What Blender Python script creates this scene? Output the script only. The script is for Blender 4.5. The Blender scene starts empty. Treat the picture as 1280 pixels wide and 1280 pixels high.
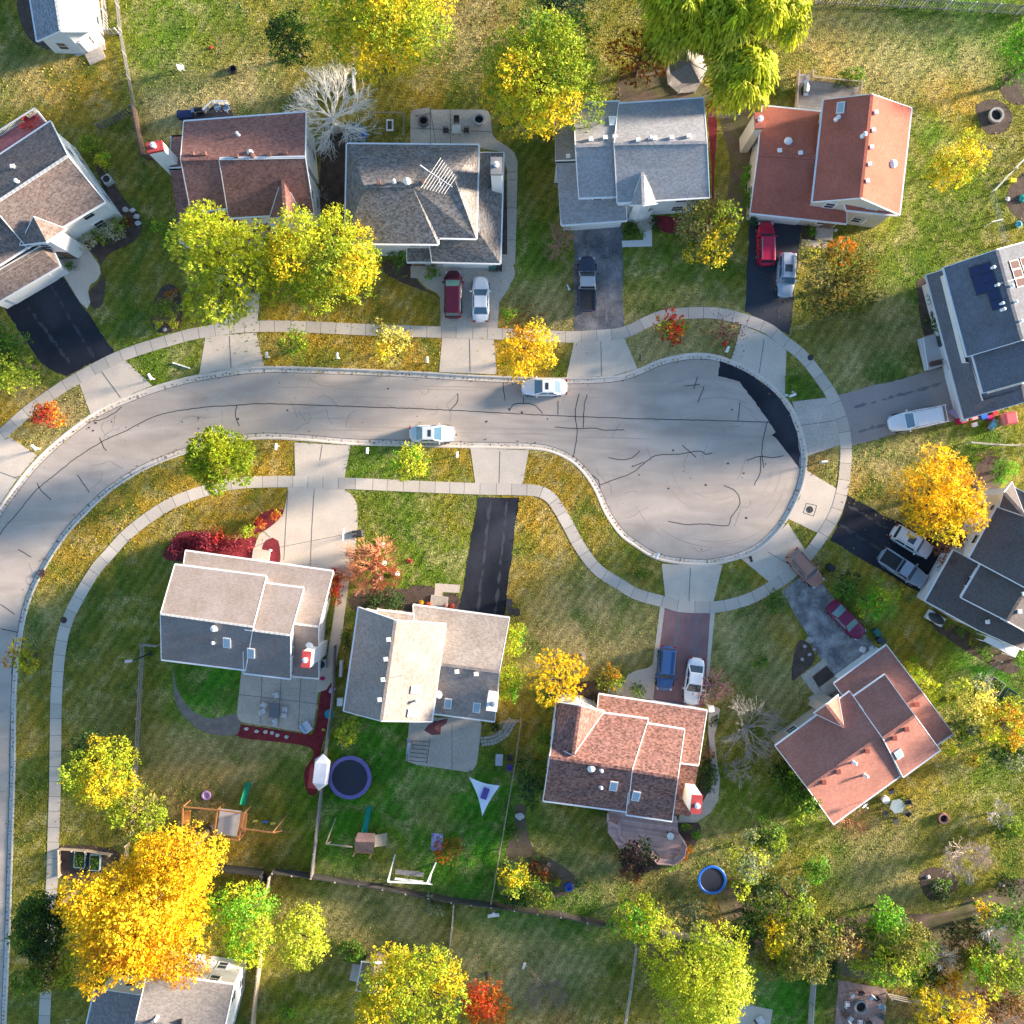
import bpy, math, random
import numpy as np
from mathutils import Vector, Matrix, geometry

S = bpy.context.scene
COL = S.collection
# ------------------------------------------------------------------ camera, sky, sun, exposure
CAM_H = 95.0                 # drone height, metres
PPM = 12.0                   # photograph pixels per metre of ground
cam_data = bpy.data.cameras.new('camera')
cam = bpy.data.objects.new('camera', cam_data); COL.objects.link(cam)
cam.location = (0, 0, CAM_H)
cam_data.sensor_width = 36.0
cam_data.lens = 18.0 / ((640 / PPM) / CAM_H)
cam_data.clip_start = 1.0
cam_data.clip_end = 2000.0
S.camera = cam

SUN_EL = math.radians(9.5)
SUN_X, SUN_Y = 0.965, 0.262
SUN_AZ = math.atan2(SUN_X, SUN_Y)
w = bpy.data.worlds.new('World'); S.world = w; w.use_nodes = True
wn = w.node_tree
bg = wn.nodes['Background']
sky = wn.nodes.new('ShaderNodeTexSky')
sky.sky_type = 'NISHITA'; sky.sun_disc = False
sky.ozone_density = 2.6; sky.dust_density = 0.4; sky.sun_elevation = SUN_EL; sky.sun_rotation = SUN_AZ
wn.links.new(sky.outputs['Color'], bg.inputs['Color'])
bg.inputs['Strength'].default_value = 0.092
sd = bpy.data.lights.new('sun', 'SUN'); sun = bpy.data.objects.new('sun', sd); COL.objects.link(sun)
sd.energy = 5.0; sd.angle = math.radians(9.0); sd.color = (1.0, 0.85, 0.67)
sv = Vector((math.cos(SUN_EL) * SUN_X, math.cos(SUN_EL) * SUN_Y, math.sin(SUN_EL)))
sun.rotation_euler = (-sv).to_track_quat('-Z', 'Y').to_euler()
sun.location = sv * 200
S.view_settings.view_transform = 'Standard'; S.view_settings.look = 'None'
S.view_settings.gamma = 1.0; S.view_settings.exposure = 2.3
S.cycles.max_bounces = 6; S.cycles.diffuse_bounces = 3; S.cycles.transmission_bounces = 3; S.cycles.transparent_max_bounces = 4

# ------------------------------------------------------------------ helpers
def W(px, py, z=0.0):
    """Photograph pixel seen at height z -> world point."""
    k = (CAM_H - z) / CAM_H / PPM
    return Vector(((px - 640) * k, (640 - py) * k, z))
def P2(pts, z=0.0): return [W(x, y, z) for x, y in pts]

OFF = {}
def tag(o, label=None, cat=None, group=None, kind=None):
    if label: o['label'] = label
    if cat: o['category'] = cat
    if group: o['group'] = group
    if kind: o['kind'] = kind
    return o
def thing(name, label, cat, loc=(0, 0, 0), rz=0.0, group=None):
    o = bpy.data.objects.new(name, None); COL.objects.link(o)
    o.empty_display_size = 0.2
    o.location = loc; o.rotation_euler = (0, 0, rz)
    OFF[o.name] = Vector(loc)
    return tag(o, label, cat, group)
def link(name, me, mats=(), parent=None, smooth=False):
    for m in mats: me.materials.append(m)
    o = bpy.data.objects.new(name, me); COL.objects.link(o)
    if parent is not None: o.parent = parent
    if smooth:
        me.polygons.foreach_set('use_smooth', [True] * len(me.polygons))
    return o

class MB:
    def __init__(self): self.v = []; self.f = []; self.m = []
    def add(self, vs, fs, mi=0):
        b = len(self.v); self.v += [tuple(p) for p in vs]
        self.f += [tuple(i + b for i in f) for f in fs]; self.m += [mi] * len(fs); return self
    def box(self, c, s, rz=0.0, mi=0, taper=1.0):
        x, y, z = s[0] / 2, s[1] / 2, s[2] / 2; ca, sa = math.cos(rz), math.sin(rz)
        vs = []
        for k, t in ((-z, 1.0), (z, taper)):
            for a, b in ((-x, -y), (x, -y), (x, y), (-x, y)):
                a *= t; b *= t
                vs.append((c[0] + a * ca - b * sa, c[1] + a * sa + b * ca, c[2] + k))
        return self.add(vs, [(3, 2, 1, 0), (4, 5, 6, 7), (0, 1, 5, 4), (1, 2, 6, 5), (2, 3, 7, 6), (3, 0, 4, 7)], mi)
    def beam(self, p, q, w, h=None, mi=0):
        h = h or w
        p, q = Vector(p), Vector(q); d = (q - p)
        if d.length < 1e-6: return self
        d.normalize(); s = d.cross(Vector((0, 0, 1)))
        if s.length < 1e-3: s = Vector((1, 0, 0))
        s.normalize(); u = s.cross(d)
        s = s * (w / 2); u = u * (h / 2)
        return self.add([p - s - u, p + s - u, p + s + u, p - s + u, q - s - u, q + s - u, q + s + u, q - s + u],
                        [(0, 1, 2, 3), (7, 6, 5, 4), (0, 4, 5, 1), (1, 5, 6, 2), (2, 6, 7, 3), (3, 7, 4, 0)], mi)
    def tube(self, p, q, r0, r1, n=6, mi=0, caps=True):
        p, q = Vector(p), Vector(q); d = q - p
        if d.length < 1e-6: return self
        d.normalize(); s = d.cross(Vector((0.13, 0.31, 1.0)))
        if s.length < 1e-3: s = Vector((1, 0, 0))
        s.normalize(); u = s.cross(d)
        vs = []
        for c, r in ((p, r0), (q, r1)):
            for i in range(n):
                a = 2 * math.pi * i / n
                vs.append(c + s * (r * math.cos(a)) + u * (r * math.sin(a)))
        fs = [(i, n + i, n + (i + 1) % n, (i + 1) % n) for i in range(n)]
        if caps: fs += [tuple(range(n)), tuple(range(2 * n - 1, n - 1, -1))]
        return self.add(vs, fs, mi)
    def lathe(self, prof, c=(0, 0, 0), n=20, mi=0):
        vs = []; fs = []
        for r, z in prof:
            for i in range(n):
                a = 2 * math.pi * i / n
                vs.append((c[0] + r * math.cos(a), c[1] + r * math.sin(a), c[2] + z))
        for k in range(len(prof) - 1):
            for i in range(n):
                j = (i + 1) % n
                fs.append((k * n + i, k * n + j, (k + 1) * n + j, (k + 1) * n + i))
        ring = tuple(prof[0]) == tuple(prof[-1])
        if prof[0][0] > 1e-4 and not ring: fs.append(tuple(range(n - 1, -1, -1)))
        if prof[-1][0] > 1e-4 and not ring: fs.append(tuple(range((len(prof) - 1) * n, len(prof) * n)))
        return self.add(vs, fs, mi)
    def prism(self, pts, z0, z1, mi=0):
        a = sum(p[0] * q[1] - q[0] * p[1] for p, q in zip(pts, pts[1:] + pts[:1]))
        if a < 0: pts = pts[::-1]
        n = len(pts)
        tri = geometry.tessellate_polygon([[Vector((p[0], p[1], 0)) for p in pts]])
        vs = [(p[0], p[1], z1) for p in pts] + [(p[0], p[1], z0) for p in pts]
        fs = []
        for t in tri:
            A, B, C = (Vector(vs[i]) for i in t)
            if (B - A).cross(C - A).z < 0: t = t[::-1]
            fs.append(tuple(t))
        fs += [(n + i, n + (i + 1) % n, (i + 1) % n, i) for i in range(n)]
        return self.add(vs, fs, mi)
    def blob(self, c, r, rng, n=10, m=6, bump=0.12, mi=0, half=False):
        """rounded lump with a slightly uneven surface (rocks, cushions, sacks)"""
        prof = []
        vs = []; fs = []
        for k in range(m + 1):
            t = math.pi * k / m if not half else math.pi / 2 * k / m
            for i in range(n):
                a = 2 * math.pi * i / n; q = 1 + rng.uniform(-bump, bump)
                vs.append((c[0] + r[0] * math.sin(t) * math.cos(a) * q, c[1] + r[1] * math.sin(t) * math.sin(a) * q, c[2] + r[2] * math.cos(t) * q))
        for k in range(m):
            for i in range(n):
                j = (i + 1) % n
                fs.append((k * n + i, (k + 1) * n + i, (k + 1) * n + j, k * n + j))
        return self.add(vs, fs, mi)
    def obj(self, name, mats, parent=None, smooth=False, local=False):
        me = bpy.data.meshes.new(name)
        off = OFF.get(parent.name) if parent is not None else None
        vs = self.v
        if off is not None and not local:
            vs = [(x - off.x, y - off.y, z - off.z) for x, y, z in vs]
        me.from_pydata(vs, [], self.f)
        if not isinstance(mats, (list, tuple)): mats = [mats]
        if len(mats) > 1: me.polygons.foreach_set('material_index', self.m)
        me.update()
        o = link(name, me, mats, parent, smooth)
        if off is not None: OFF[o.name] = off
        return o

# ------------------------------------------------------------------ materials
MATS = {}
def M(name, col, rough=0.8, var=0.16, scale=1.2, fine=9.0, bump=0.0, metal=0.0, spec=0.4, col2=None, coat=0.0, attr=None, transl=0.0, bscale=14.0):
    if name in MATS: return MATS[name]
    m = bpy.data.materials.new(name); m.use_nodes = True
    nt = m.node_tree; N = nt.nodes; L = nt.links
    b = N['Principled BSDF']
    b.inputs['Roughness'].default_value = rough; b.inputs['Metallic'].default_value = metal
    b.inputs['Specular IOR Level'].default_value = spec
    b.inputs['Coat Weight'].default_value = coat
    geo = N.new('ShaderNodeNewGeometry')
    def noise(sc, det=3.0):
        n = N.new('ShaderNodeTexNoise'); n.inputs['Scale'].default_value = sc; n.inputs['Detail'].default_value = det
        L.new(geo.outputs['Position'], n.inputs['Vector']); return n
    n1, n2 = noise(scale), noise(fine, 2.0)
    add = N.new('ShaderNodeMath'); add.operation = 'ADD'; L.new(n1.outputs['Fac'], add.inputs[0]); L.new(n2.outputs['Fac'], add.inputs[1])
    mr = N.new('ShaderNodeMapRange'); mr.inputs['From Min'].default_value = 0.62; mr.inputs['From Max'].default_value = 1.38
    mr.inputs['To Min'].default_value = 1 - var; mr.inputs['To Max'].default_value = 1 + var
    L.new(add.outputs[0], mr.inputs['Value'])
    base = None
    if attr:
        a = N.new('ShaderNodeAttribute'); a.attribute_name = attr; base = a.outputs['Color']
    elif col2:
        mx = N.new('ShaderNodeMix'); mx.data_type = 'RGBA'
        mx.inputs['A'].default_value = (*col, 1); mx.inputs['B'].default_value = (*col2, 1)
        n3 = noise(scale * 0.6, 4.0); cr = N.new('ShaderNodeMapRange'); cr.inputs['From Min'].default_value = 0.4; cr.inputs['From Max'].default_value = 0.6
        L.new(n3.outputs['Fac'], cr.inputs['Value']); L.new(cr.outputs[0], mx.inputs['Factor']); base = mx.outputs['Result']
    hs = N.new('ShaderNodeVectorMath'); hs.operation = 'SCALE'
    if base is None:
        hs.inputs[0].default_value = col
    else: L.new(base, hs.inputs[0])
    L.new(mr.outputs[0], hs.inputs['Scale'])
    L.new(hs.outputs['Vector'], b.inputs['Base Color'])
    if bump:
        bp = N.new('ShaderNodeBump'); bp.inputs['Strength'].default_value = bump; bp.inputs['Distance'].default_value = 0.05
        n4 = noise(bscale, 3.0); L.new(n4.outputs['Fac'], bp.inputs['Height']); L.new(bp.outputs['Normal'], b.inputs['Normal'])
    if transl:
        t = N.new('ShaderNodeBsdfTranslucent'); L.new(hs.outputs['Vector'], t.inputs['Color'])
        mix = N.new('ShaderNodeMixShader'); mix.inputs[0].default_value = transl
        L.new(b.outputs[0], mix.inputs[1]); L.new(t.outputs[0], mix.inputs[2]); L.new(mix.outputs[0], N['Material Output'].inputs['Surface'])
    MATS[name] = m; return m

def shingle(name, col, col2=None, speck=0.35):
    """asphalt shingles: courses follow the height, tabs vary, weathering in soft patches"""
    if name in MATS: return MATS[name]
    m = bpy.data.materials.new(name); m.use_nodes = True
    nt = m.node_tree; N = nt.nodes; L = nt.links; b = N['Principled BSDF']
    b.inputs['Roughness'].default_value = 0.9; b.inputs['Specular IOR Level'].default_value = 0.2
    geo = N.new('ShaderNodeNewGeometry'); sep = N.new('ShaderNodeSeparateXYZ'); L.new(geo.outputs['Position'], sep.inputs[0])
    def mth(op, a, bb):
        n = N.new('ShaderNodeMath'); n.operation = op
        for i, v in enumerate((a, bb)):
            if isinstance(v, (int, float)): n.inputs[i].default_value = v
            else: L.new(v, n.inputs[i])
        return n.outputs[0]
    course = mth('FLOOR', mth('MULTIPLY', sep.outputs['Z'], 13.0), 0)
    cb = N.new('ShaderNodeCombineXYZ')
    L.new(mth('MULTIPLY', sep.outputs['X'], 3.2), cb.inputs[0]); L.new(mth('MULTIPLY', sep.outputs['Y'], 3.2), cb.inputs[1]); L.new(mth('MULTIPLY', course, 7.31), cb.inputs[2])
    vo = N.new('ShaderNodeTexNoise'); vo.inputs['Scale'].default_value = 1.0; vo.inputs['Detail'].default_value = 2.0; L.new(cb.outputs[0], vo.inputs['Vector'])
    n1 = N.new('ShaderNodeTexNoise'); n1.inputs['Scale'].default_value = 0.45; n1.inputs['Detail'].default_value = 4; L.new(geo.outputs['Position'], n1.inputs['Vector'])
    n2 = N.new('ShaderNodeTexNoise'); n2.inputs['Scale'].default_value = 11.0; n2.inputs['Detail'].default_value = 2; L.new(geo.outputs['Position'], n2.inputs['Vector'])
    def mr(v, lo, hi, a, c):
        n = N.new('ShaderNodeMapRange'); n.inputs['From Min'].default_value = lo; n.inputs['From Max'].default_value = hi
        n.inputs['To Min'].default_value = a; n.inputs['To Max'].default_value = c; L.new(v, n.inputs['Value']); return n.outputs[0]
    f = mth('MULTIPLY', mth('MULTIPLY', mr(vo.outputs['Fac'], 0.35, 0.65, 1 - speck, 1 + speck), mr(n2.outputs['Fac'], 0.3, 0.7, 1 - speck * 0.6, 1 + speck * 0.6)), mr(n1.outputs['Fac'], 0.35, 0.65, 0.88, 1.12))
    mx = N.new('ShaderNodeMix'); mx.data_type = 'RGBA'
    c2 = col2 or tuple(c * 0.8 for c in col)
    mx.inputs['A'].default_value = (*col, 1); mx.inputs['B'].default_value = (*c2, 1); L.new(mr(n1.outputs['Fac'], 0.4, 0.62, 0, 1), mx.inputs['Factor'])
    hs = N.new('ShaderNodeVectorMath'); hs.operation = 'SCALE'; L.new(mx.outputs['Result'], hs.inputs[0]); L.new(f, hs.inputs['Scale'])
    L.new(hs.outputs['Vector'], b.inputs['Base Color'])
    bp = N.new('ShaderNodeBump'); bp.inputs['Strength'].default_value = 0.5; bp.inputs['Distance'].default_value = 0.03
    L.new(mth('ADD', mth('FRACT', mth('MULTIPLY', sep.outputs['Z'], -13.0), 0), vo.outputs['Fac']), bp.inputs['Height']); L.new(bp.outputs['Normal'], b.inputs['Normal'])
    MATS[name] = m; return m

def siding(name, col):
    """lapped siding: thin shadowed laps every 0.2 m of height"""
    if name in MATS: return MATS[name]
    m = M(name, col, rough=0.6, var=0.05); nt = m.node_tree; N = nt.nodes; L = nt.links
    geo = N.new('ShaderNodeNewGeometry'); sep = N.new('ShaderNodeSeparateXYZ'); L.new(geo.outputs['Position'], sep.inputs[0])
    a = N.new('ShaderNodeMath'); a.operation = 'MULTIPLY'; a.inputs[1].default_value = 5.0; L.new(sep.outputs['Z'], a.inputs[0])
    fr = N.new('ShaderNodeMath'); fr.operation = 'FRACT'; L.new(a.outputs[0], fr.inputs[0])
    bp = N.new('ShaderNodeBump'); bp.inputs['Strength'].default_value = 0.6; bp.inputs['Distance'].default_value = 0.03; bp.invert = True
    L.new(fr.outputs[0], bp.inputs['Height']); L.new(bp.outputs['Normal'], N['Principled BSDF'].inputs['Normal'])
    return m

WHITE = M('white_paint', (0.80, 0.79, 0.77), 0.55, 0.05)
GLASS = M('dark_glass', (0.03, 0.04, 0.055), 0.06, 0.1, spec=0.8)
CONC = M('concrete', (0.60, 0.50, 0.405), 0.9, 0.13, 0.5, 6.0, bump=0.15)
CONC_OLD = M('old_concrete', (0.50, 0.43, 0.36), 0.9, 0.22, 0.45, 4.0, bump=0.15)
MULCH = M('mulch', (0.095, 0.064, 0.050), 0.95, 0.55, 1.5, 12.0, bump=0.8)
REDMULCH = M('red_mulch', (0.20, 0.022, 0.03), 0.95, 0.5, 1.5, 12.0, bump=0.8)
STONE = M('pale_stone', (0.42, 0.39, 0.36), 0.85, 0.25, 2.0, 8.0, bump=0.3)
BARK = M('bark', (0.10, 0.07, 0.05), 0.9, 0.3, 3.0, 14.0, bump=0.5)
BLACK = M('black_plastic', (0.02, 0.02, 0.022), 0.5, 0.2)
RUBBER = M('rubber', (0.018, 0.018, 0.018), 0.85, 0.2)
STEEL = M('steel', (0.45, 0.46, 0.48), 0.35, 0.1, metal=0.8)
DARKMETAL = M('dark_metal', (0.05, 0.05, 0.055), 0.45, 0.2, metal=0.3)
CEDAR = M('cedar', (0.34, 0.15, 0.06), 0.75, 0.25, 2.0, 10.0)
GREYWOOD = M('grey_wood', (0.27, 0.24, 0.23), 0.85, 0.3, 2.0, 10.0)
BROWNWOOD = M('brown_wood', (0.17, 0.11, 0.085), 0.85, 0.3, 2.0, 10.0)
TANWOOD = M('tan_wood', (0.40, 0.31, 0.22), 0.8, 0.25, 2.0, 10.0)
GREENPLASTIC = M('green_plastic', (0.01, 0.26, 0.12), 0.4, 0.12)
BLUEPLASTIC = M('blue_plastic', (0.02, 0.13, 0.55), 0.4, 0.12)
REDPAINT = M('red_paint', (0.40, 0.05, 0.05), 0.6, 0.15)
LEAF = M('leaves', (1, 1, 1), 0.65, 0.12, spec=0.25, attr='tint', transl=0.34)
GRASSBLADE = M('grass_blades', (1, 1, 1), 0.75, 0.10, spec=0.15, attr='tint', transl=0.25)
# ------------------------------------------------------------------ the setting: lawn, road, kerb, pavements
def smooth(pts, closed=False, step=0.35):
    """Catmull-Rom through 2D points"""
    n = len(pts); out = []
    P = [np.array(p[:2], float) for p in pts]
    for i in range(n if closed else n - 1):
        p0 = P[(i - 1) % n] if closed or i > 0 else P[0] * 2 - P[1]
        p1 = P[i]; p2 = P[(i + 1) % n]
        p3 = P[(i + 2) % n] if closed or i + 2 < n else P[-1] * 2 - P[-2]
        k = max(1, int(np.linalg.norm(p2 - p1) / step))
        for j in range(k):
            t = j / k
            out.append(0.5 * ((2 * p1) + (-p0 + p2) * t + (2 * p0 - 5 * p1 + 4 * p2 - p3) * t * t + (-p0 + 3 * p1 - 3 * p2 + p3) * t ** 3))
    if not closed: out.append(P[-1])
    return out
def normals(pts, closed=False):
    A = np.array(pts); n = len(A)
    nx = np.roll(A, -1, 0); pv = np.roll(A, 1, 0)
    if not closed: nx[-1] = A[-1]; pv[0] = A[0]
    d = nx - pv; d /= np.maximum(np.linalg.norm(d, axis=1, keepdims=True), 1e-9)
    return np.stack([-d[:, 1], d[:, 0]], 1)      # left of travel
def inside(px, py, poly):
    """vectorised point in polygon"""
    r = np.zeros(len(px), bool); n = len(poly)
    for i in range(n):
        x0, y0 = poly[i][:2]; x1, y1 = poly[(i + 1) % n][:2]
        if y0 == y1: continue
        c = ((y0 > py) != (y1 > py)) & (px < (x1 - x0) * (py - y0) / (y1 - y0) + x0)
        r ^= c
    return r

ROAD_N = [(-100, 1500), (-88, 1300), (-80, 1100), (-78, 960), (-72, 850), (-58, 760), (-34, 690), (0, 632), (48, 571), (113, 518), (170, 491), (219, 475), (268, 465), (330, 458), (420, 460), (516, 464), (580, 468), (650, 471), (707, 472), (764, 470), (795, 462), (820, 451), (846, 444), (872, 441), (898, 444), (931, 457), (958, 474), (977, 491), (992, 511), (1003, 538), (1009, 568), (1006, 600), (995, 630), (975, 663), (944, 690), (900, 705), (860, 706), (820, 699), (790, 681), (774, 668), (756, 642), (743, 613), (729, 592), (713, 577), (690, 566), (668, 562), (640, 561), (585, 560), (510, 558), (438, 556), (380, 551), (325, 549), (270, 556), (224, 570), (180, 588), (139, 614), (111, 640), (85, 668), (59, 707), (39, 748), (28, 795), (22, 846), (20, 898), (19, 965), (17, 1027), (13, 1156), (8, 1280), (4, 1380), (0, 1500)]
road_px = smooth(ROAD_N, False, 5.0)
road_w = [np.array(W(*p)[:2]) for p in road_px]           # closed by the straight end far outside the frame
ZR = -0.13                                               # road surface, below the lawn

# --- polygons of hard ground (photograph pixels), used for building and to keep grass off them
ASPHALT = {   # name: (polygon, material key)
    'a1': ([(5, 386), (73, 338), (143, 440), (84, 470), (66, 463), (52, 454), (34, 428)], 'new'),
    'a2': ([(717, 276), (778, 276), (779, 409), (750, 414), (718, 415)], 'worn'),
    'a3': ([(937, 270), (1003, 276), (987, 419), (960, 404), (931, 390)], 'blue'),
    'a4': ([(1046, 494), (1120, 475), (1192, 455), (1210, 523), (1130, 540), (1064, 557), (1058, 525)], 'grey'),
    'a5': ([(1060, 619), (1097, 640), (1197, 690), (1160, 747), (1037, 675), (1050, 650)], 'new'),
    'a6': ([(977, 739), (1012, 712), (1032, 735), (1062, 772), (1092, 806), (1045, 845), (1024, 822), (1010, 795)], 'gravel'),
    'a7': ([(831, 761), (888, 765), (880, 884), (816, 876)], 'mauve'),
    'a8': ([(598, 622), (649, 622), (640, 690), (630, 774), (573, 766), (588, 680)], 'new'),
}
CONCRETE = {
    'c0': [(-60, 560), (0, 552), (13, 547), (46, 569), (20, 600), (0, 630), (-40, 690)],
    'c1': [(99, 479), (155, 449), (190, 482), (170, 490), (113, 517)],
    'c2': [(257, 420), (320, 416), (330, 457), (268, 464), (249, 468)],
    'c2b': [(264, 411), (321, 406), (334, 290), (272, 290)],
    'c3': [(553, 420), (617, 422), (621, 468), (549, 465)],
    'c3b': [(551, 410), (550, 372), (546, 366), (533, 360), (523, 350), (518, 338), (512, 325), (540, 318), (640, 318), (644, 344), (636, 360), (624, 378), (622, 412)],
    'c3c': [(513, 185), (513, 143), (515, 139), (519, 137), (605, 137), (610, 139), (613, 144), (615, 167), (621, 175), (634, 183), (643, 191), (647, 202), (646, 260), (644, 330), (634, 330), (634, 214), (628, 190), (600, 185)],
    'c4': [(718, 425), (779, 420), (797, 461), (765, 470), (708, 472)],
    'c5': [(927, 406), (960, 420), (983, 438), (981, 494), (958, 474), (931, 457), (914, 450)],
    'c6': [(990, 502), (1034, 497), (1049, 530), (1051, 556), (1009, 570), (1003, 538)],
    'c7': [(1008, 588), (1048, 612), (1042, 640), (1024, 667), (984, 648), (1000, 622)],
    'c8': [(985, 654), (1008, 690), (990, 718), (962, 728), (926, 698), (955, 682)],
    'c9': [(827, 705), (860, 706), (903, 706), (892, 752), (860, 756), (832, 750)],
    'c9b': [(825, 758), (831, 759), (816, 876), (811, 872)],
    'c9c': [(888, 763), (894, 763), (886, 845), (880, 884)],
    'c9d': [(818, 828), (810, 835), (796, 838), (785, 843), (779, 855), (778, 872), (796, 872), (812, 874)],
    'c10': [(588, 560), (661, 563), (653, 607), (594, 604)],
    'c10b': [(544, 729), (575, 731), (574, 741), (553, 740), (551, 762), (542, 762)],
    'c11': [(368, 553), (438, 557), (430, 599), (369, 597)],
    'c11b': [(360, 608), (429, 611), (440, 619), (446, 630), (447, 655), (440, 722), (318, 704), (318, 684), (324, 668), (336, 660), (346, 652), (354, 642), (358, 625)],
    'c11c': [(424, 722), (437, 722), (428, 790), (416, 850), (408, 862), (396, 866), (396, 840), (408, 830), (414, 790)],
    'c12': [(302, 836), (296, 893), (298, 899), (303, 903), (384, 916), (389, 914), (392, 908), (401, 842)],
    'c13': [(512, 898), (507, 951), (522, 956), (585, 965), (592, 962), (596, 955), (602, 908), (600, 896)],
    'c14': [(804, 270), (815, 270), (815, 308), (778, 309), (777, 301), (804, 300)],
    'c15': [(1027, 280), (1036, 281), (1033, 311), (1002, 307), (1002, 299), (1024, 301)],
    'c16': [(78, 326), (90, 312), (106, 305), (124, 331), (126, 341), (122, 350), (113, 356), (110, 364), (113, 378), (109, 386), (100, 378), (80, 345)],
    'c17': [(1001, 845), (1030, 823), (1035, 830), (1015, 846), (1026, 864), (1040, 858), (1062, 842), (1066, 858), (1022, 890), (1010, 872), (1018, 868)],
    'c18': [(886, 880), (900, 886), (897, 905), (893, 920), (896, 950), (900, 972), (898, 1000), (888, 1016), (870, 1028), (846, 1028), (850, 1018), (872, 1014), (888, 985), (888, 940), (885, 915)],
}
BEDS = {
    'b1': ([(230, 664), (214, 676), (210, 700), (316, 702), (320, 672), (290, 676), (262, 668)], 'red'),
    'b2': ([(330, 702), (328, 684), (333, 675), (341, 672), (348, 676), (350, 684), (349, 704)], 'red'),
    'b3': ([(316, 668), (318, 652), (330, 640), (348, 636), (356, 638), (352, 650), (336, 660)], 'red'),
    'b4': ([(296, 905), (390, 918), (394, 910), (402, 862), (412, 856), (420, 862), (400, 945), (396, 992), (384, 990), (380, 965), (388, 935), (300, 922), (290, 912)], 'red'),
    'b5': ([(216, 835), (219, 876), (232, 898), (258, 916), (296, 918), (296, 893), (262, 898), (238, 886), (222, 862)], 'bark'),
    'b6': ([(205, 356), (222, 360), (228, 385), (225, 408), (205, 417), (190, 408), (192, 380)], 'bark'),
    'b7': ([(100, 306), (160, 262), (178, 278), (170, 300), (136, 318), (126, 335), (132, 350), (128, 380), (118, 386), (112, 378), (113, 362), (126, 350), (128, 338), (118, 318)], 'bark'),
    'b8': ([(115, 185), (130, 200), (140, 225), (158, 252), (168, 266), (150, 270), (125, 225)], 'bark'),
    'b9': ([(22, 0), (26, 28), (38, 50), (58, 62), (66, 62), (60, 40), (46, 0)], 'bark'),
    'b10': ([(405, 170), (434, 178), (432, 305), (396, 280), (400, 220)], 'bark'),
    'b11': ([(630, 195), (635, 330), (626, 330), (622, 200)], 'bark'),
    'b12': ([(775, 98), (806, 88), (845, 84), (885, 110), (884, 130), (778, 132)], 'bark'),
    'b13': ([(884, 130), (896, 150), (893, 250), (915, 270), (890, 292), (830, 290), (820, 270), (886, 262)], 'red'),
    'b14': ([(898, 130), (946, 140), (938, 268), (910, 268), (912, 200)], 'bark'),
    'b15': ([(1220, 132), (1240, 124), (1258, 132), (1266, 148), (1256, 164), (1238, 168), (1226, 156)], 'bark'),
    'b16': ([(1290, 215), (1268, 226), (1258, 246), (1262, 262), (1290, 282)], 'bark'),
    'b17': ([(1160, 352), (1146, 352), (1156, 420), (1182, 416), (1176, 380)], 'bark'),
    'b18': ([(1004, 300), (1023, 302), (1026, 281), (1003, 277)], 'bark'),
    'b19': ([(1216, 606), (1222, 580), (1238, 570), (1252, 576), (1254, 600), (1240, 622), (1222, 630)], 'bark'),
    'b20': ([(1172, 770), (1240, 806), (1278, 830), (1262, 842), (1222, 822), (1168, 786)], 'bark'),
    'b21': ([(1000, 800), (1014, 808), (1018, 826), (1002, 842), (990, 850), (992, 820)], 'bark'),
    'b22': ([(1016, 846), (1030, 832), (1044, 844), (1040, 856), (1026, 862)], 'bark'),
    'b23': ([(512, 733), (543, 735), (541, 760), (514, 752)], 'bark'),
    'b24': ([(555, 742), (573, 745), (573, 766), (553, 760)], 'bark'),
    'b25': ([(443, 740), (514, 738), (516, 768), (446, 766)], 'bark'),
    'b26': ([(644, 1006), (658, 1008), (658, 1030), (668, 1062), (700, 1080), (722, 1100), (712, 1116), (680, 1124), (624, 1118), (634, 1060), (642, 1030)], 'bark'),
    'b27': ([(846, 1028), (874, 1030), (872, 1050), (850, 1078), (826, 1086), (806, 1082)], 'bark'),
    'b28': ([(73, 1058), (146, 1064), (150, 1100), (72, 1096)], 'bark'),
    'b29': ([(1148, 1096), (1166, 1084), (1192, 1092), (1196, 1110), (1164, 1126)], 'bark'),
    'b30': ([(1040, 1150), (1180, 1140), (1215, 1120), (1300, 1110), (1300, 1290), (1200, 1290), (1170, 1240), (1100, 1225), (1030, 1210)], 'bark'),
    'b31': ([(900, 1110), (960, 1120), (1020, 1160), (1040, 1200), (990, 1215), (930, 1190), (905, 1150)], 'bark'),
    'b32': ([(518, 345), (533, 362), (548, 370), (500, 352), (480, 340), (482, 325), (512, 325)], 'bark'),
    'b33': ([(690, 862), (752, 850), (780, 872), (750, 890), (700, 882)], 'bark'),
    'b34': ([(885, 915), (892, 920), (892, 960), (884, 1005), (872, 1012), (868, 1000), (880, 950)], 'bark'),
    'b35': ([(1250, 100), (1290, 80), (1290, 125), (1262, 128)], 'bark'),
}
HARD = [v[0] for v in ASPHALT.values()] + list(CONCRETE.values())
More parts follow.
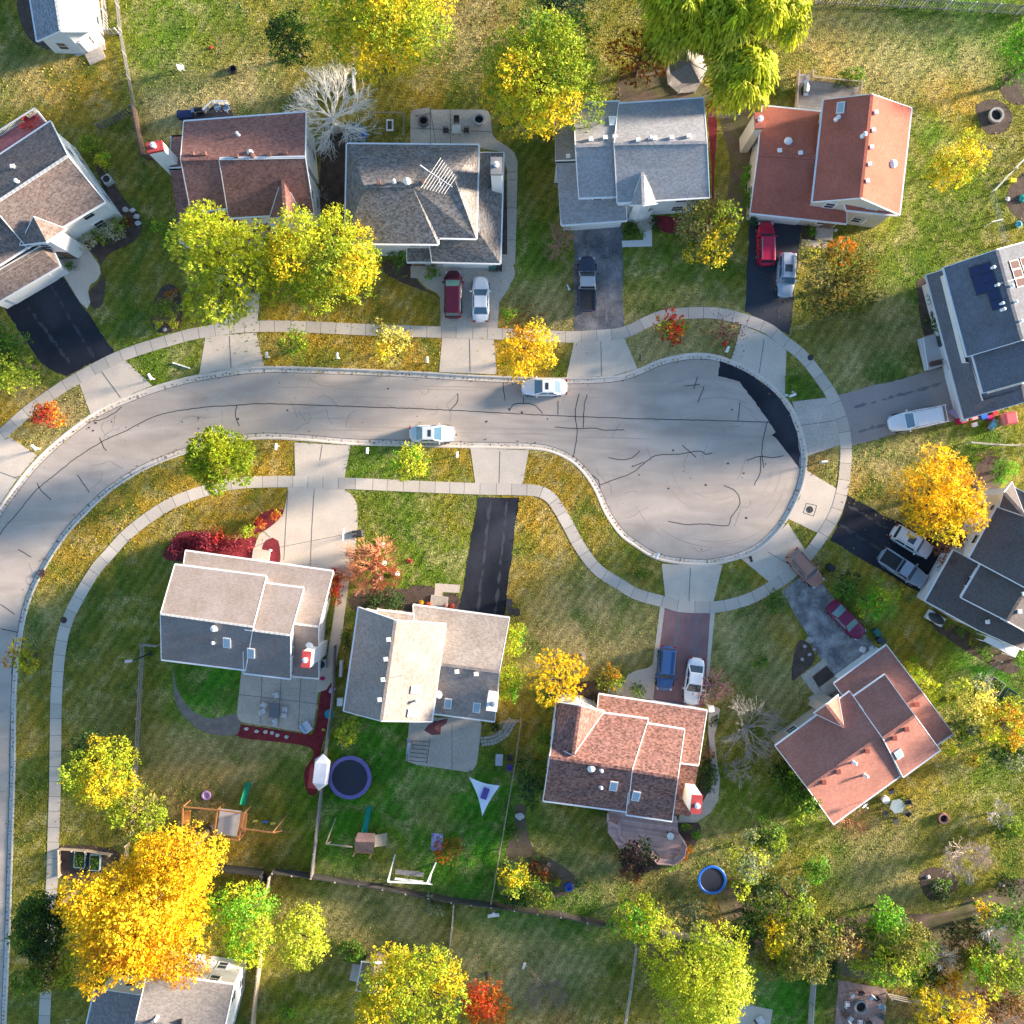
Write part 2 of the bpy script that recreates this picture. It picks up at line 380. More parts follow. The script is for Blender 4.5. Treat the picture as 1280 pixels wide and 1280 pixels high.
WALK_N = [(-60, 590), (-20, 560), (5, 541), (35, 514), (75, 486), (90, 477), (149, 446), (220, 423), (255, 415), (300, 409), (361, 408), (454, 412), (542, 415), (616, 417), (702, 421), (740, 420), (779, 416), (810, 402), (833, 394), (872, 391), (898, 392), (929, 399), (960, 411), (978, 425), (998, 440), (1012, 455), (1027, 475), (1040, 495), (1052, 525), (1057, 552), (1057, 579), (1053, 612), (1044, 642), (1029, 668), (1010, 694), (994, 712), (973, 728), (942, 746), (915, 755), (890, 759), (851, 758), (833, 753), (797, 743), (776, 731), (746, 711), (724, 682), (710, 656), (699, 637), (688, 622), (673, 614), (650, 612), (600, 611), (544, 609), (454, 605), (423, 604), (369, 602), (312, 603), (280, 607), (245, 617), (215, 629), (187, 646), (158, 669), (138, 691), (119, 713), (94, 755), (81, 786), (75, 816), (72, 846), (70, 888), (69, 970), (67, 1040), (65, 1100), (61, 1170), (58, 1228), (55, 1290), (52, 1380)]
walk_px = smooth(WALK_N, False, 3.0)
HALF_WALK = 7.2
wn_ = normals(walk_px)
walk_poly = [tuple(np.array(p) + n * HALF_WALK) for p, n in zip(walk_px, wn_)] + [tuple(np.array(p) - n * HALF_WALK) for p, n in zip(walk_px[::-1], wn_[::-1])]

# --- lawn colour map: dry, green, lush and bare turf, with sunlit gold and some shading painted in
GC = dict(O=(0.225, 0.195, 0.030), G=(0.115, 0.200, 0.017), L=(0.040, 0.230, 0.013), D=(0.43, 0.335, 0.145), W=(0.43, 0.255, 0.030), B=(0.22, 0.13, 0.055))
BLOBS = [(80, 535, 45, 'D', 2), (200, 452, 45, 'G', 2), (390, 435, 60, 'W', 2), (500, 440, 50, 'W', 2), (640, 440, 45, 'W', 2), (830, 425, 50, 'D', 2), (905, 415, 30, 'D', 2), (330, 580, 45, 'W', 3), (240, 595, 45, 'W', 2), (150, 640, 45, 'W', 3), (90, 705, 40, 'W', 2), (55, 770, 30, 'D', 1), (45, 900, 40, 'W', 1), (40, 1000, 40, 'O', 2), (465, 580, 35, 'G', 3), (560, 585, 35, 'W', 1),
         (690, 592, 40, 'W', 2), (680, 650, 40, 'W', 3), (720, 620, 40, 'W', 2), (780, 690, 30, 'O', 2), (290, 640, 50, 'W', 2), (290, 615, 40, 'W', 2), (360, 640, 20, 'W', 2), (170, 350, 60, 'O', 3), (160, 400, 40, 'G', 2), (480, 380, 45, 'W', 1), (370, 395, 35, 'W', 1), (665, 320, 40, 'G', 3), (675, 385, 40, 'D', 2), (690, 400, 20, 'D', 2), (850, 340, 50, 'G', 2), (850, 375, 35, 'D', 1.6), (1080, 450, 55, 'D', 1.6), (1060, 420, 50, 'O', 2), (1120, 400, 40, 'D', 1), (1110, 460, 18, 'L', 1.5), (1150, 340, 50, 'G', 2),
         (90, 100, 55, 'W', 1.5), (40, 90, 40, 'D', 1), (30, 30, 40, 'O', 2), (220, 40, 60, 'G', 3), (205, 95, 30, 'G', 2), (220, 128, 38, 'D', 4), (300, 115, 45, 'D', 2), (270, 60, 40, 'O', 2), (570, 55, 45, 'D', 1), (550, 120, 40, 'W', 1), (600, 30, 40, 'B', 1), (1080, 60, 70, 'D', 2), (1190, 70, 50, 'D', 2.2), (1040, 80, 50, 'W', 1), (1190, 125, 35, 'W', 3), (1170, 155, 25, 'L', 1.5), (1180, 250, 60, 'G', 2), (1100, 20, 60, 'G', 1.5), (1200, 20, 70, 'L', 1.5),
         (530, 680, 60, 'G', 3), (500, 720, 40, 'G', 2), (560, 650, 30, 'W', 1), (710, 780, 60, 'D', 2.5), (660, 740, 40, 'W', 1.5), (780, 790, 40, 'D', 1.5), (712, 730, 20, 'O', 2), (760, 690, 40, 'W', 1.5), (650, 900, 40, 'W', 1), (140, 770, 70, 'O', 3), (150, 880, 60, 'O', 2), (140, 905, 30, 'D', 1), (210, 950, 50, 'D', 1.2), (290, 945, 60, 'D', 1.5), (240, 1000, 50, 'B', 1.4), (330, 1040, 60, 'W', 1.6), (320, 1000, 40, 'O', 1), (340, 1075, 30, 'B', 2), (260, 862, 42, 'L', 5), (430, 1020, 70, 'L', 3), (500, 1000, 60, 'L', 3), (570, 1080, 60, 'L', 3), (600, 1010, 50, 'L', 3), (470, 930, 40, 'L', 3), (530, 1000, 32, 'D', 2.6), (480, 1060, 30, 'W', 1.6), (545, 1020, 25, 'W', 1.5), (470, 990, 15, 'W', 1.2),
         (440, 1140, 55, 'D', 2), (520, 1150, 45, 'D', 1.5), (400, 1220, 50, 'O', 3), (380, 1250, 40, 'G', 2), (620, 1185, 45, 'D', 3.5), (660, 1210, 55, 'D', 2.5), (720, 1190, 40, 'D', 1.5), (720, 1165, 30, 'G', 2), (690, 1265, 40, 'B', 1.5), (640, 1140, 45, 'L', 3), (720, 1150, 40, 'L', 2), (770, 1230, 30, 'O', 2), (830, 1180, 30, 'B', 1), (730, 1040, 50, 'O', 2), (700, 1070, 30, 'D', 1.5), (750, 1100, 35, 'D', 1.6), (850, 1100, 45, 'D', 1.2), (820, 1110, 40, 'B', 1), (900, 1060, 40, 'D', 1), (920, 1000, 40, 'G', 1.5), (950, 850, 45, 'D', 1.6), (930, 790, 40, 'D', 1.4), (975, 800, 30, 'W', 1), (905, 1140, 30, 'B', 2),  # last brown blob: shading put into the grass colour
         (1130, 960, 50, 'W', 1.2), (1180, 1000, 60, 'O', 2), (1090, 1080, 45, 'D', 1.4), (1090, 1120, 40, 'D', 1.2), (1060, 1100, 40, 'G', 1), (1230, 970, 40, 'G', 1.5), (1230, 830, 45, 'L', 3), (1120, 700, 30, 'W', 2), (1130, 720, 40, 'W', 2), (1150, 800, 45, 'W', 1.2), (1110, 770, 35, 'G', 1), (1180, 860, 40, 'G', 1.2), (1090, 580, 45, 'D', 1.5), (1140, 560, 40, 'D', 1.5), (1080, 610, 30, 'W', 1.5), (1220, 540, 40, 'G', 2), (975, 1250, 45, 'L', 3), (940, 1230, 30, 'D', 1), (1000, 480, 20, 'G', 2), (1020, 580, 20, 'B', 1), (1065, 1265, 30, 'B', 1), (1130, 1260, 40, 'B', 1), (15, 520, 40, 'W', 2), (1010, 1000, 40, 'G', 2), (960, 700, 30, 'W', 1)]
_cl = np.array([GC[b[3]] for b in BLOBS]); _bx = np.array([b[0] for b in BLOBS], float); _by = np.array([b[1] for b in BLOBS], float); _br = np.array([b[2] for b in BLOBS], float); _bw = np.array([b[4] for b in BLOBS], float)
def grass_col(px, py):
    px = np.asarray(px, float); py = np.asarray(py, float)
    d2 = (px[:, None] - _bx) ** 2 + (py[:, None] - _by) ** 2
    wt = _bw * np.exp(-d2 / (_br * 0.85) ** 2)
    tot = wt.sum(1, keepdims=True) + 0.45
    return (wt @ _cl + 0.45 * np.array(GC['O'])) / tot

def lawn_mat():
    m = bpy.data.materials.new('lawn_turf'); m.use_nodes = True
    nt = m.node_tree; N = nt.nodes; L = nt.links; b = N['Principled BSDF']
    b.inputs['Roughness'].default_value = 0.95; b.inputs['Specular IOR Level'].default_value = 0.1
    a = N.new('ShaderNodeAttribute'); a.attribute_name = 'tint'
    geo = N.new('ShaderNodeNewGeometry')
    def noise(sc, det, dist=0.0):
        n = N.new('ShaderNodeTexNoise'); n.inputs['Scale'].default_value = sc; n.inputs['Detail'].default_value = det; n.inputs['Distortion'].default_value = dist
        L.new(geo.outputs['Position'], n.inputs['Vector']); return n.outputs['Fac']
    def mr(v, lo, hi, p, q):
        n = N.new('ShaderNodeMapRange'); n.inputs['From Min'].default_value = lo; n.inputs['From Max'].default_value = hi; n.inputs['To Min'].default_value = p; n.inputs['To Max'].default_value = q
        L.new(v, n.inputs['Value']); return n.outputs[0]
    def mul(x, y):
        n = N.new('ShaderNodeMath'); n.operation = 'MULTIPLY'; L.new(x, n.inputs[0]); L.new(y, n.inputs[1]); return n.outputs[0]
    # worn and straw coloured flecks
    mx = N.new('ShaderNodeMix'); mx.data_type = 'RGBA'; L.new(a.outputs['Color'], mx.inputs['A']); mx.inputs['B'].default_value = (0.45, 0.36, 0.155, 1)
    L.new(mul(mr(noise(0.5, 7, 0.8), 0.47, 0.66, 0, 0.9), mr(noise(5.0, 4), 0.35, 0.6, 0, 1)), mx.inputs['Factor'])
    mg = N.new('ShaderNodeMix'); mg.data_type = 'RGBA'; L.new(mx.outputs['Result'], mg.inputs['A']); mg.inputs['B'].default_value = (0.060, 0.125, 0.013, 1)
    L.new(mr(noise(0.22, 7, 1.0), 0.46, 0.66, 0, 0.75), mg.inputs['Factor'])
    wv = N.new('ShaderNodeTexWave'); wv.inputs['Scale'].default_value = 0.32; wv.inputs['Distortion'].default_value = 5.0; wv.inputs['Detail'].default_value = 3; wv.inputs['Detail Scale'].default_value = 0.35
    mpw = N.new('ShaderNodeMapping'); mpw.inputs['Rotation'].default_value = (0, 0, .6); L.new(geo.outputs['Position'], mpw.inputs['Vector']); L.new(mpw.outputs[0], wv.inputs['Vector'])
    f = mul(mul(mr(wv.outputs['Fac'], 0, 1, .85, 1.15), mr(noise(7.0, 4), 0.3, 0.7, 0.55, 1.45)), mul(mr(noise(2.0, 5), 0.3, 0.7, 0.78, 1.22), mr(noise(0.12, 3), 0.3, 0.7, 0.85, 1.15)))
    hs = N.new('ShaderNodeVectorMath'); hs.operation = 'SCALE'; L.new(mg.outputs['Result'], hs.inputs[0]); L.new(f, hs.inputs['Scale']); L.new(hs.outputs['Vector'], b.inputs['Base Color'])
    bp = N.new('ShaderNodeBump'); bp.inputs['Strength'].default_value = 0.8; bp.inputs['Distance'].default_value = 0.12; L.new(noise(6.0, 5), bp.inputs['Height']); L.new(bp.outputs['Normal'], b.inputs['Normal'])
    return m

def build_lawn():
    road_s = road_px[::2]
    road_v = [Vector(W(*p)[:2]) for p in road_s]
    nb = len(road_v)
    rp = [tuple(p) for p in road_px]
    gx, gy = np.meshgrid(np.arange(-160, 1441, 11.0), np.arange(-160, 1441, 11.0)); rr = np.random.RandomState(3)
    gx = gx.ravel() + rr.uniform(-2, 2, gx.size); gy = gy.ravel() + rr.uniform(-2, 2, gy.size)
    ra = np.array(road_s)
    near = np.min((gx[:, None] - ra[:, 0]) ** 2 + (gy[:, None] - ra[:, 1]) ** 2, axis=1) < 25
    keep = ~inside(gx, gy, rp) & ~near
    gx, gy = gx[keep], gy[keep]
    far = [(-6000, -6000), (7300, -6000), (7300, 7300), (-6000, 7300)]
    verts = road_v + [Vector(W(x, y)[:2]) for x, y in zip(gx, gy)] + [Vector(W(*p)[:2]) for p in far]
    edges = [(i, (i + 1) % nb) for i in range(nb)]
    ov, oe, of, *_ = geometry.delaunay_2d_cdt(verts, edges, [], 0, 1e-5)
    pv = np.array([(v[0] * PPM + 640, 640 - v[1] * PPM) for v in ov])
    F = np.array([f for f in of if len(f) == 3])
    c = pv[F].mean(1)
    F = F[~inside(c[:, 0], c[:, 1], rp)]
    V = np.array([(v[0], v[1], 0.0) for v in ov])
    a, b, d = V[F[:, 0]], V[F[:, 1]], V[F[:, 2]]
    flip = np.cross(b - a, d - a)[:, 2] < 0
    F[flip] = F[flip][:, ::-1]
    me = bpy.data.meshes.new('lawn'); me.from_pydata(V.tolist(), [], F.tolist())
    at = me.attributes.new('tint', 'FLOAT_COLOR', 'POINT')
    at.data.foreach_set('color', np.concatenate([grass_col(pv[:, 0], pv[:, 1]), np.ones((len(pv), 1))], 1).astype(np.float32).ravel())
    me.update()
    tag(link('lawn', me, [lawn_mat()]), kind='structure')
build_lawn()

def road_mat():
    m = M('road_surface', (0.455, 0.375, 0.315), 0.9, 0.10, 0.35, 10.0, bump=0.12, bscale=30)
    nt = m.node_tree; N = nt.nodes; L = nt.links
    # tyre worn and dusty swathes, stretched loosely along the street
    b = N['Principled BSDF']; src = b.inputs['Base Color'].links[0].from_socket
    geo = N.new('ShaderNodeNewGeometry'); mp = N.new('ShaderNodeMapping'); mp.inputs['Scale'].default_value = (0.10, 0.42, 1); L.new(geo.outputs['Position'], mp.inputs['Vector'])
    n = N.new('ShaderNodeTexNoise'); n.inputs['Scale'].default_value = 1.0; n.inputs['Detail'].default_value = 6; n.inputs['Distortion'].default_value = 1.2; L.new(mp.outputs[0], n.inputs['Vector'])
    r = N.new('ShaderNodeMapRange'); r.inputs['From Min'].default_value = 0.3; r.inputs['From Max'].default_value = 0.7; r.inputs['To Min'].default_value = 0.82; r.inputs['To Max'].default_value = 1.14; L.new(n.outputs['Fac'], r.inputs['Value'])
    v = N.new('ShaderNodeTexVoronoi'); v.inputs['Scale'].default_value = 0.9; L.new(geo.outputs['Position'], v.inputs['Vector'])
    r2 = N.new('ShaderNodeMapRange'); r2.inputs['From Min'].default_value = 0.02; r2.inputs['From Max'].default_value = 0.10; r2.inputs['To Min'].default_value = 0.72; r2.inputs['To Max'].default_value = 1.0; L.new(v.outputs['Distance'], r2.inputs['Value'])
    mu = N.new('ShaderNodeMath'); mu.operation = 'MULTIPLY'; L.new(r.outputs[0], mu.inputs[0]); L.new(r2.outputs[0], mu.inputs[1])
    hs = N.new('ShaderNodeVectorMath'); hs.operation = 'SCALE'; L.new(src, hs.inputs[0]); L.new(mu.outputs[0], hs.inputs['Scale']); L.new(hs.outputs['Vector'], b.inputs['Base Color'])
    return m
ROADM = road_mat()
mb = MB(); mb.add([(-75, -80, ZR), (40, -80, ZR), (40, 26, ZR), (-75, 26, ZR)], [(0, 1, 2, 3)])
tag(mb.obj('road', ROADM), kind='structure')

def ribbon(pts, nrm, profile, mb, mi=0):
    """sweep (offset to the right, z) profile along 2D points"""
    k = len(profile); vs = []; fs = []
    for p, n in zip(pts, nrm):
        for o, z in profile: vs.append((p[0] - n[0] * o, p[1] - n[1] * o, z))
    for i in range(len(pts) - 1):
        for j in range(k - 1):
            fs.append((i * k + j, i * k + j + 1, (i + 1) * k + j + 1, (i + 1) * k + j))
    mb.add(vs, fs, mi)
rw_n = normals(road_w)
KERB = M('kerb_concrete', (0.63, 0.54, 0.46), 0.9, 0.14, 0.8, 5.0)
mb = MB(); ribbon(road_w, rw_n, [(0, -0.25), (-0.02, 0.025), (0.13, 0.02), (0.22, -0.09), (0.24, ZR + 0.012), (0.58, ZR + 0.004), (0.60, ZR - 0.05)], mb)
tag(mb.obj('kerb', KERB), kind='structure')
# kerb and gutter joints every 3 m
mb = MB(); acc = 0
for i in range(1, len(road_w)):
    acc += np.linalg.norm(road_w[i] - road_w[i - 1])
    if acc > 3.0:
        acc = 0; p, n = road_w[i], rw_n[i]
        q = p - n * 0.57; mb.beam((p[0] - n[0] * .25, p[1] - n[1] * .25, ZR + .012), (q[0], q[1], ZR + .007), 0.03, 0.012)
tag(mb.obj('kerb_joints', M('joint_dark', (0.10, 0.09, 0.085), 0.9)), kind='structure')
# tar seam where gutter meets asphalt
TAR = M('tar', (0.055, 0.050, 0.048), 0.7, 0.2)
mb = MB(); ribbon(road_w, rw_n, [(0.60, ZR + 0.003), (0.66, ZR + 0.003)], mb)
tag(mb.obj('gutter_seam', M('joint_mid', (0.14, 0.13, 0.125), 0.9)), kind='structure')

CRACKS = [[(-20, 700), (0, 665), (21, 640), (45, 613), (70, 591), (95, 572), (133, 549), (155, 539), (190, 522), (220, 513), (260, 509), (296, 507), (330, 505), (430, 507), (520, 511), (600, 514), (700, 519), (800, 523), (900, 525), (965, 527)], [(296, 507), (294, 520), (299, 533)], [(116, 526), (128, 523), (140, 517), (152, 508)], [(124, 548), (129, 559), (132, 564)], [(96, 594), (105, 606), (111, 615)], [(46, 604), (50, 613), (63, 625)], [(21, 687), (38, 697)], [(0, 756), (12, 764), (18, 768)], [(0, 786), (23, 792)], [(562, 512), (572, 500), (571, 491)], [(636, 514), (642, 506), (660, 504), (670, 508), (678, 518)], [(654, 496), (655, 505)], [(697, 500), (698, 518)], [(725, 492), (721, 506), (719, 520), (721, 540), (718, 560), (716, 572)], [(735, 493), (731, 506), (730, 535)], [(694, 534), (720, 535), (745, 536), (755, 537), (780, 537)], [(761, 572), (775, 574), (790, 572), (801, 563)], [(790, 584), (805, 577)], [(751, 606), (770, 598), (790, 590), (808, 578), (820, 570), (850, 567), (875, 564), (882, 568), (891, 566)], [(853, 556), (860, 563), (871, 572)], [(855, 482), (875, 481)], [(873, 470), (867, 486)], [(880, 483), (872, 504)], [(926, 503), (922, 525)], [(960, 527), (955, 545), (953, 565), (955, 585)], [(934, 575), (950, 570), (965, 572), (980, 570)], [(950, 570), (950, 590), (943, 606)], [(906, 606), (920, 615), (925, 630), (914, 648), (910, 657), (880, 655), (860, 656), (835, 652)], [(740, 594), (748, 600), (751, 612)], [(629, 476), (631, 500)], [(16, 800), (14, 860), (16, 880), (13, 900), (12, 1000), (12, 1080), (8, 1150), (5, 1200), (2, 1280)]]
rng = random.Random(5)
mb = MB()
for c in CRACKS:
    pts = smooth([(x + rng.uniform(-.8, .8), y + rng.uniform(-.8, .8)) for x, y in c], False, 4.0)
    pts = [np.array(W(p[0] + rng.uniform(-.35, .35), p[1] + rng.uniform(-.35, .35))[:2]) for p in pts]
    if len(pts) < 2: continue
    n = normals(pts); ww = 0.045
    ribbon(pts, n, [(-ww, ZR + .004), (ww, ZR + .004)], mb)
for i in range(46):                                     # drips and small stains of tar
    x, y = rng.choice([(rng.uniform(330, 720), rng.uniform(478, 545)), (rng.uniform(760, 980), rng.uniform(480, 690)), (rng.uniform(80, 300), rng.uniform(520, 540))])
    p = W(x, y, ZR + .0045); r = rng.uniform(.06, .16)
    mb.add([(p.x + r * math.cos(a) * rng.uniform(.6, 1.2), p.y + r * math.sin(a) * rng.uniform(.5, 1), ZR + .0045) for a in [k * math.pi / 4 for k in range(8)]], [tuple(range(8))])
tag(mb.obj('road_crack_seals', TAR), kind='structure')
def ragged(poly, amp, seed, step=.35):
    r = random.Random(seed); out = []
    for a, b in zip(poly, poly[1:] + poly[:1]):
        L = math.hypot(b[0] - a[0], b[1] - a[1]); n = max(1, int(L / step)); nx, ny = -(b[1] - a[1]) / L, (b[0] - a[0]) / L
        for i in range(n):
            t = i / n; o = r.gauss(0, amp * .6) + amp * math.sin(t * L * 1.3 + seed) if i else 0; out.append((a[0] + (b[0] - a[0]) * t + nx * o, a[1] + (b[1] - a[1]) * t + ny * o))
    return out
mb = MB(); rng = random.Random(21)                      # tyre scuffs swept round the turning circle and along the street
for i in range(70):
    if i < 42:
        R0 = rng.uniform(38, 124); a0 = rng.uniform(-2.2, 2.4); da = rng.uniform(.25, .9); cx, cy = 893 + rng.uniform(-6, 6), 577 + rng.uniform(-6, 6)
        pts = [(cx + R0 * math.cos(a0 + da * k / 10), cy + R0 * math.sin(a0 + da * k / 10) * .98) for k in range(11)]
    else:
        x0 = rng.uniform(330, 700); y0 = rng.choice([483, 489, 497, 526, 533, 540]) + rng.uniform(-3, 3); ln = rng.uniform(40, 140); pts = [(x0 + ln * k / 8, y0 + (x0 + ln * k / 8 - 500) * .022 + math.sin(k) * .3) for k in range(9)]
    pts = [np.array(W(*p)[:2]) for p in pts]; q = np.array([(p[0] * PPM + 640, 640 - p[1] * PPM) for p in pts])
    if not inside(q[:, 0], q[:, 1], [tuple(p) for p in road_px]).all() or np.min((q[:, None, 0] - np.array(road_px)[None, ::4, 0]) ** 2 + (q[:, None, 1] - np.array(road_px)[None, ::4, 1]) ** 2) < 90: continue
    w0 = rng.uniform(.04, .16); n = normals(pts); vs = []
    for k, (p, m_) in enumerate(zip(pts, n)):
        wk = w0 * math.sin(math.pi * (k + .15) / (len(pts) - .7)) * .5 + .004; vs += [(p[0] - m_[0] * wk, p[1] - m_[1] * wk, ZR + .0025 + i * .00001), (p[0] + m_[0] * wk, p[1] + m_[1] * wk, ZR + .0025 + i * .00001)]
    mb.add(vs, [(2 * k, 2 * k + 1, 2 * k + 3, 2 * k + 2) for k in range(len(pts) - 1)])
tag(mb.obj('tyre_marks', M('tyre_mark', (0.385, 0.318, 0.268), 0.9, 0.1)), kind='structure')
mb = MB()                                               # hairline cracks
for i in range(60):
    x, y = rng.choice([(rng.uniform(330, 720), rng.uniform(478, 545)), (rng.uniform(760, 985), rng.uniform(480, 690)), (rng.uniform(60, 300), rng.uniform(500, 620)), (rng.uniform(-20, 40), rng.uniform(700, 1250))])
    a = rng.uniform(0, 6.28); pts = [(x, y)]
    for k in range(rng.randint(4, 10)): a += rng.gauss(0, .45); pts.append((pts[-1][0] + 4.5 * math.cos(a), pts[-1][1] + 4.5 * math.sin(a)))
    q = np.array(pts)
    if not inside(q[:, 0], q[:, 1], [tuple(p) for p in road_px]).all() or np.min((q[:, None, 0] - np.array(road_px)[None, ::4, 0]) ** 2 + (q[:, None, 1] - np.array(road_px)[None, ::4, 1]) ** 2) < 60: continue
    pts = [np.array(W(*p)[:2]) for p in pts]; ribbon(pts, normals(pts), [(-.014, ZR + .0034), (.014, ZR + .0034)], mb)
tag(mb.obj('hairline_cracks', M('crack_dark', (0.12, 0.11, 0.105), 0.9, 0.2)), kind='structure')
NEWASPH = M('new_asphalt', (0.022, 0.024, 0.032), 0.9, 0.3, 0.3, 12.0, col2=(0.040, 0.042, 0.054), bump=0.2, bscale=30, spec=0.12)
mb = MB(); mb.prism(ragged([tuple(p)[:2] for p in P2([(900, 448), (930, 461), (956, 478), (975, 496), (988, 516), (997, 540), (1001, 568), (1000, 586), (972, 549), (965, 544), (970, 540), (952, 514), (925, 477), (898, 470)])], .035, 3), ZR - .02, ZR + .006)
tag(mb.obj('road_patch', NEWASPH), kind='structure')

# --- driveways, walks, beds

AM = {'new': NEWASPH, 'worn': M('worn_asphalt', (0.12, 0.118, 0.128), 0.85, 0.5, 0.7, 5.0, bump=0.2, col2=(0.25, 0.235, 0.225)), 'blue': M('sealed_asphalt', (0.030, 0.036, 0.052), 0.7, 0.15, 0.3, 8.0),
      'grey': M('grey_asphalt', (0.34, 0.285, 0.262), 0.85, 0.15, 0.3, 6.0), 'gravel': M('gravel_asphalt', (0.33, 0.31, 0.30), 0.95, 0.5, 1.3, 7.0, bump=0.6, col2=(0.17, 0.165, 0.165)), 'mauve': M('mauve_asphalt', (0.27, 0.145, 0.14), 0.85, 0.22, 0.7, 8.0)}
for i, (k, (poly, key)) in enumerate(ASPHALT.items()):
    mb = MB(); mb.prism(ragged([tuple(p)[:2] for p in P2(poly)], .05, i), -.05, .013 + i * .0003)
    tag(mb.obj('asphalt_driveway', AM[key]), kind='structure')
JOINT = MATS['joint_dark']
mb = MB(); rng = random.Random(14)                      # paths worn pale by tyres on the dark driveways, broken and uneven
for a, b in [((613, 626), (597, 764)), ((634, 626), (619, 768)), ((88, 455), (32, 380)), ((118, 448), (60, 352)), ((950, 394), (957, 290)), ((972, 404), (983, 290)), ((1060, 632), (1150, 684)), ((1050, 655), (1145, 716)), ((735, 405), (735, 290)), ((758, 405), (760, 290)), ((848, 765), (838, 862)), ((872, 766), (866, 866)), ((1066, 510), (1180, 478)), ((1072, 540), (1190, 508))]:
    p, q = np.array(W(*a)[:2]), np.array(W(*b)[:2]); N_ = 26; pts = [p + (q - p) * k / N_ + rng.gauss(0, .05) for k in range(N_ + 1)]; n = normals(pts); k = 0
    while k < N_:
        m_ = rng.randint(2, 6); seg = pts[k:k + m_ + 1]; sn = n[k:k + m_ + 1]
        if len(seg) > 2:
            vs = []
            for j, (u, v) in enumerate(zip(seg, sn)):
                wk = (.12 + .10 * math.sin(math.pi * j / (len(seg) - 1))) * rng.uniform(.5, 1.1) if 0 < j < len(seg) - 1 else .02; vs += [(u[0] - v[0] * wk, u[1] - v[1] * wk, .0185), (u[0] + v[0] * wk, u[1] + v[1] * wk, .0185)]
            mb.add(vs, [(2 * j, 2 * j + 1, 2 * j + 3, 2 * j + 2) for j in range(len(seg) - 1)], 0 if a[0] not in (735, 758, 848, 872, 1066, 1072) else 1)
        k += m_ + rng.randint(0, 1)
tag(mb.obj('tyre_tracks', [M('track_dark', (0.046, 0.048, 0.060), .9, .3), M('track_grey', (0.20, 0.175, 0.175), .9, .3)]), kind='structure')
def joints(mb, segs, z):
    for a, b in segs:
        p, q = W(*a), W(*b); mb.beam((p.x, p.y, z), (q.x, q.y, z), 0.045, 0.008)
for i, (k, poly) in enumerate(CONCRETE.items()):
    z = i * .0002 + (.020 if k in ('c9b', 'c9c', 'c9d', 'c16', 'c11c', 'c3c', 'c2b', 'c18') else .017 if k != 'c14' else .026)
    mb = MB(); mb.prism([tuple(p) for p in P2(poly)], -.22, z)
    nm = 'patio' if k in ('c12', 'c13') else 'concrete_driveway' if k in ('c2b', 'c3b', 'c11b') else 'path' if k in ('c3c', 'c9b', 'c9c', 'c9d', 'c10b', 'c11c', 'c14', 'c15', 'c16', 'c17', 'c18') else 'driveway_apron'
    tag(mb.obj(nm, M('bright_concrete', (0.70, 0.68, 0.65), 0.9, 0.06) if k in ('c14',) else CONC_OLD if k in ('c6', 'c12', 'c13', 'c3c', 'c3b', 'c17', 'c18') else CONC), kind='structure')
mb = MB()
joints(mb, [((127, 464), (151, 497)), ((287, 420), (289, 460)), ((587, 424), (588, 465)), ((751, 427), (752, 470)), ((955, 424), (949, 466)), ((1001, 532), (1049, 525)), ((863, 710), (861, 752)), ((625, 564), (624, 604)), ((403, 556), (400, 575)), ((960, 690), (990, 708)), ((393, 611), (390, 660)), ((390, 660), (388, 712)), ((360, 612), (355, 700)), ((318, 684), (336, 676)), ((350, 684), (446, 665)), ((326, 661), (338, 672)), ((328, 840), (325, 905)), ((352, 842), (348, 908)), ((376, 846), (373, 912)), ((299, 868), (398, 880)), ((565, 905), (565, 962)), ((545, 180), (538, 137)), ((513, 160), (614, 165)), ((538, 137), (538, 180)), ((563, 137), (563, 185)), ((634, 215), (646, 215)), ((634, 260), (646, 260)), ((634, 300), (645, 300)), ((634, 225), (646, 225)), ((808, 280), (814, 280)), ((0, 590), (22, 598))], .027)  # slab joints, and one thin dark line from the hoop foot to the oval bed
tag(mb.obj('slab_joints', JOINT), kind='structure')
for i, (k, (poly, key)) in enumerate(BEDS.items()):
    pts = smooth([tuple(p)[:2] for p in P2(poly)], True, 0.4)
    mb = MB(); mb.prism([tuple(p) for p in pts], -.05, .03 if k == 'b2' else .005 + i * .0002)
    tag(mb.obj('planting_bed', REDMULCH if key == 'red' else M('grey_gravel', (0.22, 0.185, 0.165), 0.95, 0.4, 1.5, 12.0, bump=0.6) if k == 'b5' else M('bare_soil', (0.17, 0.115, 0.085), 0.95, 0.5, 0.8, 9.0, bump=0.6, col2=(0.12, 0.11, 0.045)) if k in ('b26', 'b30', 'b31', 'b14', 'b12') else MULCH), kind='structure')

# sidewalk: slabs 1.5 m long with open joints over a dark base, each slab its own shade of concrete
ww = [np.array(W(*p)[:2]) for p in walk_px]; wnr = normals(ww)
mb = MB(); ribbon(ww, wnr, [(-.60, -.1), (-.60, .022), (.60, .022), (.60, -.1)], mb)
tag(mb.obj('sidewalk_bed', JOINT), kind='structure')
mb = MB(); tint = []; seg = []; acc = 0; rng = random.Random(8)
def slab(seg, last):
    s = [np.array(p) for p, n in seg]; n = [q for p, q in seg]
    d0 = s[1] - s[0]; d0 = d0 / np.linalg.norm(d0); d1 = s[-1] - s[-2]; d1 = d1 / np.linalg.norm(d1)
    s[0] = s[0] + d0 * .018; s[-1] = s[-1] - d1 * .018
    b = len(mb.v); ribbon(s, n, [(-.598, -.02), (-.598, .035), (.598, .035), (.598, -.02)], mb)
    c = rng.choice([1, 1, 1, .93, .88, 1.06, .97]) * rng.uniform(.95, 1.04); tint.extend([(.57 * c, .485 * c, .40 * c, 1)] * (len(mb.v) - b))
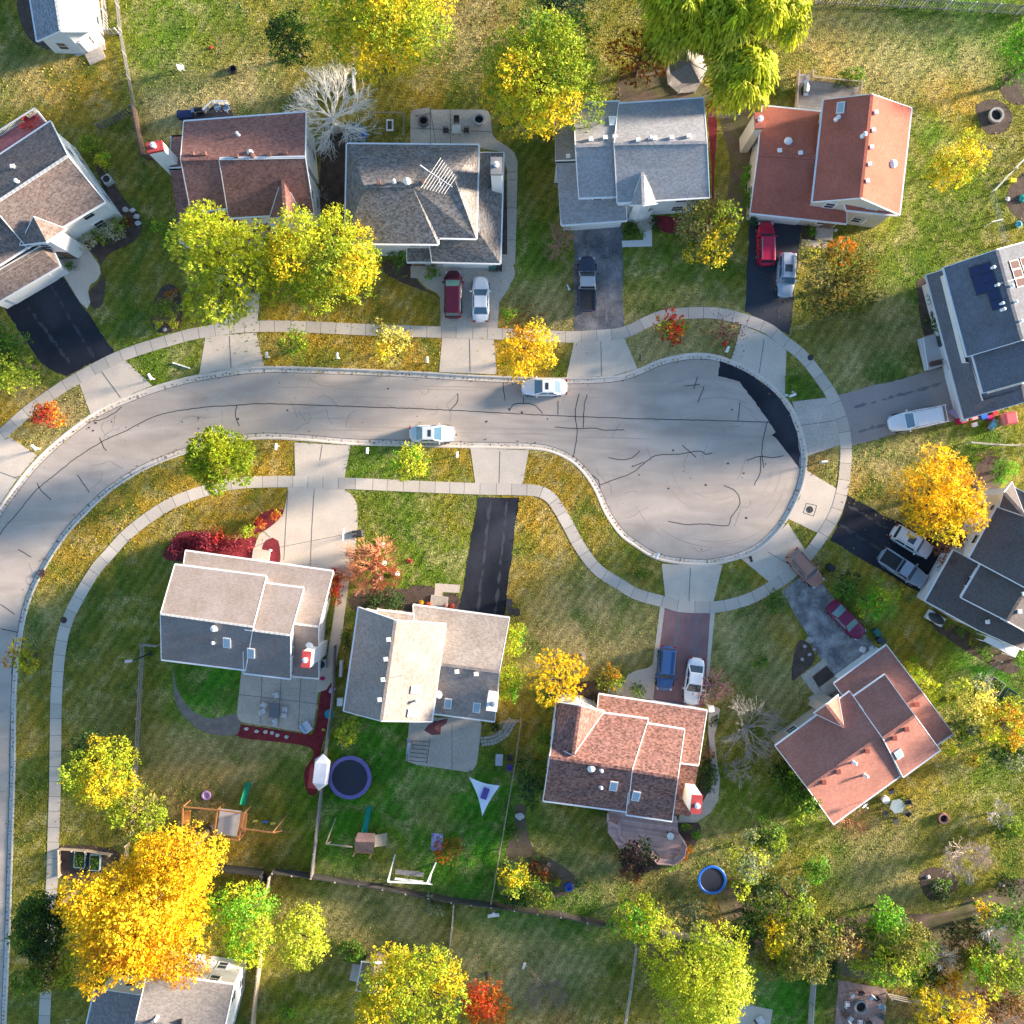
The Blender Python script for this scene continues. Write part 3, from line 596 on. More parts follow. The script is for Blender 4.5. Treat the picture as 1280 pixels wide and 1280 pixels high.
for i in range(len(ww)):
    seg.append((ww[i], wnr[i]))
    if i: acc += np.linalg.norm(ww[i] - ww[i - 1])
    if acc > 1.5 and len(seg) > 2: slab(seg, i); seg = [(ww[i], wnr[i])]; acc = 0
so = mb.obj('sidewalk', M('sidewalk_concrete', (1, 1, 1), 0.9, 0.10, 0.6, 6.0, attr='tint'))
so.data.attributes.new('tint', 'FLOAT_COLOR', 'POINT').data.foreach_set('color', np.array(tint, np.float32).ravel())
tag(so, kind='structure')
# stepping stones' flag path and paver patio are built with the gardens
# ------------------------------------------------------------------ houses
TRIM = M('trim_white', (0.78, 0.77, 0.76), 0.5, 0.04)
FOOT = []          # footprints of buildings in photograph pixels, used to keep grass out
def loop_of(faces):
    """outer boundary of a roof patch (faces counter-clockwise from above) as a list of 3D keys"""
    key = lambda p: (round(p[0], 1), round(p[1], 1), round(p[2], 2))
    de = set()
    for f in faces:
        ks = [key(p) for p in f]
        for a, b in zip(ks, ks[1:] + ks[:1]): de.add((a, b))
    nxt = {a: b for a, b in de if (b, a) not in de}
    st = next(iter(nxt)); out = [st]; cur = nxt[st]
    while cur != st and len(out) < 60:
        out.append(cur); cur = nxt.get(cur, st)
    return out

class House:
    def __init__(self, label, wall, roof, name='house', cat='house', base=None, overhang=0.32, caps=True):
        self.wall, self.roof, self.over = wall, roof, overhang
        self.caps = caps; self.root = None; self.name, self.label, self.cat, self.base = name, label, cat, base
        self.blocks = []; self.tris = []; self.walls = []
    def block(self, faces, walls=True, win=True, th=0.18):
        fs = []
        for f in faces:
            f = [tuple(p) for p in f]
            a = sum(p[0] * q[1] - q[0] * p[1] for p, q in zip(f, f[1:] + f[:1]))   # photo y points down
            if a > 0: f = f[::-1]
            fs.append(f)
        self.blocks.append((fs, walls, win, th)); return self
    def gable(self, a, b, r, s, c, d, **k):
        return self.block([[a, b, s, r], [r, s, c, d]], **k)
    def build(self):
        first = loop_of(self.blocks[0][0])
        c = sum((W(*p) for p in first), Vector()) / len(first)
        self.root = thing(self.name, self.label, self.cat, (c.x, c.y, 0))
        rm = MB(); tm = MB(); wm = MB()
        loops = []
        for fs, walls, win, th in self.blocks:
            lp = [W(*p) for p in loop_of(fs)]; loops.append(lp)
            for f in fs:
                P = [W(*p) for p in f]; n = len(P)
                for i in range(1, n - 1): self.tris.append((P[0], P[i], P[i + 1]))
                rm.add(P, [tuple(range(n))]); rm.add([p - Vector((0, 0, th)) for p in P], [tuple(range(n - 1, -1, -1))])
            m = len(lp)
            for i in range(m):
                a, b = lp[i], lp[(i + 1) % m]; dz = Vector((0, 0, th))
                rm.add([a, b, b - dz, a - dz], [(3, 2, 1, 0)])
                d = (b - a); o = Vector((d.y, -d.x, 0))
                if o.length < 1e-4: continue
                o.normalize(); flat = abs(d.z) < 0.25
                wd, hh = (0.15, 0.15) if flat else (0.07, 0.2)
                ex = d.normalized() * (0.04)
                tm.beam(a + o * (wd / 2 + .004) - Vector((0, 0, .07 if flat else .085)) - ex, b + o * (wd / 2 + .004) - Vector((0, 0, .07 if flat else .085)) + ex, wd, hh)
        self.loops = loops
        for bi, (fs, walls, win, th) in enumerate(self.blocks):
            lp = loops[bi]; FOOT.append([(p.x * PPM + 640, 640 - p.y * PPM) for p in lp])
            if not walls: continue
            pts = []
            m = len(lp)
            for i in range(m):
                p0, p1, p2 = lp[i - 1], lp[i], lp[(i + 1) % m]
                d1 = (p1 - p0).to_2d(); d2 = (p2 - p1).to_2d()
                if d1.length < 1e-5: d1 = d2
                if d2.length < 1e-5: d2 = d1
                d1.normalize(); d2.normalize()
                n1 = Vector((-d1.y, d1.x)); n2 = Vector((-d2.y, d2.x)); nn = n1 + n2
                if nn.length < 0.2: nn = n1
                nn.normalize(); k = self.over / max(0.35, nn.dot(n1))
                pts.append((p1.x + nn.x * k, p1.y + nn.y * k, p1.z - th - .01))
            for i in range(m):
                a, b = pts[i], pts[(i + 1) % m]
                wm.add([(a[0], a[1], -.05), (b[0], b[1], -.05), b, a], [(0, 1, 2, 3)])
                self.walls.append((Vector(a), Vector(b), bi, win))
        
        for fs, *_ in self.blocks if self.caps else ():
            top = max(p[2] for f in fs for p in f); cnt = {}
            for f in fs:
                for a, b in zip(f, f[1:] + f[:1]):
                    k = tuple(sorted((tuple(round(v, 2) for v in a), tuple(round(v, 2) for v in b)))); cnt[k] = cnt.get(k, 0) + 1
            for (a, b), c in cnt.items():
                if c == 2 and min(a[2], b[2]) > top - .35:
                    p, q = W(*a), W(*b); n = max(1, int((q - p).length / .32)); d = (q - p) / n; cm = MB()
                    for i in range(n): cm.beam(p + d * i + Vector((0, 0, .0)), p + d * (i + 1.06) + Vector((0, 0, .02)), .30, .05)
                    cm.obj('ridge_cap', self.roof, self.root)
        wm.obj('wall', self.wall, self.root)
        self.roof_o = rm.obj('roof', self.roof, self.root)
        tm.obj('fascia', TRIM, self.root)
        self._windows()
        return self
    def covered(self, p, bi):
        for j, lp in enumerate(self.loops):
            if j == bi: continue
            if inside(np.array([p.x]), np.array([p.y]), [(q.x, q.y) for q in lp])[0]:
                if min(q.z for q in lp) > p.z - .2 or self.surface(p.x, p.y, j) > p.z: return True
        return False
    def surface(self, x, y, j=None):
        best = 0
        for t in self.tris:
            r = geometry.intersect_ray_tri(*t, Vector((0, 0, -1)), Vector((x, y, 50)), True)
            if r: best = max(best, r.z)
        return best
    def _windows(self):
        self.used = []
        for a, b, bi, win in self.walls:
            d = (b - a).to_2d(); L = d.length
            if not win or L < 1.6: continue
            d.normalize(); out = Vector((d.y, -d.x, 0)); zt = min(a.z, b.z)
            mid = (a + b) / 2
            rows = [1.0] + ([3.65] if zt > 4.7 else [])
            n = max(1, int(L / 3.0))
            for z in rows:
                if z + 1.3 > zt: continue
                for i in range(n):
                    t = (i + .5) / n * L; p = Vector((a.x + d.x * t, a.y + d.y * t, z + .65))
                    if self.covered(p + out * .4, bi): continue
                    if -(p.x * out.x + p.y * out.y) < -18: continue            # faces well away from the street view
                    self.opening(p, d, out, 1.0 if L < 8 else 1.15, 1.3)
    def opening(self, p, d, out, w, h, name='window', panes=True):
        rz = math.atan2(d.y, d.x); c = p + out * .02
        fr = MB()
        for sx, sz, ww, hh in ((0, h / 2, w + .2, .1), (0, -h / 2, w + .2, .1), (-w / 2, 0, .1, h - .1), (w / 2, 0, .1, h - .1), (0, 0, w - .1, .05)):
            fr.box((c.x + d.x * sx, c.y + d.y * sx, c.z + sz), (ww, .12, hh), rz)
        f = fr.obj(name, TRIM, self.root)
        g = MB(); g.box((c.x, c.y, c.z), (w - .1, .07, h - .1), rz); g.obj('pane', GLASS, f)
        self.used.append(p)
    def near_wall(self, px, py, z=1.0):
        q = W(px, py, z); best = None
        for a, b, bi, win in self.walls:
            d = (b - a).to_2d(); L = d.length
            if L < .8: continue
            d.normalize(); t = min(max((q - a).to_2d().dot(d), .1), L - .1); p = Vector((a.x + d.x * t, a.y + d.y * t, 0))
            if self.covered(p + Vector((d.y, -d.x, 0)) * .3 + Vector((0, 0, z)), bi): continue
            e = (p - q).to_2d().length
            if best is None or e < best[0]: best = (e, p, d, Vector((d.y, -d.x, 0)))
        return best[1:]
    def garage_door(self, px, py, w=4.9, h=2.15, col=None):
        p, d, out = self.near_wall(px, py); rz = math.atan2(d.y, d.x)
        m = MB()
        for k in range(4): m.box((p.x + out.x * .05, p.y + out.y * .05, .06 + h / 8 + k * h / 4), (w, .08, h / 4 - .03), rz)
        m.box((p.x + out.x * .02, p.y + out.y * .02, h / 2), (w + .3, .06, h + .2), rz)
        m.obj('garage_door', col or TRIM, self.root); return self
    def door(self, px, py, col=BROWNWOOD):
        p, d, out = self.near_wall(px, py); rz = math.atan2(d.y, d.x)
        m = MB(); m.box((p.x + out.x * .05, p.y + out.y * .05, 1.08), (.95, .09, 2.1), rz)
        m.box((p.x + out.x * .02, p.y + out.y * .02, 1.1), (1.2, .08, 2.25), rz)
        o = m.obj('door', col, self.root)
        k = MB(); k.blob((p.x + out.x * .13 + d.x * .36, p.y + out.y * .13 + d.y * .36, 1.0), (.04, .04, .04), random.Random(1), 6, 4, 0); k.obj('handle', STEEL, o)
        s = MB(); s.box((p.x + out.x * .7, p.y + out.y * .7, .09), (1.8, 1.2, .16), rz); s.obj('doorstep', CONC_OLD, self.root); return self
    def hit(self, px, py):
        o = Vector((0, 0, CAM_H)); d = (W(px, py, 0) - o).normalized(); best = None
        for t in self.tris:
            r = geometry.intersect_ray_tri(*t, d, o, True)
            if r is not None and (best is None or r.z > best[0].z):
                n = (t[1] - t[0]).cross(t[2] - t[0]).normalized()
                if n.z < 0: n = -n
                best = (r, n)
        return best
    def frame(self, n):
        """along-contour and up-slope unit vectors of a roof plane"""
        x = Vector((0, 0, 1)).cross(n)
        if x.length < .05: x = Vector((1, 0, 0))
        x.normalize(); return x, n.cross(x).normalized()
    def slab(self, name, px, py, w, h, t, mats, inner=None, parent=None):
        hp = self.hit(px, py)
        if not hp: return None
        p, n = hp; x, u = self.frame(n)
        def bx(mb, w, h, z0, z1):
            vs = [p + x * (sx * w / 2) + u * (sy * h / 2) + n * z for z in (z0, z1) for sx, sy in ((-1, -1), (1, -1), (1, 1), (-1, 1))]
            mb.add(vs, [(3, 2, 1, 0), (4, 5, 6, 7), (0, 1, 5, 4), (1, 2, 6, 5), (2, 3, 7, 6), (3, 0, 4, 7)])
        m = MB(); bx(m, w, h, -.05, t); o = m.obj(name, mats, self.root)
        if inner:
            m = MB(); bx(m, w - .16, h - .16, t - .03, t + .012); m.obj('pane', inner, o)
        return o
    def skylights(self, pts, w=.75, h=1.15):
        for q in pts: self.slab('skylight', q[0], q[1], q[2] if len(q) > 2 else w, q[3] if len(q) > 3 else h, .14, TRIM, M('skylight_glass', (0.32, 0.40, 0.46), 0.08, 0.05, spec=0.8))
        return self
    def vents(self, pts, col=None, s=.42):
        for x, y in pts:
            hp = self.hit(x, y)
            if not hp: continue
            p, n = hp; m = MB(); m.box((p.x, p.y, p.z + .10), (s * .8, s * .8, .34), .1); m.box((p.x, p.y, p.z + .30), (s, s, .09), .1, 0, .85)
            m.obj('roof_vent', col or WHITE, self.root)
        return self
    def domes(self, pts, r=.42):
        for x, y in pts:
            p, n = self.hit(x, y); m = MB(); m.lathe([(r, -.1), (r, .08), (r * .9, .2), (r * .55, .3), (0, .34)], p, 16); m.obj('sun_tunnel', WHITE, self.root, True)
        return self
    def pipes(self, pts, col=None, r=.10, h=.45):
        for x, y in pts:
            p, n = self.hit(x, y); m = MB(); m.lathe([(r * 2.2, -.1), (r * 1.6, .05), (r, .12), (r, h), (r * 1.7, h + .02), (r * 1.7, h + .12), (0, h + .2)], p, 10); m.obj('flue_pipe', col or WHITE, self.root)
        return self
    def dish(self, px, py, r=.36, az=0.6):
        p, n = self.hit(px, py); o = MB(); o.tube(p - Vector((0, 0, .1)), p + Vector((0, 0, .8)), .03, .03, 6)
        ob = o.obj('dish_mast', STEEL, self.root)
        m = MB(); c = p + Vector((0, 0, .95)); ax = Vector((math.cos(az) * .8, math.sin(az) * .8, .6)).normalized(); s = ax.cross(Vector((0, 0, 1))).normalized(); u = s.cross(ax)
        vs = []; fs = []; K = 5; nn = 14
        for k in range(K + 1):
            for i in range(nn):
                a = 2 * math.pi * i / nn; q = r * k / K; vs.append(c + s * (q * math.cos(a)) + u * (q * 1.1 * math.sin(a)) + ax * (.35 * q * q / r))
        for k in range(K):
            for i in range(nn): fs.append((k * nn + i, k * nn + (i + 1) % nn, (k + 1) * nn + (i + 1) % nn, (k + 1) * nn + i))
        m.add(vs, fs); m.tube(c - u * r * .9 + ax * .1, c + ax * .42, .015, .015, 5); m.box(c + ax * .42, (.1, .1, .1))
        m.obj('dish_bowl', WHITE, ob, True); return self
    def ridge(self, pts, col, w=.3):
        m = MB()
        for (a, b) in pts:
            p, q = W(*a), W(*b); L = (q - p).length; n = max(1, int(L / .45)); d = (q - p) / n
            for i in range(n): m.beam(p + d * i + Vector((0, 0, .03)), p + d * (i + .9) + Vector((0, 0, .03)), w, .05)
        m.obj('ridge_cap', col, self.root); return self
    def chimney(self, px, py, zt, w, dpt, rz, body, cap, cap_h=.5, flue=WHITE):
        c = W(px, py, zt); m = MB(); h = zt - cap_h; m.box((c.x, c.y, h / 2 - .02), (w, dpt, h + .04), rz); o = m.obj('chimney', body, self.root)
        m = MB(); m.box((c.x, c.y, zt - cap_h / 2), (w + .06, dpt + .06, cap_h), rz); m.obj('chimney_top', cap, o)
        m = MB(); m.lathe([(.2, -.02), (.2, .35), (.27, .37), (.27, .45), (0, .5)], (c.x, c.y, zt), 12); m.obj('flue', flue, o); return self

SIDW = siding('white_siding', (0.74, 0.73, 0.72)); SIDC = siding('cream_siding', (0.62, 0.54, 0.44)); SIDG = siding('grey_siding', (0.55, 0.55, 0.56)); SIDT = siding('tan_siding', (0.50, 0.40, 0.32)); SIDP = siding('pale_pink_siding', (0.70, 0.60, 0.56))

# house at the top left corner, cut by the frame
h = House('grey roofed white house with rear deck, cut off by the top edge', SIDW, shingle('shingle_slate', (0.27, 0.27, 0.30)), caps=False)
h.gable((31, -45, 3.1), (46.5, 51, 3.1), (62, -55, 5.3), (76, 38, 5.3), (118.5, 38, 3.1), (105, -60, 3.1)).build()
h.ridge([((62, -55, 5.32), (76, 38, 5.32))], M('ridge_pale', (0.55, 0.54, 0.52))); h.door(108, 52, WHITE)

# house at the left edge with the dark driveway
R2 = shingle('shingle_brown', (0.215, 0.16, 0.14), (0.175, 0.135, 0.12))
h = House('brown shingled white house at the left edge above the freshly sealed driveway', SIDW, R2, caps=False)
h.gable((-31, 214, 5.5), (63, 152, 5.5), (-10, 257, 8), (84.4, 195.4, 8), (131, 252, 5.5), (34, 309, 5.5))
h.block([[(-110, 330, 7.3), (-8, 262, 7.3), (33, 309, 5.2), (-70, 375, 5.2)], [(-150, 275, 5.2), (-40, 205, 5.2), (-8, 262, 7.3), (-110, 330, 7.3)]])
h.block([[(42, 271, 7.02), (58, 302, 7.0), (25, 306, 5.45)], [(42, 271, 7.02), (82, 286, 5.45), (58, 302, 7.0)]])
h.block([[(-30, 355, 4.4), (50, 309, 4.4), (74, 332.5, 3.0), (-14, 384, 3.0)], [(50, 309, 4.4), (62, 306, 3.0), (74, 332.5, 3.0)]])
h.build(); h.ridge([((-10, 257, 8.02), (84.4, 195.4, 8.02))], MATS['ridge_pale']); h.pipes([(23, 228)], r=.12); h.vents([(17, 209)])
h.garage_door(38, 358); h.door(84, 312)

# red-brown house with the white gable wall
R3 = shingle('shingle_redbrown', (0.27, 0.130, 0.105), (0.235, 0.118, 0.10), .28)
h = House('red brown roofed house with tall white gable wall and small front gable', SIDW, R3)
h.block([[(230, 152, 5.5), (382, 140.5, 5.5), (381, 196, 8), (274, 198, 8), (226, 199, 8)], [(226, 199, 8), (274, 198, 8), (284, 260, 5.5), (238.7, 264, 5.5)]])
h.block([[(274, 198.5, 8.02), (381, 196.4, 8.02), (392, 266, 5.3), (286, 272, 5.3)]])
h.block([[(353, 221, 7.05), (357, 270, 7.0), (337, 273, 5.4)], [(353, 221, 7.05), (376, 267, 5.4), (357, 270, 7.0)]])
h.block([[(214.6, 171, 3.0), (234, 170, 3.0), (234, 210, 4.8), (212, 211, 4.8)], [(212, 211, 4.8), (250, 209, 4.8), (302, 262, 3.7), (302, 297, 2.9), (226.6, 303, 2.9)]])
h.build(); h.vents([(241, 193), (256, 193), (296, 196), (337, 194), (357, 192)], M('roof_vent_brown', (0.2, 0.10, 0.08))); h.pipes([(298, 169)]); h.domes([(313, 191)], .3); h.pipes([(316, 196)], MATS['roof_vent_brown'], .15)
h.chimney(193, 183, 8.4, 1.5, .9, .2, SIDW, REDPAINT, .35); h.garage_door(260, 292); h.door(330, 280)

# grey hipped house with the TV aerial
R4 = shingle('shingle_grey_hip', (0.20, 0.175, 0.16), (0.165, 0.155, 0.155), .42)
h = House('grey hip roofed house carrying a large television aerial', SIDG, R4)
A, B, C, D, E, E2, F = (434, 180, 5.5), (538.5, 181, 5.5), (598, 181.5, 5.5), (595, 298, 5.5), (547.5, 297, 5.5), (547, 305, 5.5), (431.5, 304, 5.5)
r1, r2, r3, r4 = (455.6, 233, 7.9), (515, 232, 7.9), (556, 219, 8.0), (568, 224, 8.0)
h.block([[A, r1, F], [A, B, r3, r2, r1], [B, C, r4, r3], [C, D, r4], [r2, r3, r4, D, E], [r2, E, E2], [r1, r2, E2, F]])
h.block([[(600, 191, 4.5), (629, 191, 3.1), (625, 329, 3.1), (597, 288, 4.8)], [(597, 288, 4.8), (625, 329, 3.1), (540, 327, 3.1), (536, 297, 4.5)]])
h.block([[(509, 300, 3.0), (540, 300, 3.0), (540, 327, 2.7), (509, 327, 2.7)]], win=False)
h.build(); h.vents([(474, 230), (530, 228)], MATS['roof_vent_brown']); h.pipes([(493, 228)]); h.domes([(509, 227)], .36); h.chimney(620.5, 207, 8.4, 1.05, 1.6, 0, SIDW, M('chimney_grey', (0.2, 0.2, 0.21)), .3)
h.garage_door(585, 332); h.door(523, 330)
ae = MB(); p0, _ = h.hit(551, 233); ae.tube(p0, p0 + Vector((0, 0, 2.2)), .04, .03, 6)
tp = p0 + Vector((0, 0, 2.2)); ax = Vector((-.78, .62, 0)).normalized(); sx = Vector((ax.y, -ax.x, 0))
ax = Vector((.86, -.5, 0)); sx = Vector((.55, .83, 0)).normalized(); ax = Vector((.83, -.55, 0))
ae.tube(tp - ax * 1.7, tp + ax * 1.5, .03, .03, 5)
for k in range(9):
    q = tp + ax * (-.9 + k * .27); ln = 1.7 - k * .09; ae.tube(q - sx * ln, q + sx * ln, .022, .022, 4)
ae.tube(tp - ax * 1.7 - Vector((.35, -.25, 0)), tp - ax * 1.7 + Vector((.35, -.25, 0)), .06, .06, 5)
ae.obj('television_aerial', M('aluminium', (0.62, 0.62, 0.62), .4, .05), h.root)

# pale grey house with the white front gable
R5 = shingle('shingle_pale', (0.33, 0.315, 0.315), (0.29, 0.285, 0.295), .16)
h = House('pale grey roofed house with narrow white front gable and white path', SIDW, R5)
h.gable((773.5, 130, 5.5), (879, 123, 5.5), (768, 180, 8), (883.5, 178, 8), (886.5, 246, 5.5), (772, 253, 5.5))
h.gable((717.5, 130, 5.3), (774, 127, 5.3), (719.6, 182.5, 7.65), (775, 181, 7.65), (774, 245, 5.3), (724, 247, 5.3))
h.block([[(803, 216, 6.85), (804.5, 256, 6.8), (788, 256, 5.3)], [(803, 216, 6.85), (822, 254, 5.3), (804.5, 256, 6.8)]])
h.block([[(694, 142, 3.1), (722, 140, 3.1), (724, 201, 5.0), (695, 202, 5.0)], [(695, 202, 5.0), (765, 200, 5.0), (782, 252, 3.9), (783.5, 275, 3.0), (702.5, 281, 3.0)]])
h.build(); h.vents([(738, 175), (756, 173), (768, 172), (797, 176), (818, 174), (839, 173), (860, 171), (710, 196)]); h.pipes([(812, 174)]); h.skylights([(766, 152)]); h.garage_door(745, 284); h.door(805, 266, WHITE)

# maroon and orange roof
R6 = shingle('shingle_maroon', (0.40, 0.125, 0.085), (0.38, 0.12, 0.083), .10)
h = House('maroon roofed house with wooden rear deck, east slope glowing orange', SIDC, R6)
h.gable((1030, 125, 5.5), (1016, 252, 5.5), (1090, 118, 8), (1076, 247, 8), (1124, 268, 5.5), (1139, 135, 5.5))
h.block([[(1055, 252, 5.1), (1094, 252, 5.1), (1122, 268.5, 4.9), (1058, 262, 4.7)]])
h.block([[(953, 132.5, 3.1), (1036, 141, 3.1), (1040, 199, 5.4), (948, 192.5, 5.4)], [(948, 192.5, 5.4), (1040, 199, 5.4), (1058, 256, 3.9), (1058, 279, 2.9), (938, 266, 2.9)]])
h.build(); h.skylights([(1051, 135, 1.1, .75)]); h.pipes([(1046, 149), (1079, 170)], r=.13); h.vents([(1094, 141.5), (1091, 163.5), (1088.5, 184.5), (1086, 206), (1083.5, 227), (974, 189), (1000, 192)])
h.domes([(1116, 205), (985, 177)], .42); h.chimney(949.5, 150, 6.2, .8, 1.5, .05, SIDC, R6, .4); h.garage_door(968, 270); h.door(1035, 280)
m = MB(); c = W(1083, 272, 1.2)
for k in range(3): m.box((c.x - .8 + k * .8, c.y - (.25 if k == 1 else 0), 1.3), (.8, .5, 1.3), (-.5, 0, .5)[k])
m.obj('bay_window', TRIM, h.root)

# blue-grey house with solar panels at the right edge
R7 = shingle('shingle_bluegrey', (0.145, 0.15, 0.17), (0.13, 0.14, 0.165), .14)
h = House('blue grey roofed house with solar panels at the right edge', SIDW, R7, overhang=.55)
h.gable((1180, 334.7, 5.5), (1209, 445.5, 5.5), (1246, 312.4, 8), (1277.4, 425, 8), (1335, 408, 5.5), (1302, 297, 5.5))
h.gable((1216, 443, 5.1), (1229, 491, 5.1), (1284, 422, 7.3), (1297, 472, 7.3), (1350, 455, 5.1), (1337, 405, 5.1))
h.block([[(1158, 344, 2.6), (1186, 335.5, 4.7), (1214, 446, 4.7), (1220, 447, 4.7), (1235, 492, 4.6), (1278, 480, 5.6), (1282, 502, 5.4), (1205, 524, 2.6)], [(1278, 480, 5.6), (1330, 466, 3.4), (1336, 486, 3.2), (1282, 502, 5.4)]])
h.build(); h.garage_door(1196, 497); h.door(1178, 425, M('dark_door', (0.05, 0.05, 0.06), .5))
SOLAR = M('solar_cells', (0.012, 0.018, 0.075), 0.15, 0.12, spec=0.7)
for i, j in [(0, 0), (1, 0), (0, 1), (1, 1), (0, 2), (1, 2), (1, 3), (1, 4)]:
    h.slab('solar_panel', 1219 + 13.2 * i + 3.5 * j, 339 - 3.6 * i + 11.2 * j, 1.0, 1.02, .09, DARKMETAL, SOLAR)
for i in range(2):
    for j in range(3): h.slab('solar_panel', 1268 + i * 13 + j * 3.6, 331 - i * 4 + j * 11, .9, 1.3, .09, DARKMETAL, M('solar_cells_brown', (0.08, 0.04, 0.04), .7, .1, spec=.1))  # brown cell colour paints in a reflection on these panels
h.pipes([(1240, 335), (1245, 357), (1251, 380), (1253, 387), (1263, 358), (1268, 378), (1274, 402)], r=.1, h=.3)
m = MB(); a, _ = h.hit(1246, 356); b, _ = h.hit(1266, 350); m.tube(a + Vector((0, 0, .25)), b + Vector((0, 0, .25)), .06, .06); m.obj('conduit', WHITE, h.root)

# dark house at the right edge
R8 = shingle('shingle_dark', (0.125, 0.105, 0.10), (0.11, 0.098, 0.096), .14)
h = House('dark roofed house at the right edge behind the golden tree', SIDW, R8)
h.block([[(1212, 697, 5.5), (1262, 606, 5.5), (1335, 645, 8.0), (1285, 736, 8.0)], [(1285, 736, 8.0), (1335, 645, 8.0), (1400, 690, 5.5), (1350, 780, 5.5)]])
h.block([[(1202, 747, 5.2), (1226.6, 705, 5.2), (1284, 732, 7.6), (1259, 776, 7.6)], [(1259, 776, 7.6), (1284, 732, 7.6), (1340, 765, 5.2), (1315, 808, 5.2)]])
h.block([[(1157, 751, 3.0), (1192, 688, 3.0), (1262, 724, 5.0), (1222, 787, 5.0)], [(1222, 787, 5.0), (1262, 724, 5.0), (1315, 750, 3.0), (1278, 812, 3.0)]])
h.block([[(1281, 645, 7.1), (1255, 616, 7.05), (1265, 603, 5.6)], [(1281, 645, 7.1), (1249, 634, 5.6), (1255, 616, 7.05)]])
h.build(); h.vents([(1233, 777), (1273, 764)]); h.vents([(1279, 742)]); h.garage_door(1172, 722)

# salmon roofed house standing at an angle
R9 = shingle('shingle_salmon', (0.38, 0.165, 0.125), (0.35, 0.155, 0.12), .13)
h = House('salmon roofed house set at an angle at the end of the cracked gravelly drive', SIDT, R9)
h.gable((969.5, 932.6, 3.4), (1062, 865, 3.4), (1009.6, 984.7, 5.9), (1102, 919, 5.9), (1124.8, 969.7, 3.4), (1041.8, 1029.8, 3.4))
h.gable((1067, 871, 3.6), (1106, 843.7, 3.6), (1104, 922.5, 6.3), (1143.5, 895, 6.3), (1174.6, 937.5, 3.6), (1129, 970.7, 3.6))
h.gable((1043, 854.5, 2.6), (1108, 807, 2.6), (1085, 914, 4.9), (1154, 867, 4.9), (1191, 917, 2.7), (1125, 962, 2.7))
h.block([[(1054.5, 909, 5.05), (1033, 881, 5.0), (1047.5, 869, 3.3)], [(1054.5, 909, 5.05), (1018, 891.5, 3.3), (1033, 881, 5.0)]])
h.build(); h.vents([(1145, 880), (1132, 911), (1117, 922), (1083, 938), (1047, 964), (1029, 977)], M('roof_vent_red', (0.28, 0.07, 0.05)), .5); h.skylights([(1123, 942)]); h.pipes([(1066, 952), (1080, 968)], r=.11, h=.7); h.dish(1076, 1002, az=-.9)
h.garage_door(1076, 834); h.door(1052, 876)

# speckled red-brown house by the twin car driveway
R10 = shingle('shingle_speckled_red', (0.255, 0.125, 0.10), (0.215, 0.112, 0.095), .5)
h = House('speckled brick coloured roof house behind the mauve driveway', SIDC, R10)
h.gable((697, 884, 5.5), (810, 899.5, 5.5), (687.4, 946.6, 8), (790, 962, 8), (784, 1014.3, 5.5), (679.3, 1000.5, 5.5))
h.gable((806, 904.5, 5.4), (855.4, 912.5, 5.4), (789, 963, 7.8), (846.9, 973, 7.8), (839.8, 1025.9, 5.4), (783, 1018, 5.4))
h.block([[(716.5, 944, 8.0), (725, 882.5, 7.9), (696, 878, 5.5), (689, 930, 7.0)], [(716.5, 944, 8.0), (752, 893, 5.9), (754.5, 889, 5.5), (725, 882.5, 7.9)]])
h.block([[(748.8, 868.4, 3.0), (883.4, 888.7, 3.0), (873, 956, 5.2), (742, 938, 5.2)], [(795, 945.5, 5.2), (873, 956, 5.2), (863, 1020.8, 3.0), (788, 1010, 3.0)]])
h.build(); h.domes([(739, 960.5)], .38); h.pipes([(751.5, 962), (751, 983)]); h.skylights([(767, 982), (795, 994.5)]); h.chimney(871, 1006, 8.2, .95, 1.7, -.1, SIDW, REDPAINT, .3)
h.garage_door(845, 884); h.door(770, 880)

# cream and blue-shaded house with the red parasol
R11 = shingle('shingle_cream', (0.30, 0.25, 0.22), (0.28, 0.24, 0.215), .17)
h = House('cream shingled house beside the black asphalt drive with rear patio and folded parasol', SIDC, R11)
h.gable((448.6, 759.6, 5.5), (430.3, 888.6, 5.5), (494.3, 775.9, 8), (476.6, 901, 8), (539, 901.8, 5.5), (556, 780, 5.5))
h.gable((516.6, 756.6, 3.1), (636.5, 772.8, 3.1), (520, 826, 5.3), (624, 840, 5.3), (618, 901.4, 3.1), (530, 890, 3.1))
h.block([[(472, 763, 5.0), (517, 768.5, 5.0), (515, 779, 5.3), (470, 775, 5.3)]], win=False)
h.build(); h.vents([(486, 799), (482.5, 823.5), (479, 849), (475, 874), (571, 839), (595, 842)]); h.skylights([(520, 862, .75, 1.1), (516, 891, .75, 1.1), (560, 879), (596, 884)]); h.pipes([(521, 875)]); h.dish(549, 866, az=.3)
h.chimney(615.5, 879, 6.8, 1.5, 1.0, 1.45, SIDW, WHITE, .2, STEEL); h.garage_door(600, 768); h.door(547, 760)
m = MB(); a, _ = h.hit(484, 848); m.tube(a, a + Vector((0, 0, .5)), .03, .03); m.tube(a + Vector((-.3, 0, .5)), a + Vector((1.5, .4, .5)), .03, .03); m.obj('aerial', STEEL, h.root)

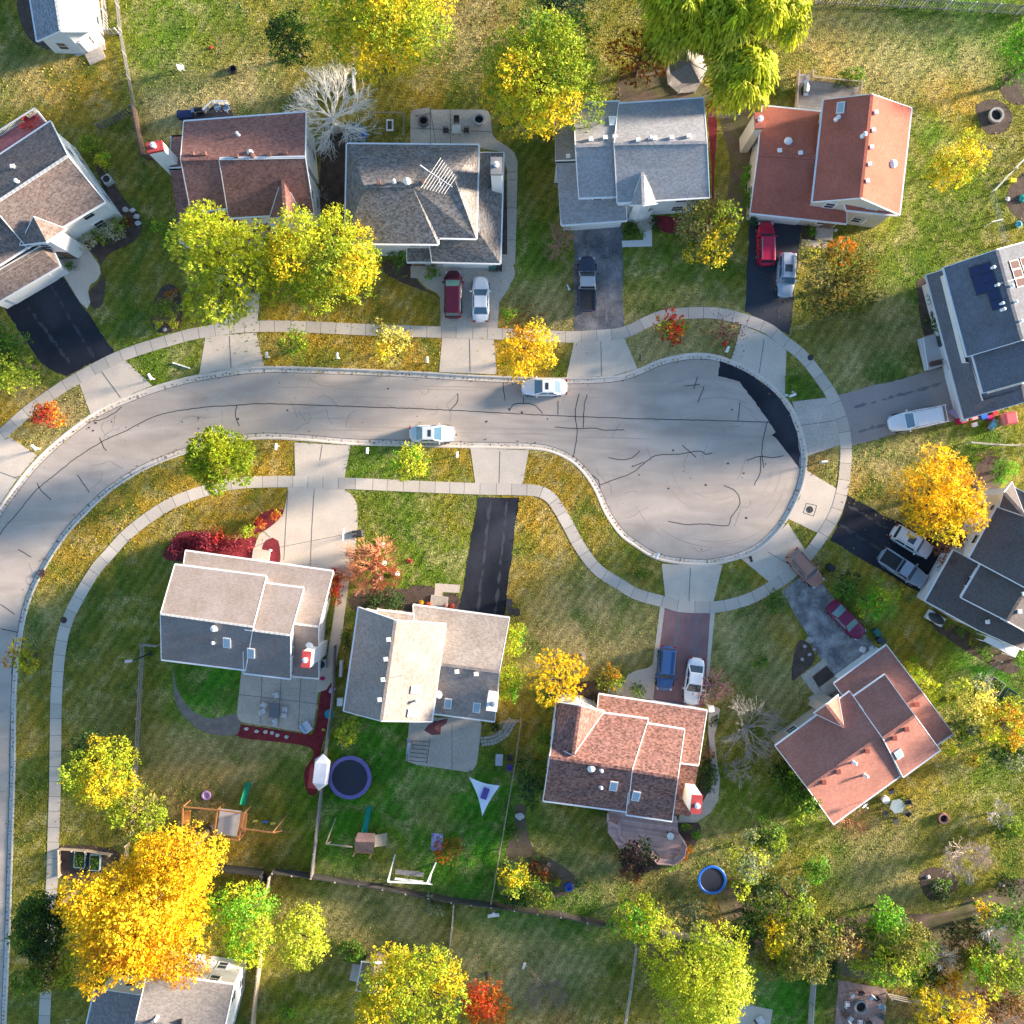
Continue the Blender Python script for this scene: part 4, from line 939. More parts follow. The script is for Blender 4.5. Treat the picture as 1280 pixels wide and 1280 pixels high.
# taupe house with three roof steps and white chimney
R12 = shingle('shingle_taupe', (0.25, 0.205, 0.187), (0.23, 0.195, 0.187), .10)
h = House('taupe roofed house of three stepped blocks with tall white chimney', SIDW, R12, caps=False)
h.gable((218.7, 706.3, 5.5), (332.4, 720.9, 5.5), (201, 767.3, 8), (316, 783.5, 8), (306.6, 837, 5.5), (202, 824, 5.5))
h.gable((331, 729.4, 5.3), (379, 735.6, 5.3), (304, 786.3, 7.75), (362.4, 794, 7.75), (362.8, 848, 5.3), (305, 841, 5.3))
h.gable((232, 689, 3.0), (416, 714.5, 3.0), (222, 760, 5.2), (398, 783.5, 5.2), (398, 847.5, 3.1), (367, 845, 3.1))
h.build(); h.ridge([((201, 767.3, 8.02), (316, 783.5, 8.02)), ((306, 786.5, 7.77), (362.4, 794, 7.77)), ((366, 779.2, 5.22), (398, 783.5, 5.22))], MATS['ridge_pale'], .2)
h.skylights([(284, 803), (314, 816)]); h.pipes([(269, 785)], r=.18); h.pipes([(268, 803)]); h.dish(389, 806, az=.9); h.chimney(382.5, 824.5, 8.0, .8, 1.5, -.1, SIDW, REDPAINT, .25); h.garage_door(385, 714); h.door(322, 705, WHITE)

# roof under the golden tree at the bottom edge
h = House('grey roofed white house half hidden under the golden tree at the bottom edge', SIDW, shingle('shingle_bottom', (0.25, 0.23, 0.225), None, .2))
h.gable((184, 1217, 5.5), (292, 1231.8, 5.5), (170, 1277, 8), (279, 1291, 8), (268, 1350, 5.5), (160, 1335, 5.5))
h.block([[(119, 1236, 3.2), (188, 1246, 4.9), (172, 1345, 4.9), (96, 1335, 3.2)]])
h.build(); h.pipes([(196, 1272)]); h.vents([(226, 1276)], BLACK)

# garden shed and gazebo
h = House('small grey brown garden shed beside the bottom yellow tree', siding('brown_siding', (0.22, 0.16, 0.12)), shingle('shingle_shed', (0.20, 0.16, 0.15), None, .2), 'garden_shed', 'shed', overhang=.2)
h.gable((453, 1203, 2.2), (446, 1238, 2.2), (467, 1204, 3.0), (460, 1240, 3.0), (475, 1242, 2.2), (482, 1204, 2.2), win=False).build(); h.door(447, 1222, BROWNWOOD)
g = thing('gazebo', 'grey six sided gazebo roof under the weeping yellow tree', 'gazebo', W(858, 86, 0) * .97)
hexp = [(836, 73, 2.6), (838, 91, 2.6), (853, 104, 2.6), (876, 103, 2.6), (884, 88, 2.6), (879, 70, 2.6), (856, 60, 2.6)]
m = MB(); ap = W(863, 78, 4.0); hp = [W(*q) for q in hexp]
for i in range(7):
    a, b = hp[i], hp[(i + 1) % 7]; m.add([a, b, ap], [(0, 1, 2)]); m.add([a - Vector((0, 0, .12)), b - Vector((0, 0, .12)), a, b], [(0, 1, 3, 2)])
m.obj('roof', shingle('shingle_gazebo', (0.30, 0.29, 0.29), None, .15), g)
m = MB()
for i in range(7): m.beam(hp[i] + Vector((0, 0, .02)), ap + Vector((0, 0, .02)), .12, .06)
m.obj('ridge_cap', GREYWOOD, g)
cc = sum(hp, Vector()) / 7
for i in range(7):
    q = cc + (hp[i] - cc) * .88; m = MB(); m.beam((q.x, q.y, 0), (q.x, q.y, 2.55), .14); m.obj('post', WHITE, g)
m = MB(); m.prism([tuple((cc + (q - cc) * .92)[:2]) for q in hp], -.02, .18); m.obj('floor', GREYWOOD, g)
FOOT.append([(q.x * PPM + 640, 640 - q.y * PPM) for q in hp])
# ------------------------------------------------------------------ trees and plants
def unit(a): return a / np.maximum(np.linalg.norm(a, axis=-1, keepdims=True), 1e-9)
def leaf_mesh(name, P, D, Nn, Ln, Wd, C, mat, parent=None):
    n = len(P); sd_ = unit(np.cross(D, Nn)); Ln = Ln[:, None]; Wd = Wd[:, None]
    V = np.empty((n, 4, 3), np.float32)
    V[:, 0] = P - D * Ln * .5; V[:, 1] = P + sd_ * Wd * .5 + D * Ln * .05; V[:, 2] = P + D * Ln * .5; V[:, 3] = P - sd_ * Wd * .5 + D * Ln * .05
    off = OFF.get(parent.name) if parent is not None else None
    if off is not None: V -= np.array(off, np.float32)
    me = bpy.data.meshes.new(name)
    me.vertices.add(4 * n); me.vertices.foreach_set('co', V.ravel())
    me.loops.add(4 * n); me.loops.foreach_set('vertex_index', np.arange(4 * n, dtype=np.int32))
    me.polygons.add(n); me.polygons.foreach_set('loop_start', np.arange(0, 4 * n, 4, dtype=np.int32))
    col = np.ones((n, 4, 4), np.float32); col[:, :, :3] = C[:, None, :]
    me.attributes.new('tint', 'FLOAT_COLOR', 'POINT').data.foreach_set('color', col.ravel())
    me.update(calc_edges=True)
    o = link(name, me, [mat], parent)
    if off is not None: OFF[o.name] = off
    return o

LC = dict(yel=(.66, .50, .018), yelp=(.66, .58, .12), yg=(.40, .445, .022), ygd=(.24, .32, .020), ygl=(.47, .52, .05), gr=(.10, .20, .020), grb=(.15, .38, .020), dk=(.035, .075, .016), dkb=(.025, .065, .030), ol=(.20, .19, .035), olp=(.30, .28, .09), gold=(.78, .47, .010), goldd=(.48, .22, .010), org=(.58, .20, .015), rust=(.28, .075, .015), scar=(.75, .10, .03), red=(.45, .035, .025), burg=(.20, .020, .035), purp=(.050, .028, .035), cream=(.55, .52, .32), brn=(.24, .13, .05), sage=(.20, .24, .13), tan=(.45, .33, .14))
def pick(rng, pal, n):
    ks = list(pal); wts = np.array([pal[k] for k in ks], float); wts /= wts.sum()
    return np.array([LC[k] for k in ks])[rng.choice(len(ks), n, p=wts)]

def crown(rng, c, rad, pal, dens=1.0, style='leafy', leaf=.225, pal2=None, dir2=None, lumpy=1.0):
    """leaf clumps over overlapping lumps; returns arrays for leaf_mesh and the lump centres"""
    c = np.array(c); rad = np.array(rad); R = float(rad[:2].mean())
    K = int(5 + R * 3.2); 
    if style == 'round': K = int(5 + R * 2)
    g = np.pi * (3 - np.sqrt(5)); i = np.arange(K)
    z = 1 - 1.62 * (i + .5) / K; th = i * g + rng.uniform(0, 6.28); q = np.sqrt(np.maximum(0, 1 - z * z))
    dirs = np.stack([q * np.cos(th), q * np.sin(th), z], 1) + rng.normal(0, .14 * lumpy, (K, 3))
    ld = rng.uniform(.5, .80, (K, 1)) * (1 + rng.normal(0, .07 * lumpy, (K, 1)))
    lc = c + dirs * ld * rad
    lr = R * rng.uniform(.24, .40, K) * (1.15 if R < 2 else 1) * min(1.25, 1.0 + .5 / R)
    if style == 'round': lc = c + dirs * .5 * rad; lr = np.full(K, R * .5) * rng.uniform(.92, 1.05, K)
    lcol = pick(rng, pal, K)
    if pal2 is not None:
        d2 = np.array(dir2, float); d2 /= np.linalg.norm(d2); m = (dirs @ d2) > .25; lcol[m] = pick(rng, pal2, int(m.sum()))
    area = 4 * np.pi * lr ** 2
    tuft_r = .42 * leaf / .34
    nt = np.maximum(6, (area * dens * (1.5 * (.34 / leaf) ** 1.5)).astype(int))
    li = np.repeat(np.arange(K), nt); T = len(li)
    d = rng.normal(0, 1, (T, 3)); d[:, 2] += .55; d = unit(d)
    zs = np.array([1, 1, rad[2] / R if rad[2] / R > .6 else .75])
    tp = lc[li] + d * (lr[li] * rng.uniform(.70, 1.06, T))[:, None] * zs
    out = unit(d * .7 + (tp - c) / rad * .6)
    tcol = lcol[li] * np.exp(rng.normal(0, .13, (T, 1))) * (1 + rng.normal(0, .06, (T, 3)))
    sw = rng.random(T) < .16; tcol[sw] = pick(rng, pal, int(sw.sum()))
    zmin = .15
    if style in ('leafy', 'round'):
        m = 7; idx = np.repeat(np.arange(T), m); n = len(idx)
        P = tp[idx] + rng.normal(0, tuft_r * .55, (n, 3)); D = unit(rng.normal(0, 1, (n, 3)) + out[idx] * .7)
        Nn = unit(out[idx] * .8 + rng.normal(0, .7, (n, 3)) + np.array([0, 0, .4])); L = leaf * np.exp(rng.normal(-.1, .32, n)); Wd = L * rng.uniform(.5, .8, n)
    elif style == 'frond':
        m = 9; idx = np.repeat(np.arange(T), m); n = len(idx)
        D = unit(out[idx] * 1.2 + rng.normal(0, .75, (n, 3))); P = tp[idx] + D * rng.uniform(.05, .55, (n, 1)) * leaf * 1.6
        Nn = unit(rng.normal(0, .6, (n, 3)) + np.array([0, 0, 1.])); L = leaf * rng.uniform(1.1, 2.1, n); Wd = L * rng.uniform(.17, .28, n)
    else:   # weeping: strands that leave the clump sideways and bend down
        m = 9; ns = 4; T2 = T; base = np.repeat(np.arange(T2), m); az = rng.uniform(0, 6.28, len(base)); o2 = out[base]
        hd = np.stack([np.cos(az), np.sin(az), np.zeros(len(az))], 1) * .8 + o2 * np.array([1, 1, .2]) * .9; hd = unit(hd)
        Ls, Ps, Ds, ids = [], [], [], []
        ln = rng.uniform(1.0, 2.2, len(base))
        for k in range(ns):
            s0, s1 = k / ns, (k + 1) / ns
            def at(s): return tp[base] + hd * (ln * s)[:, None] * .62 + np.array([0, 0, -1]) * (ln * (s ** 1.8) * .75)[:, None] + np.array([0, 0, .25])
            a, b = at(s0), at(s1 + .1); Ps.append((a + b) / 2); Ds.append(unit(b - a)); Ls.append(np.linalg.norm(b - a, axis=1)); ids.append(base)
        P = np.concatenate(Ps); D = np.concatenate(Ds); L = np.concatenate(Ls); idx = np.concatenate(ids); n = len(idx)
        Nn = unit(rng.normal(0, .5, (n, 3)) + np.array([0, 0, 1.])); Wd = rng.uniform(.12, .23, n)
    C = np.clip(tcol[idx] * np.exp(rng.normal(0, .17, (n, 1))), .004, .95)
    P[:, 2] = np.maximum(P[:, 2], zmin)
    return (P, D, Nn, L, Wd, C), lc, lr

TREE_SHADE = []
def tree(px, py, rx, ry, zc, pal, label, group=None, name='tree', cat='tree', dens=1.0, style='leafy', leaf=.225, pal2=None, dir2=None, seed=0, rz=None, trunk=True, lumpy=1.0):
    """px, py and rx, ry: crown centre and half-extent in photograph pixels; zc: height of the crown's middle"""
    k = (CAM_H - zc) / CAM_H / PPM
    c = W(px, py, zc); rng = np.random.RandomState(int(px * 7 + py * 13 + seed) % 99991)
    R = (rx * k, ry * k); rzz = rz or min(zc * .8, (R[0] + R[1]) * .46)
    t = thing(name, label, cat, (c.x, c.y, 0), 0, group)
    arr, lc, lr = crown(rng, c, (*R, rzz), pal, dens, style, leaf, pal2, dir2, lumpy)
    small = zc < 1.6
    leaf_mesh('foliage' if small else 'crown', *arr, LEAF, t)
    mb = MB(); r0 = max(.02, .028 * (R[0] + R[1]) + .02 * zc * .5)
    if small:
        for q in lc[:: max(1, len(lc) // 9)]:
            mb.tube((c.x + (q[0] - c.x) * .15, c.y + (q[1] - c.y) * .15, -.05), q, r0 * .5, r0 * .2, 5)
        mb.obj('stems', BARK, t)
    else:
        fork = max(.8, zc - rzz * .75); top = Vector((c.x, c.y, zc + rzz * .35))
        lean = Vector((c.x + rng.uniform(-.15, .15), c.y + rng.uniform(-.15, .15), fork))
        mb.tube((c.x, c.y, -.1), (c.x, c.y, .35), r0 * 1.5, r0, 8); mb.tube((c.x, c.y, .35), lean, r0, r0 * .8, 8); mb.tube(lean, top, r0 * .8, r0 * .2, 6)
        for q, rr in zip(lc, lr):
            s = lean + (top - lean) * rng.uniform(0, .7); q = Vector(q); mid = s.lerp(q, .5) + Vector((0, 0, .25 * (q - s).length * .4))
            mb.tube(s, mid, r0 * .42, r0 * .28, 5); mb.tube(mid, q, r0 * .28, r0 * .09, 5)
        mb.obj('trunk', BARK, t)
    return t

def bare_tree(px, py, r, zc, col, label, group=None, seed=1, depth=6, name='bare_tree', pal=None, h0=None, cat='tree', dens=1.0, elong=1.0, thick=1.0):
    """leafless tree: limbs fork again and again towards a spreading crown of twigs"""
    k = (CAM_H - zc) / CAM_H / PPM; c = W(px, py, zc); R = r * k; rng = random.Random(seed * 31 + int(px + py))
    t = thing(name, label, cat, (c.x, c.y, 0), 0, group); mb = MB(); tips = []
    h0 = h0 if h0 is not None else max(.15, zc - R * .75)
    bark = M('bark_%02d%02d%02d' % tuple(int(v * 99) for v in col), col, .85, .25, 3., 10.)
    r0 = thick * max(.05, .03 * R * 2)
    mb.tube((c.x, c.y, -.1), (c.x, c.y, h0), r0 * 1.6, r0 * 1.3, 8)
    def grow(p, d, ln, rad, lv):
        q = p + d * ln; mid = p.lerp(q, .5) + Vector((rng.uniform(-1, 1), rng.uniform(-1, 1), rng.uniform(-.5, 1))) * ln * .07
        mb.tube(p, mid, rad, rad * .85, 5 if lv < 2 else 3, 0, False); mb.tube(mid, q, rad * .85, rad * .65, 5 if lv < 2 else 3, 0, False)
        if lv >= depth: tips.append((q, d)); return
        for i in range(rng.choice([2, 3]) if lv > 3 else 3):
            a = Vector((rng.uniform(-1, 1), rng.uniform(-1, 1), rng.uniform(-.7, .9)))
            nd = (d + a * (.62 if lv else .8)).normalized()
            if nd.z < -.1: nd.z = abs(nd.z)
            grow(q if i < 2 else mid, nd.normalized(), ln * rng.uniform(.62, .92), max(rad * .60, .022 * thick), lv + 1)
    nb = int(6 * dens)
    for i in range(nb):
        a = 2 * math.pi * i / nb + rng.uniform(-.3, .3); up = rng.uniform(.25, 1.1)
        d = Vector((math.cos(a), math.sin(a) * elong, up)).normalized()
        grow(Vector((c.x, c.y, h0 * rng.uniform(.75, 1))), d, R * .30, r0 * .7, 1)
    mb.obj('branches', bark, t)
    if pal:
        r2 = np.random.RandomState(seed); tp = np.array([q for q, d in tips]); tp = tp[r2.random(len(tp)) < .35]; tp = np.repeat(tp, 3, 0); n = len(tp)
        P = tp + r2.normal(0, .16, (n, 3)); P[:, 2] = np.maximum(P[:, 2], .1)
        L = r2.uniform(.14, .3, n); leaf_mesh('leaves', P, unit(r2.normal(0, 1, (n, 3))), unit(r2.normal(0, .6, (n, 3)) + [0, 0, 1]), L, L * .6, pick(r2, pal, n), LEAF, t)
    return t

TREES = [
 (478, 30, 82, 72, 8.5, dict(yg=3, yel=3, ygd=2), 'large yellow green tree at the top edge, behind the bare white tree', {}),
 (672, 101, 76, 78, 8.0, dict(yg=2, gr=2, ygd=3), 'broad tree half green and half yellow, left of the pale grey house', dict(pal2=dict(yel=2, yg=2), dir2=(-.3, -1, 0))),
 (905, 8, 92, 44, 8.5, dict(ygl=2, yg=4, ygd=1), 'big weeping yellow green tree along the top edge above the gazebo', dict(style='weep', dens=.5)),
 (932, 86, 38, 40, 6.5, dict(ygl=2, yg=4, ygd=1), 'smaller weeping yellow green tree right of the gazebo, below the big one', dict(style='weep', dens=.5)),
 (288, 335, 58, 80, 8.0, dict(ygl=4, yg=3), 'bright yellow feathery tree in front of the red brown house', dict(style='frond', dens=1.5)),
 (408, 322, 75, 64, 7.5, dict(yg=3, yel=2, ygd=2), 'wide yellow green tree between the red brown and the hip roofed houses', {}),
 (271, 574, 42, 43, 3.8, dict(yg=3, ygd=4, gr=1), 'dense round tree on the verge inside the street bend', dict(style='frond', leaf=.21, dens=2.4, lumpy=.4)),
 (656, 438, 37, 38, 3.6, dict(gold=3, yel=2, goldd=1), 'golden street tree by the white car at the kerb', dict(leaf=.21)),
 (487, 431, 26, 27, 2.8, dict(yelp=2, yel=1, ol=1), 'small pale yellow tree on the verge above the road', dict(leaf=.22)),
 (368, 433, 20, 17, 1.5, dict(gr=3, ygd=2), 'small green shrub on the verge beside the wide concrete apron', dict(leaf=.2, name='shrub', cat='shrub')),
 (514, 576, 27, 24, 2.5, dict(yg=3, grb=2), 'small yellow green tree beside the silver car in the street', dict(leaf=.22)),
 (1195, 203, 37, 29, 3.2, dict(yel=3, yg=2, yelp=1), 'yellow spreading tree alone on the lawn right of the orange roof', dict(leaf=.21)),
 (1048, 352, 50, 48, 3.0, dict(org=.5, ol=4, olp=2, goldd=1, ygd=1), 'orange and olive thin crowned tree below the maroon house', dict(leaf=.22, dens=1.3, style='frond')),
 (879, 285, 42, 44, 3.8, dict(ol=3, olp=2, ygd=2), 'olive tree in front of the pale grey house', dict(leaf=.24, pal2=dict(yel=2, yg=1), dir2=(.3, -1, 0))),
 (1172, 624, 58, 54, 5.5, dict(gold=4, yel=2, goldd=1), 'golden tree beside the driveway of the dark roofed house', dict(leaf=.22)),
 (1290, 72, 38, 50, 6.0, dict(grb=3, gr=2), 'bright green tree at the right edge near the top', {}),
 (1056, 735, 17, 19, 2.2, dict(dk=2, gr=2), 'dark green bush beside the dark green bin, left half of a pair', dict(leaf=.22, name='shrub', cat='shrub')),
 (1094, 752, 25, 25, 2.8, dict(grb=3, yg=2), 'bright lime green tree between the two driveways at the right', dict(leaf=.2)),
 (1218, 878, 30, 30, 3.6, dict(yelp=3, yg=2, sage=1), 'pale yellow tree by the fenced vegetable beds', dict(leaf=.21)),
 (1252, 905, 34, 34, 3.6, dict(yel=3, yg=2, goldd=1), 'yellow and orange tree at the right edge beside the pale yellow one', dict(leaf=.21)),
 (1205, 912, 24, 26, 2.8, dict(gr=2, sage=2, ygd=2), 'grey green tree at the foot of the pale yellow tree', dict(leaf=.2)),
 (1262, 940, 26, 22, 2.6, dict(dk=2, sage=1, gr=1), 'dark green shrub at the right edge below the orange tinged tree', dict(leaf=.22, name='shrub', cat='shrub')),
 (700, 848, 41, 37, 4.2, dict(yel=4, gold=2, yg=1), 'bright yellow tree at the corner of the speckled roof', dict(leaf=.21, style='frond', dens=.7)),
 (763, 847, 20, 20, 1.5, dict(ol=3, goldd=1, ygd=2), 'round olive shrub at the curved path of the speckled roof house', dict(leaf=.18, name='shrub', cat='shrub')),
 (128, 962, 48, 46, 5.0, dict(yg=2, yel=2, ygd=2), 'yellow tree along the rail fence left of the wooden playset', dict(leaf=.2)),
 (168, 1016, 40, 38, 5.0, dict(ygd=3, ol=2, yg=1), 'olive green tree just above the huge golden tree', dict(leaf=.22)),
 (116, 936, 28, 24, 3.5, dict(dk=3, gr=1), 'dark green tree behind the yellow tree at the rail fence', dict(leaf=.2)),
 (170, 1150, 98, 78, 9.5, dict(gold=5, yel=2, goldd=1), 'huge golden tree at the bottom left over the grey roof', dict(leaf=.24, dens=1.1)),
 (225, 1075, 62, 52, 9.0, dict(gold=4, yel=3, goldd=1), 'golden tree beside the wooden playset, joined to the huge one', dict(leaf=.2)),
 (218, 1205, 44, 28, 8.0, dict(gold=3, org=1, goldd=2), 'orange gold tree leaning over the bottom grey roof', dict(leaf=.2)),
 (308, 1150, 36, 60, 6.0, dict(yg=3, grb=2), 'bright green tall tree right of the huge golden tree', dict(leaf=.2)),
 (52, 1150, 36, 44, 6.5, dict(dk=3, gr=2), 'dark green tree at the left pavement beside the huge golden tree', dict(dens=1.8, leaf=.2)),
 (62, 1208, 36, 34, 6.0, dict(ygd=2, ol=2, gr=1), 'olive tree overhanging the left pavement near the bottom', dict(dens=1.8, leaf=.22)),
 (378, 1172, 32, 40, 4.5, dict(yg=3, ygl=2), 'yellow green egg shaped tree on the lawn left of the grey brown shed', dict(leaf=.22, lumpy=.5)),
 (515, 1234, 70, 62, 6.5, dict(yel=2, yg=3, ygd=2), 'large dense yellow green tree beside the garden shed', dict(leaf=.2)),
 (607, 1256, 33, 34, 6.0, dict(scar=3, org=2), 'red orange tree at the bottom edge', dict(leaf=.21)),
 (794, 1146, 32, 30, 4.0, dict(grb=3, yg=3), 'lime green tree standing on the fence corner below the brick deck', dict(leaf=.22, lumpy=.6)),
 (877, 1220, 72, 70, 7.5, dict(yg=4, ygl=2, ygd=1), 'large bright yellow green tree below the blue trampoline', dict(leaf=.2)),
 (932, 1078, 28, 36, 5.0, dict(ygl=2, sage=2, yg=2), 'pale green and yellow tree right of the blue trampoline', dict(leaf=.21)),
 (962, 1048, 22, 26, 4.0, dict(dk=2, gr=2, ygd=1), 'dark green tree between the blue trampoline and the salmon house', dict(leaf=.2)),
 (866, 1145, 28, 22, 2.6, dict(sage=2, olp=3), 'pair of grey yellow conifers at the rear fence under the blue trampoline', dict(leaf=.22, style='frond')),
 (967, 1166, 17, 28, 4.5, dict(yel=4, ygl=1), 'narrow bright yellow tree in the border at the lower right', dict(leaf=.21)),
 (988, 1128, 33, 35, 4.0, dict(dk=2, sage=1, ygd=2), 'dull green tree above the narrow bright yellow one', dict(leaf=.21)),
 (1003, 1185, 40, 44, 4.5, dict(ygd=2, ol=2, dk=1), 'olive tree above the pavers with the fire ring', dict(leaf=.21)),
 (940, 1155, 26, 32, 3.5, dict(dk=3, gr=1), 'dark tree in the border left of the narrow bright yellow one', dict(leaf=.21)),
 (1107, 1148, 22, 22, 3.2, dict(grb=4, yg=1), 'small vivid green tree on the lawn edge of the lower right border', dict(leaf=.21)),
 (1103, 1203, 42, 30, 4.0, dict(yg=3, grb=1, ygd=1), 'yellow green tree above the fire ring patio', dict(leaf=.21)),
 (1132, 1180, 35, 37, 4.0, dict(ygd=2, ol=2, gr=1), 'dark olive tree behind the vivid green small tree', dict(leaf=.21)),
 (1137, 1218, 20, 20, 3.0, dict(gr=2, sage=2, yg=1), 'small green tree at the corner of the fire ring patio', dict(leaf=.22)),
 (1060, 1180, 26, 30, 3.6, dict(ol=2, tan=2, goldd=1), 'tan and olive tree with thinning leaves in the lower right border', dict(leaf=.24, dens=.6)),
 (1187, 1226, 20, 18, 2.8, dict(gold=3, goldd=2, org=1), 'small orange gold tree under the pale dead branches', dict(leaf=.2)),
 (1235, 1143, 17, 18, 3.0, dict(ygl=2, grb=3), 'small lime tree with an orange tip at the lower right', dict(leaf=.24, pal2=dict(gold=1), dir2=(-1, .6, .2))),
 (1272, 1150, 18, 32, 3.5, dict(gr=3, grb=1), 'dark leaved tree at the right edge below the white lawn stone', dict(leaf=.21)),
 (1232, 1215, 30, 28, 4.0, dict(grb=1, yg=2, ygd=2), 'green tree beneath the white dead branches at the lower right', dict(leaf=.21)),
 (1268, 1212, 25, 30, 3.8, dict(ygd=2, gr=2), 'green tree in the lower right corner at the frame edge', dict(leaf=.21)),
 (1030, 1158, 24, 22, 2.6, dict(ygd=2, dk=2, ol=1), 'dull green bush between the two olive trees of the lower right border', dict(leaf=.22, name='shrub', cat='shrub')),
 (1082, 1166, 20, 20, 2.4, dict(gr=2, ygd=2), 'mid green bush left of the vivid green small tree', dict(leaf=.22, name='shrub', cat='shrub')),
 (1160, 1212, 20, 22, 2.6, dict(dk=3, ygd=1), 'dark bush right of the fire ring patio tree', dict(leaf=.22, name='shrub', cat='shrub')),
 (1212, 1195, 22, 20, 2.4, dict(ol=2, ygd=2, brn=1), 'olive brown bush between the pale dead trunk and the white dead branches', dict(leaf=.22, name='shrub', cat='shrub')),
 (1035, 1208, 22, 16, 2.4, dict(gr=1, dk=3), 'dark green bush at the upper left corner of the fire ring patio', dict(leaf=.22, name='shrub', cat='shrub')),
 (968, 1200, 26, 22, 3.0, dict(ygd=2, ol=2), 'olive bush below the narrow bright yellow tree', dict(leaf=.24, name='shrub', cat='shrub')),
 (1232, 1180, 16, 16, 2.0, dict(gr=2, dk=2), 'dark green bush behind the white dead branches', dict(leaf=.22, name='shrub', cat='shrub')),
 (948, 1110, 22, 24, 3.0, dict(sage=1, dk=2, ygd=1), 'grey green bush below the pale green and yellow tree', dict(leaf=.24, name='shrub', cat='shrub')),
 (905, 1120, 0, 0, 0, None, None, None),
 (1252, 1252, 34, 26, 2.0, dict(brn=3, rust=1, ol=1), 'brown leaved thicket in the lower right corner', dict(leaf=.24, name='shrub', cat='shrub')),
 (1186, 1274, 48, 34, 5.0, dict(yel=3, gold=2, yg=1), 'golden tree cut off by the bottom edge at the lower right', dict(leaf=.22)),
 (1150, 1185, 18, 26, 2.2, dict(brn=2, rust=1, dk=1), 'rusty brown thicket behind the tan branches', dict(leaf=.2, name='shrub', cat='shrub')),
 (1205, 1165, 26, 18, 2.2, dict(brn=2, dk=2, ol=1), 'brown and dark green undergrowth right of the pale dead trunk', dict(leaf=.22, name='shrub', cat='shrub')),
 (12, 450, 28, 54, 4.5, dict(gr=2, dk=2, ygd=1), 'green tree at the left edge beside the sealed driveway', dict(leaf=.22, pal2=dict(ygl=2, yg=1), dir2=(.3, -1, 0))),
 (29, 823, 18, 19, 2.4, dict(yg=2, yel=2, goldd=1), 'small yellow tree between road and left pavement', dict(leaf=.2, style='frond')),
 (839, 410, 20, 20, 1.5, dict(red=3, org=2, ygd=1), 'red shrub on the verge above the turning circle', dict(leaf=.2, style='frond', name='shrub', cat='shrub')),
 (58, 516, 19, 16, 1.5, dict(red=2, org=2, yg=2), 'red and lime shrub on the verge left of the pale apron', dict(leaf=.2, name='shrub', cat='shrub')),
 (800, 73, 36, 34, 3.5, dict(rust=3, brn=2, org=1), 'rust coloured tree beside the gazebo', dict(leaf=.24, style='frond', dens=.6)),
 (362, 45, 30, 40, 4.0, dict(dk=3, gr=2), 'dark green tree left of the large yellow green one at the top', dict(leaf=.21)),
 (700, 8, 42, 18, 4.0, dict(dk=2, dkb=2), 'dark green tree along the top edge beside the half yellow tree', dict(leaf=.21)),
 (1010, 1089, 0, 0, 0, None, None, None),
 (1020, 1087, 19, 19, 1.6, dict(gr=3, grb=2), 'round green bush alone on the lawn below the salmon house', dict(leaf=.18, style='round', name='shrub', cat='shrub')),
 (1002, 985, 30, 36, 2.6, dict(gr=3, ygd=2), 'green shrub against the left wall of the salmon house', dict(leaf=.24, name='shrub', cat='shrub', pal2=dict(yg=2, ygl=1), dir2=(.6, -1, 0))),
 (978, 972, 16, 22, 2.0, dict(dk=2, gr=1), 'dark green shrub at the left corner of the salmon house', dict(leaf=.22, name='shrub', cat='shrub')),
 (795, 1068, 22, 19, 2.2, dict(purp=4, dk=1), 'dark purple leaved shrub at the brick deck', dict(leaf=.24, name='shrub', cat='shrub')),
 (667, 978, 17, 28, 2.2, dict(dkb=1, gr=3, dk=1), 'dark green hedge shrub along the left wall of the speckled roof', dict(leaf=.2, name='shrub', cat='shrub')),
 (682, 928, 15, 18, 2.0, dict(gr=2, ygd=1), 'mid green shrub at the left wall of the speckled roof, under the yellow tree', dict(leaf=.2, name='shrub', cat='shrub')),
 (641, 1098, 23, 24, 2.2, dict(gr=2, ygd=2), 'green shrub with a yellow top beside the rear fence corner', dict(leaf=.2, name='shrub', cat='shrub', pal2=dict(yel=3, ygl=1), dir2=(0, .2, 1))),
 (672, 1116, 23, 22, 2.0, dict(ol=2, gr=2, ygd=1), 'olive green shrub at the rear fence right of the yellow topped one', dict(leaf=.2, name='shrub', cat='shrub')),
 (648, 1122, 16, 12, 1.5, dict(dkb=3, gr=1), 'low blue green shrub in the rear fence corner', dict(leaf=.18, name='shrub', cat='shrub')),
 (678, 1092, 16, 13, 1.0, dict(rust=2, brn=3), 'brown leaved shrub in the bed left of the round blue tub', dict(leaf=.18, name='shrub', cat='shrub')),
 (670, 1076, 10, 9, .9, dict(dk=2, burg=1), 'dark shrub above the brown leaved one in the rear bed', dict(leaf=.16, name='shrub', cat='shrub')),
 (727, 1104, 9, 8, .7, dict(sage=2, gr=2), 'small grey green plant right of the round blue tub', dict(leaf=.18, name='plant', cat='plant')),
 (697, 1103, 4, 4, .4, dict(yg=2, yel=1), 'tiny yellow plant left of the round blue tub', dict(leaf=.14, name='plant', cat='plant')),
 (642, 798, 13, 26, 1.8, dict(yg=3, grb=1), 'yellow green hedge at the right wall of the cream house, upper half', dict(leaf=.2, name='hedge', cat='hedge')),
 (637, 853, 13, 26, 1.8, dict(yg=3, ygd=1, grb=1), 'yellow green hedge at the right wall of the cream house, lower half by the chimney', dict(leaf=.2, name='hedge', cat='hedge')),
 (433, 915, 15, 17, 1.6, dict(ygl=2, yg=3), 'round yellow green bush at the rear left corner of the cream house', dict(leaf=.18, name='shrub', cat='shrub')),
 (479, 751, 34, 11, 1.2, dict(dk=3, dkb=1), 'dark green hedge along the front of the cream house', dict(leaf=.18, name='hedge', cat='hedge', lumpy=.5)),
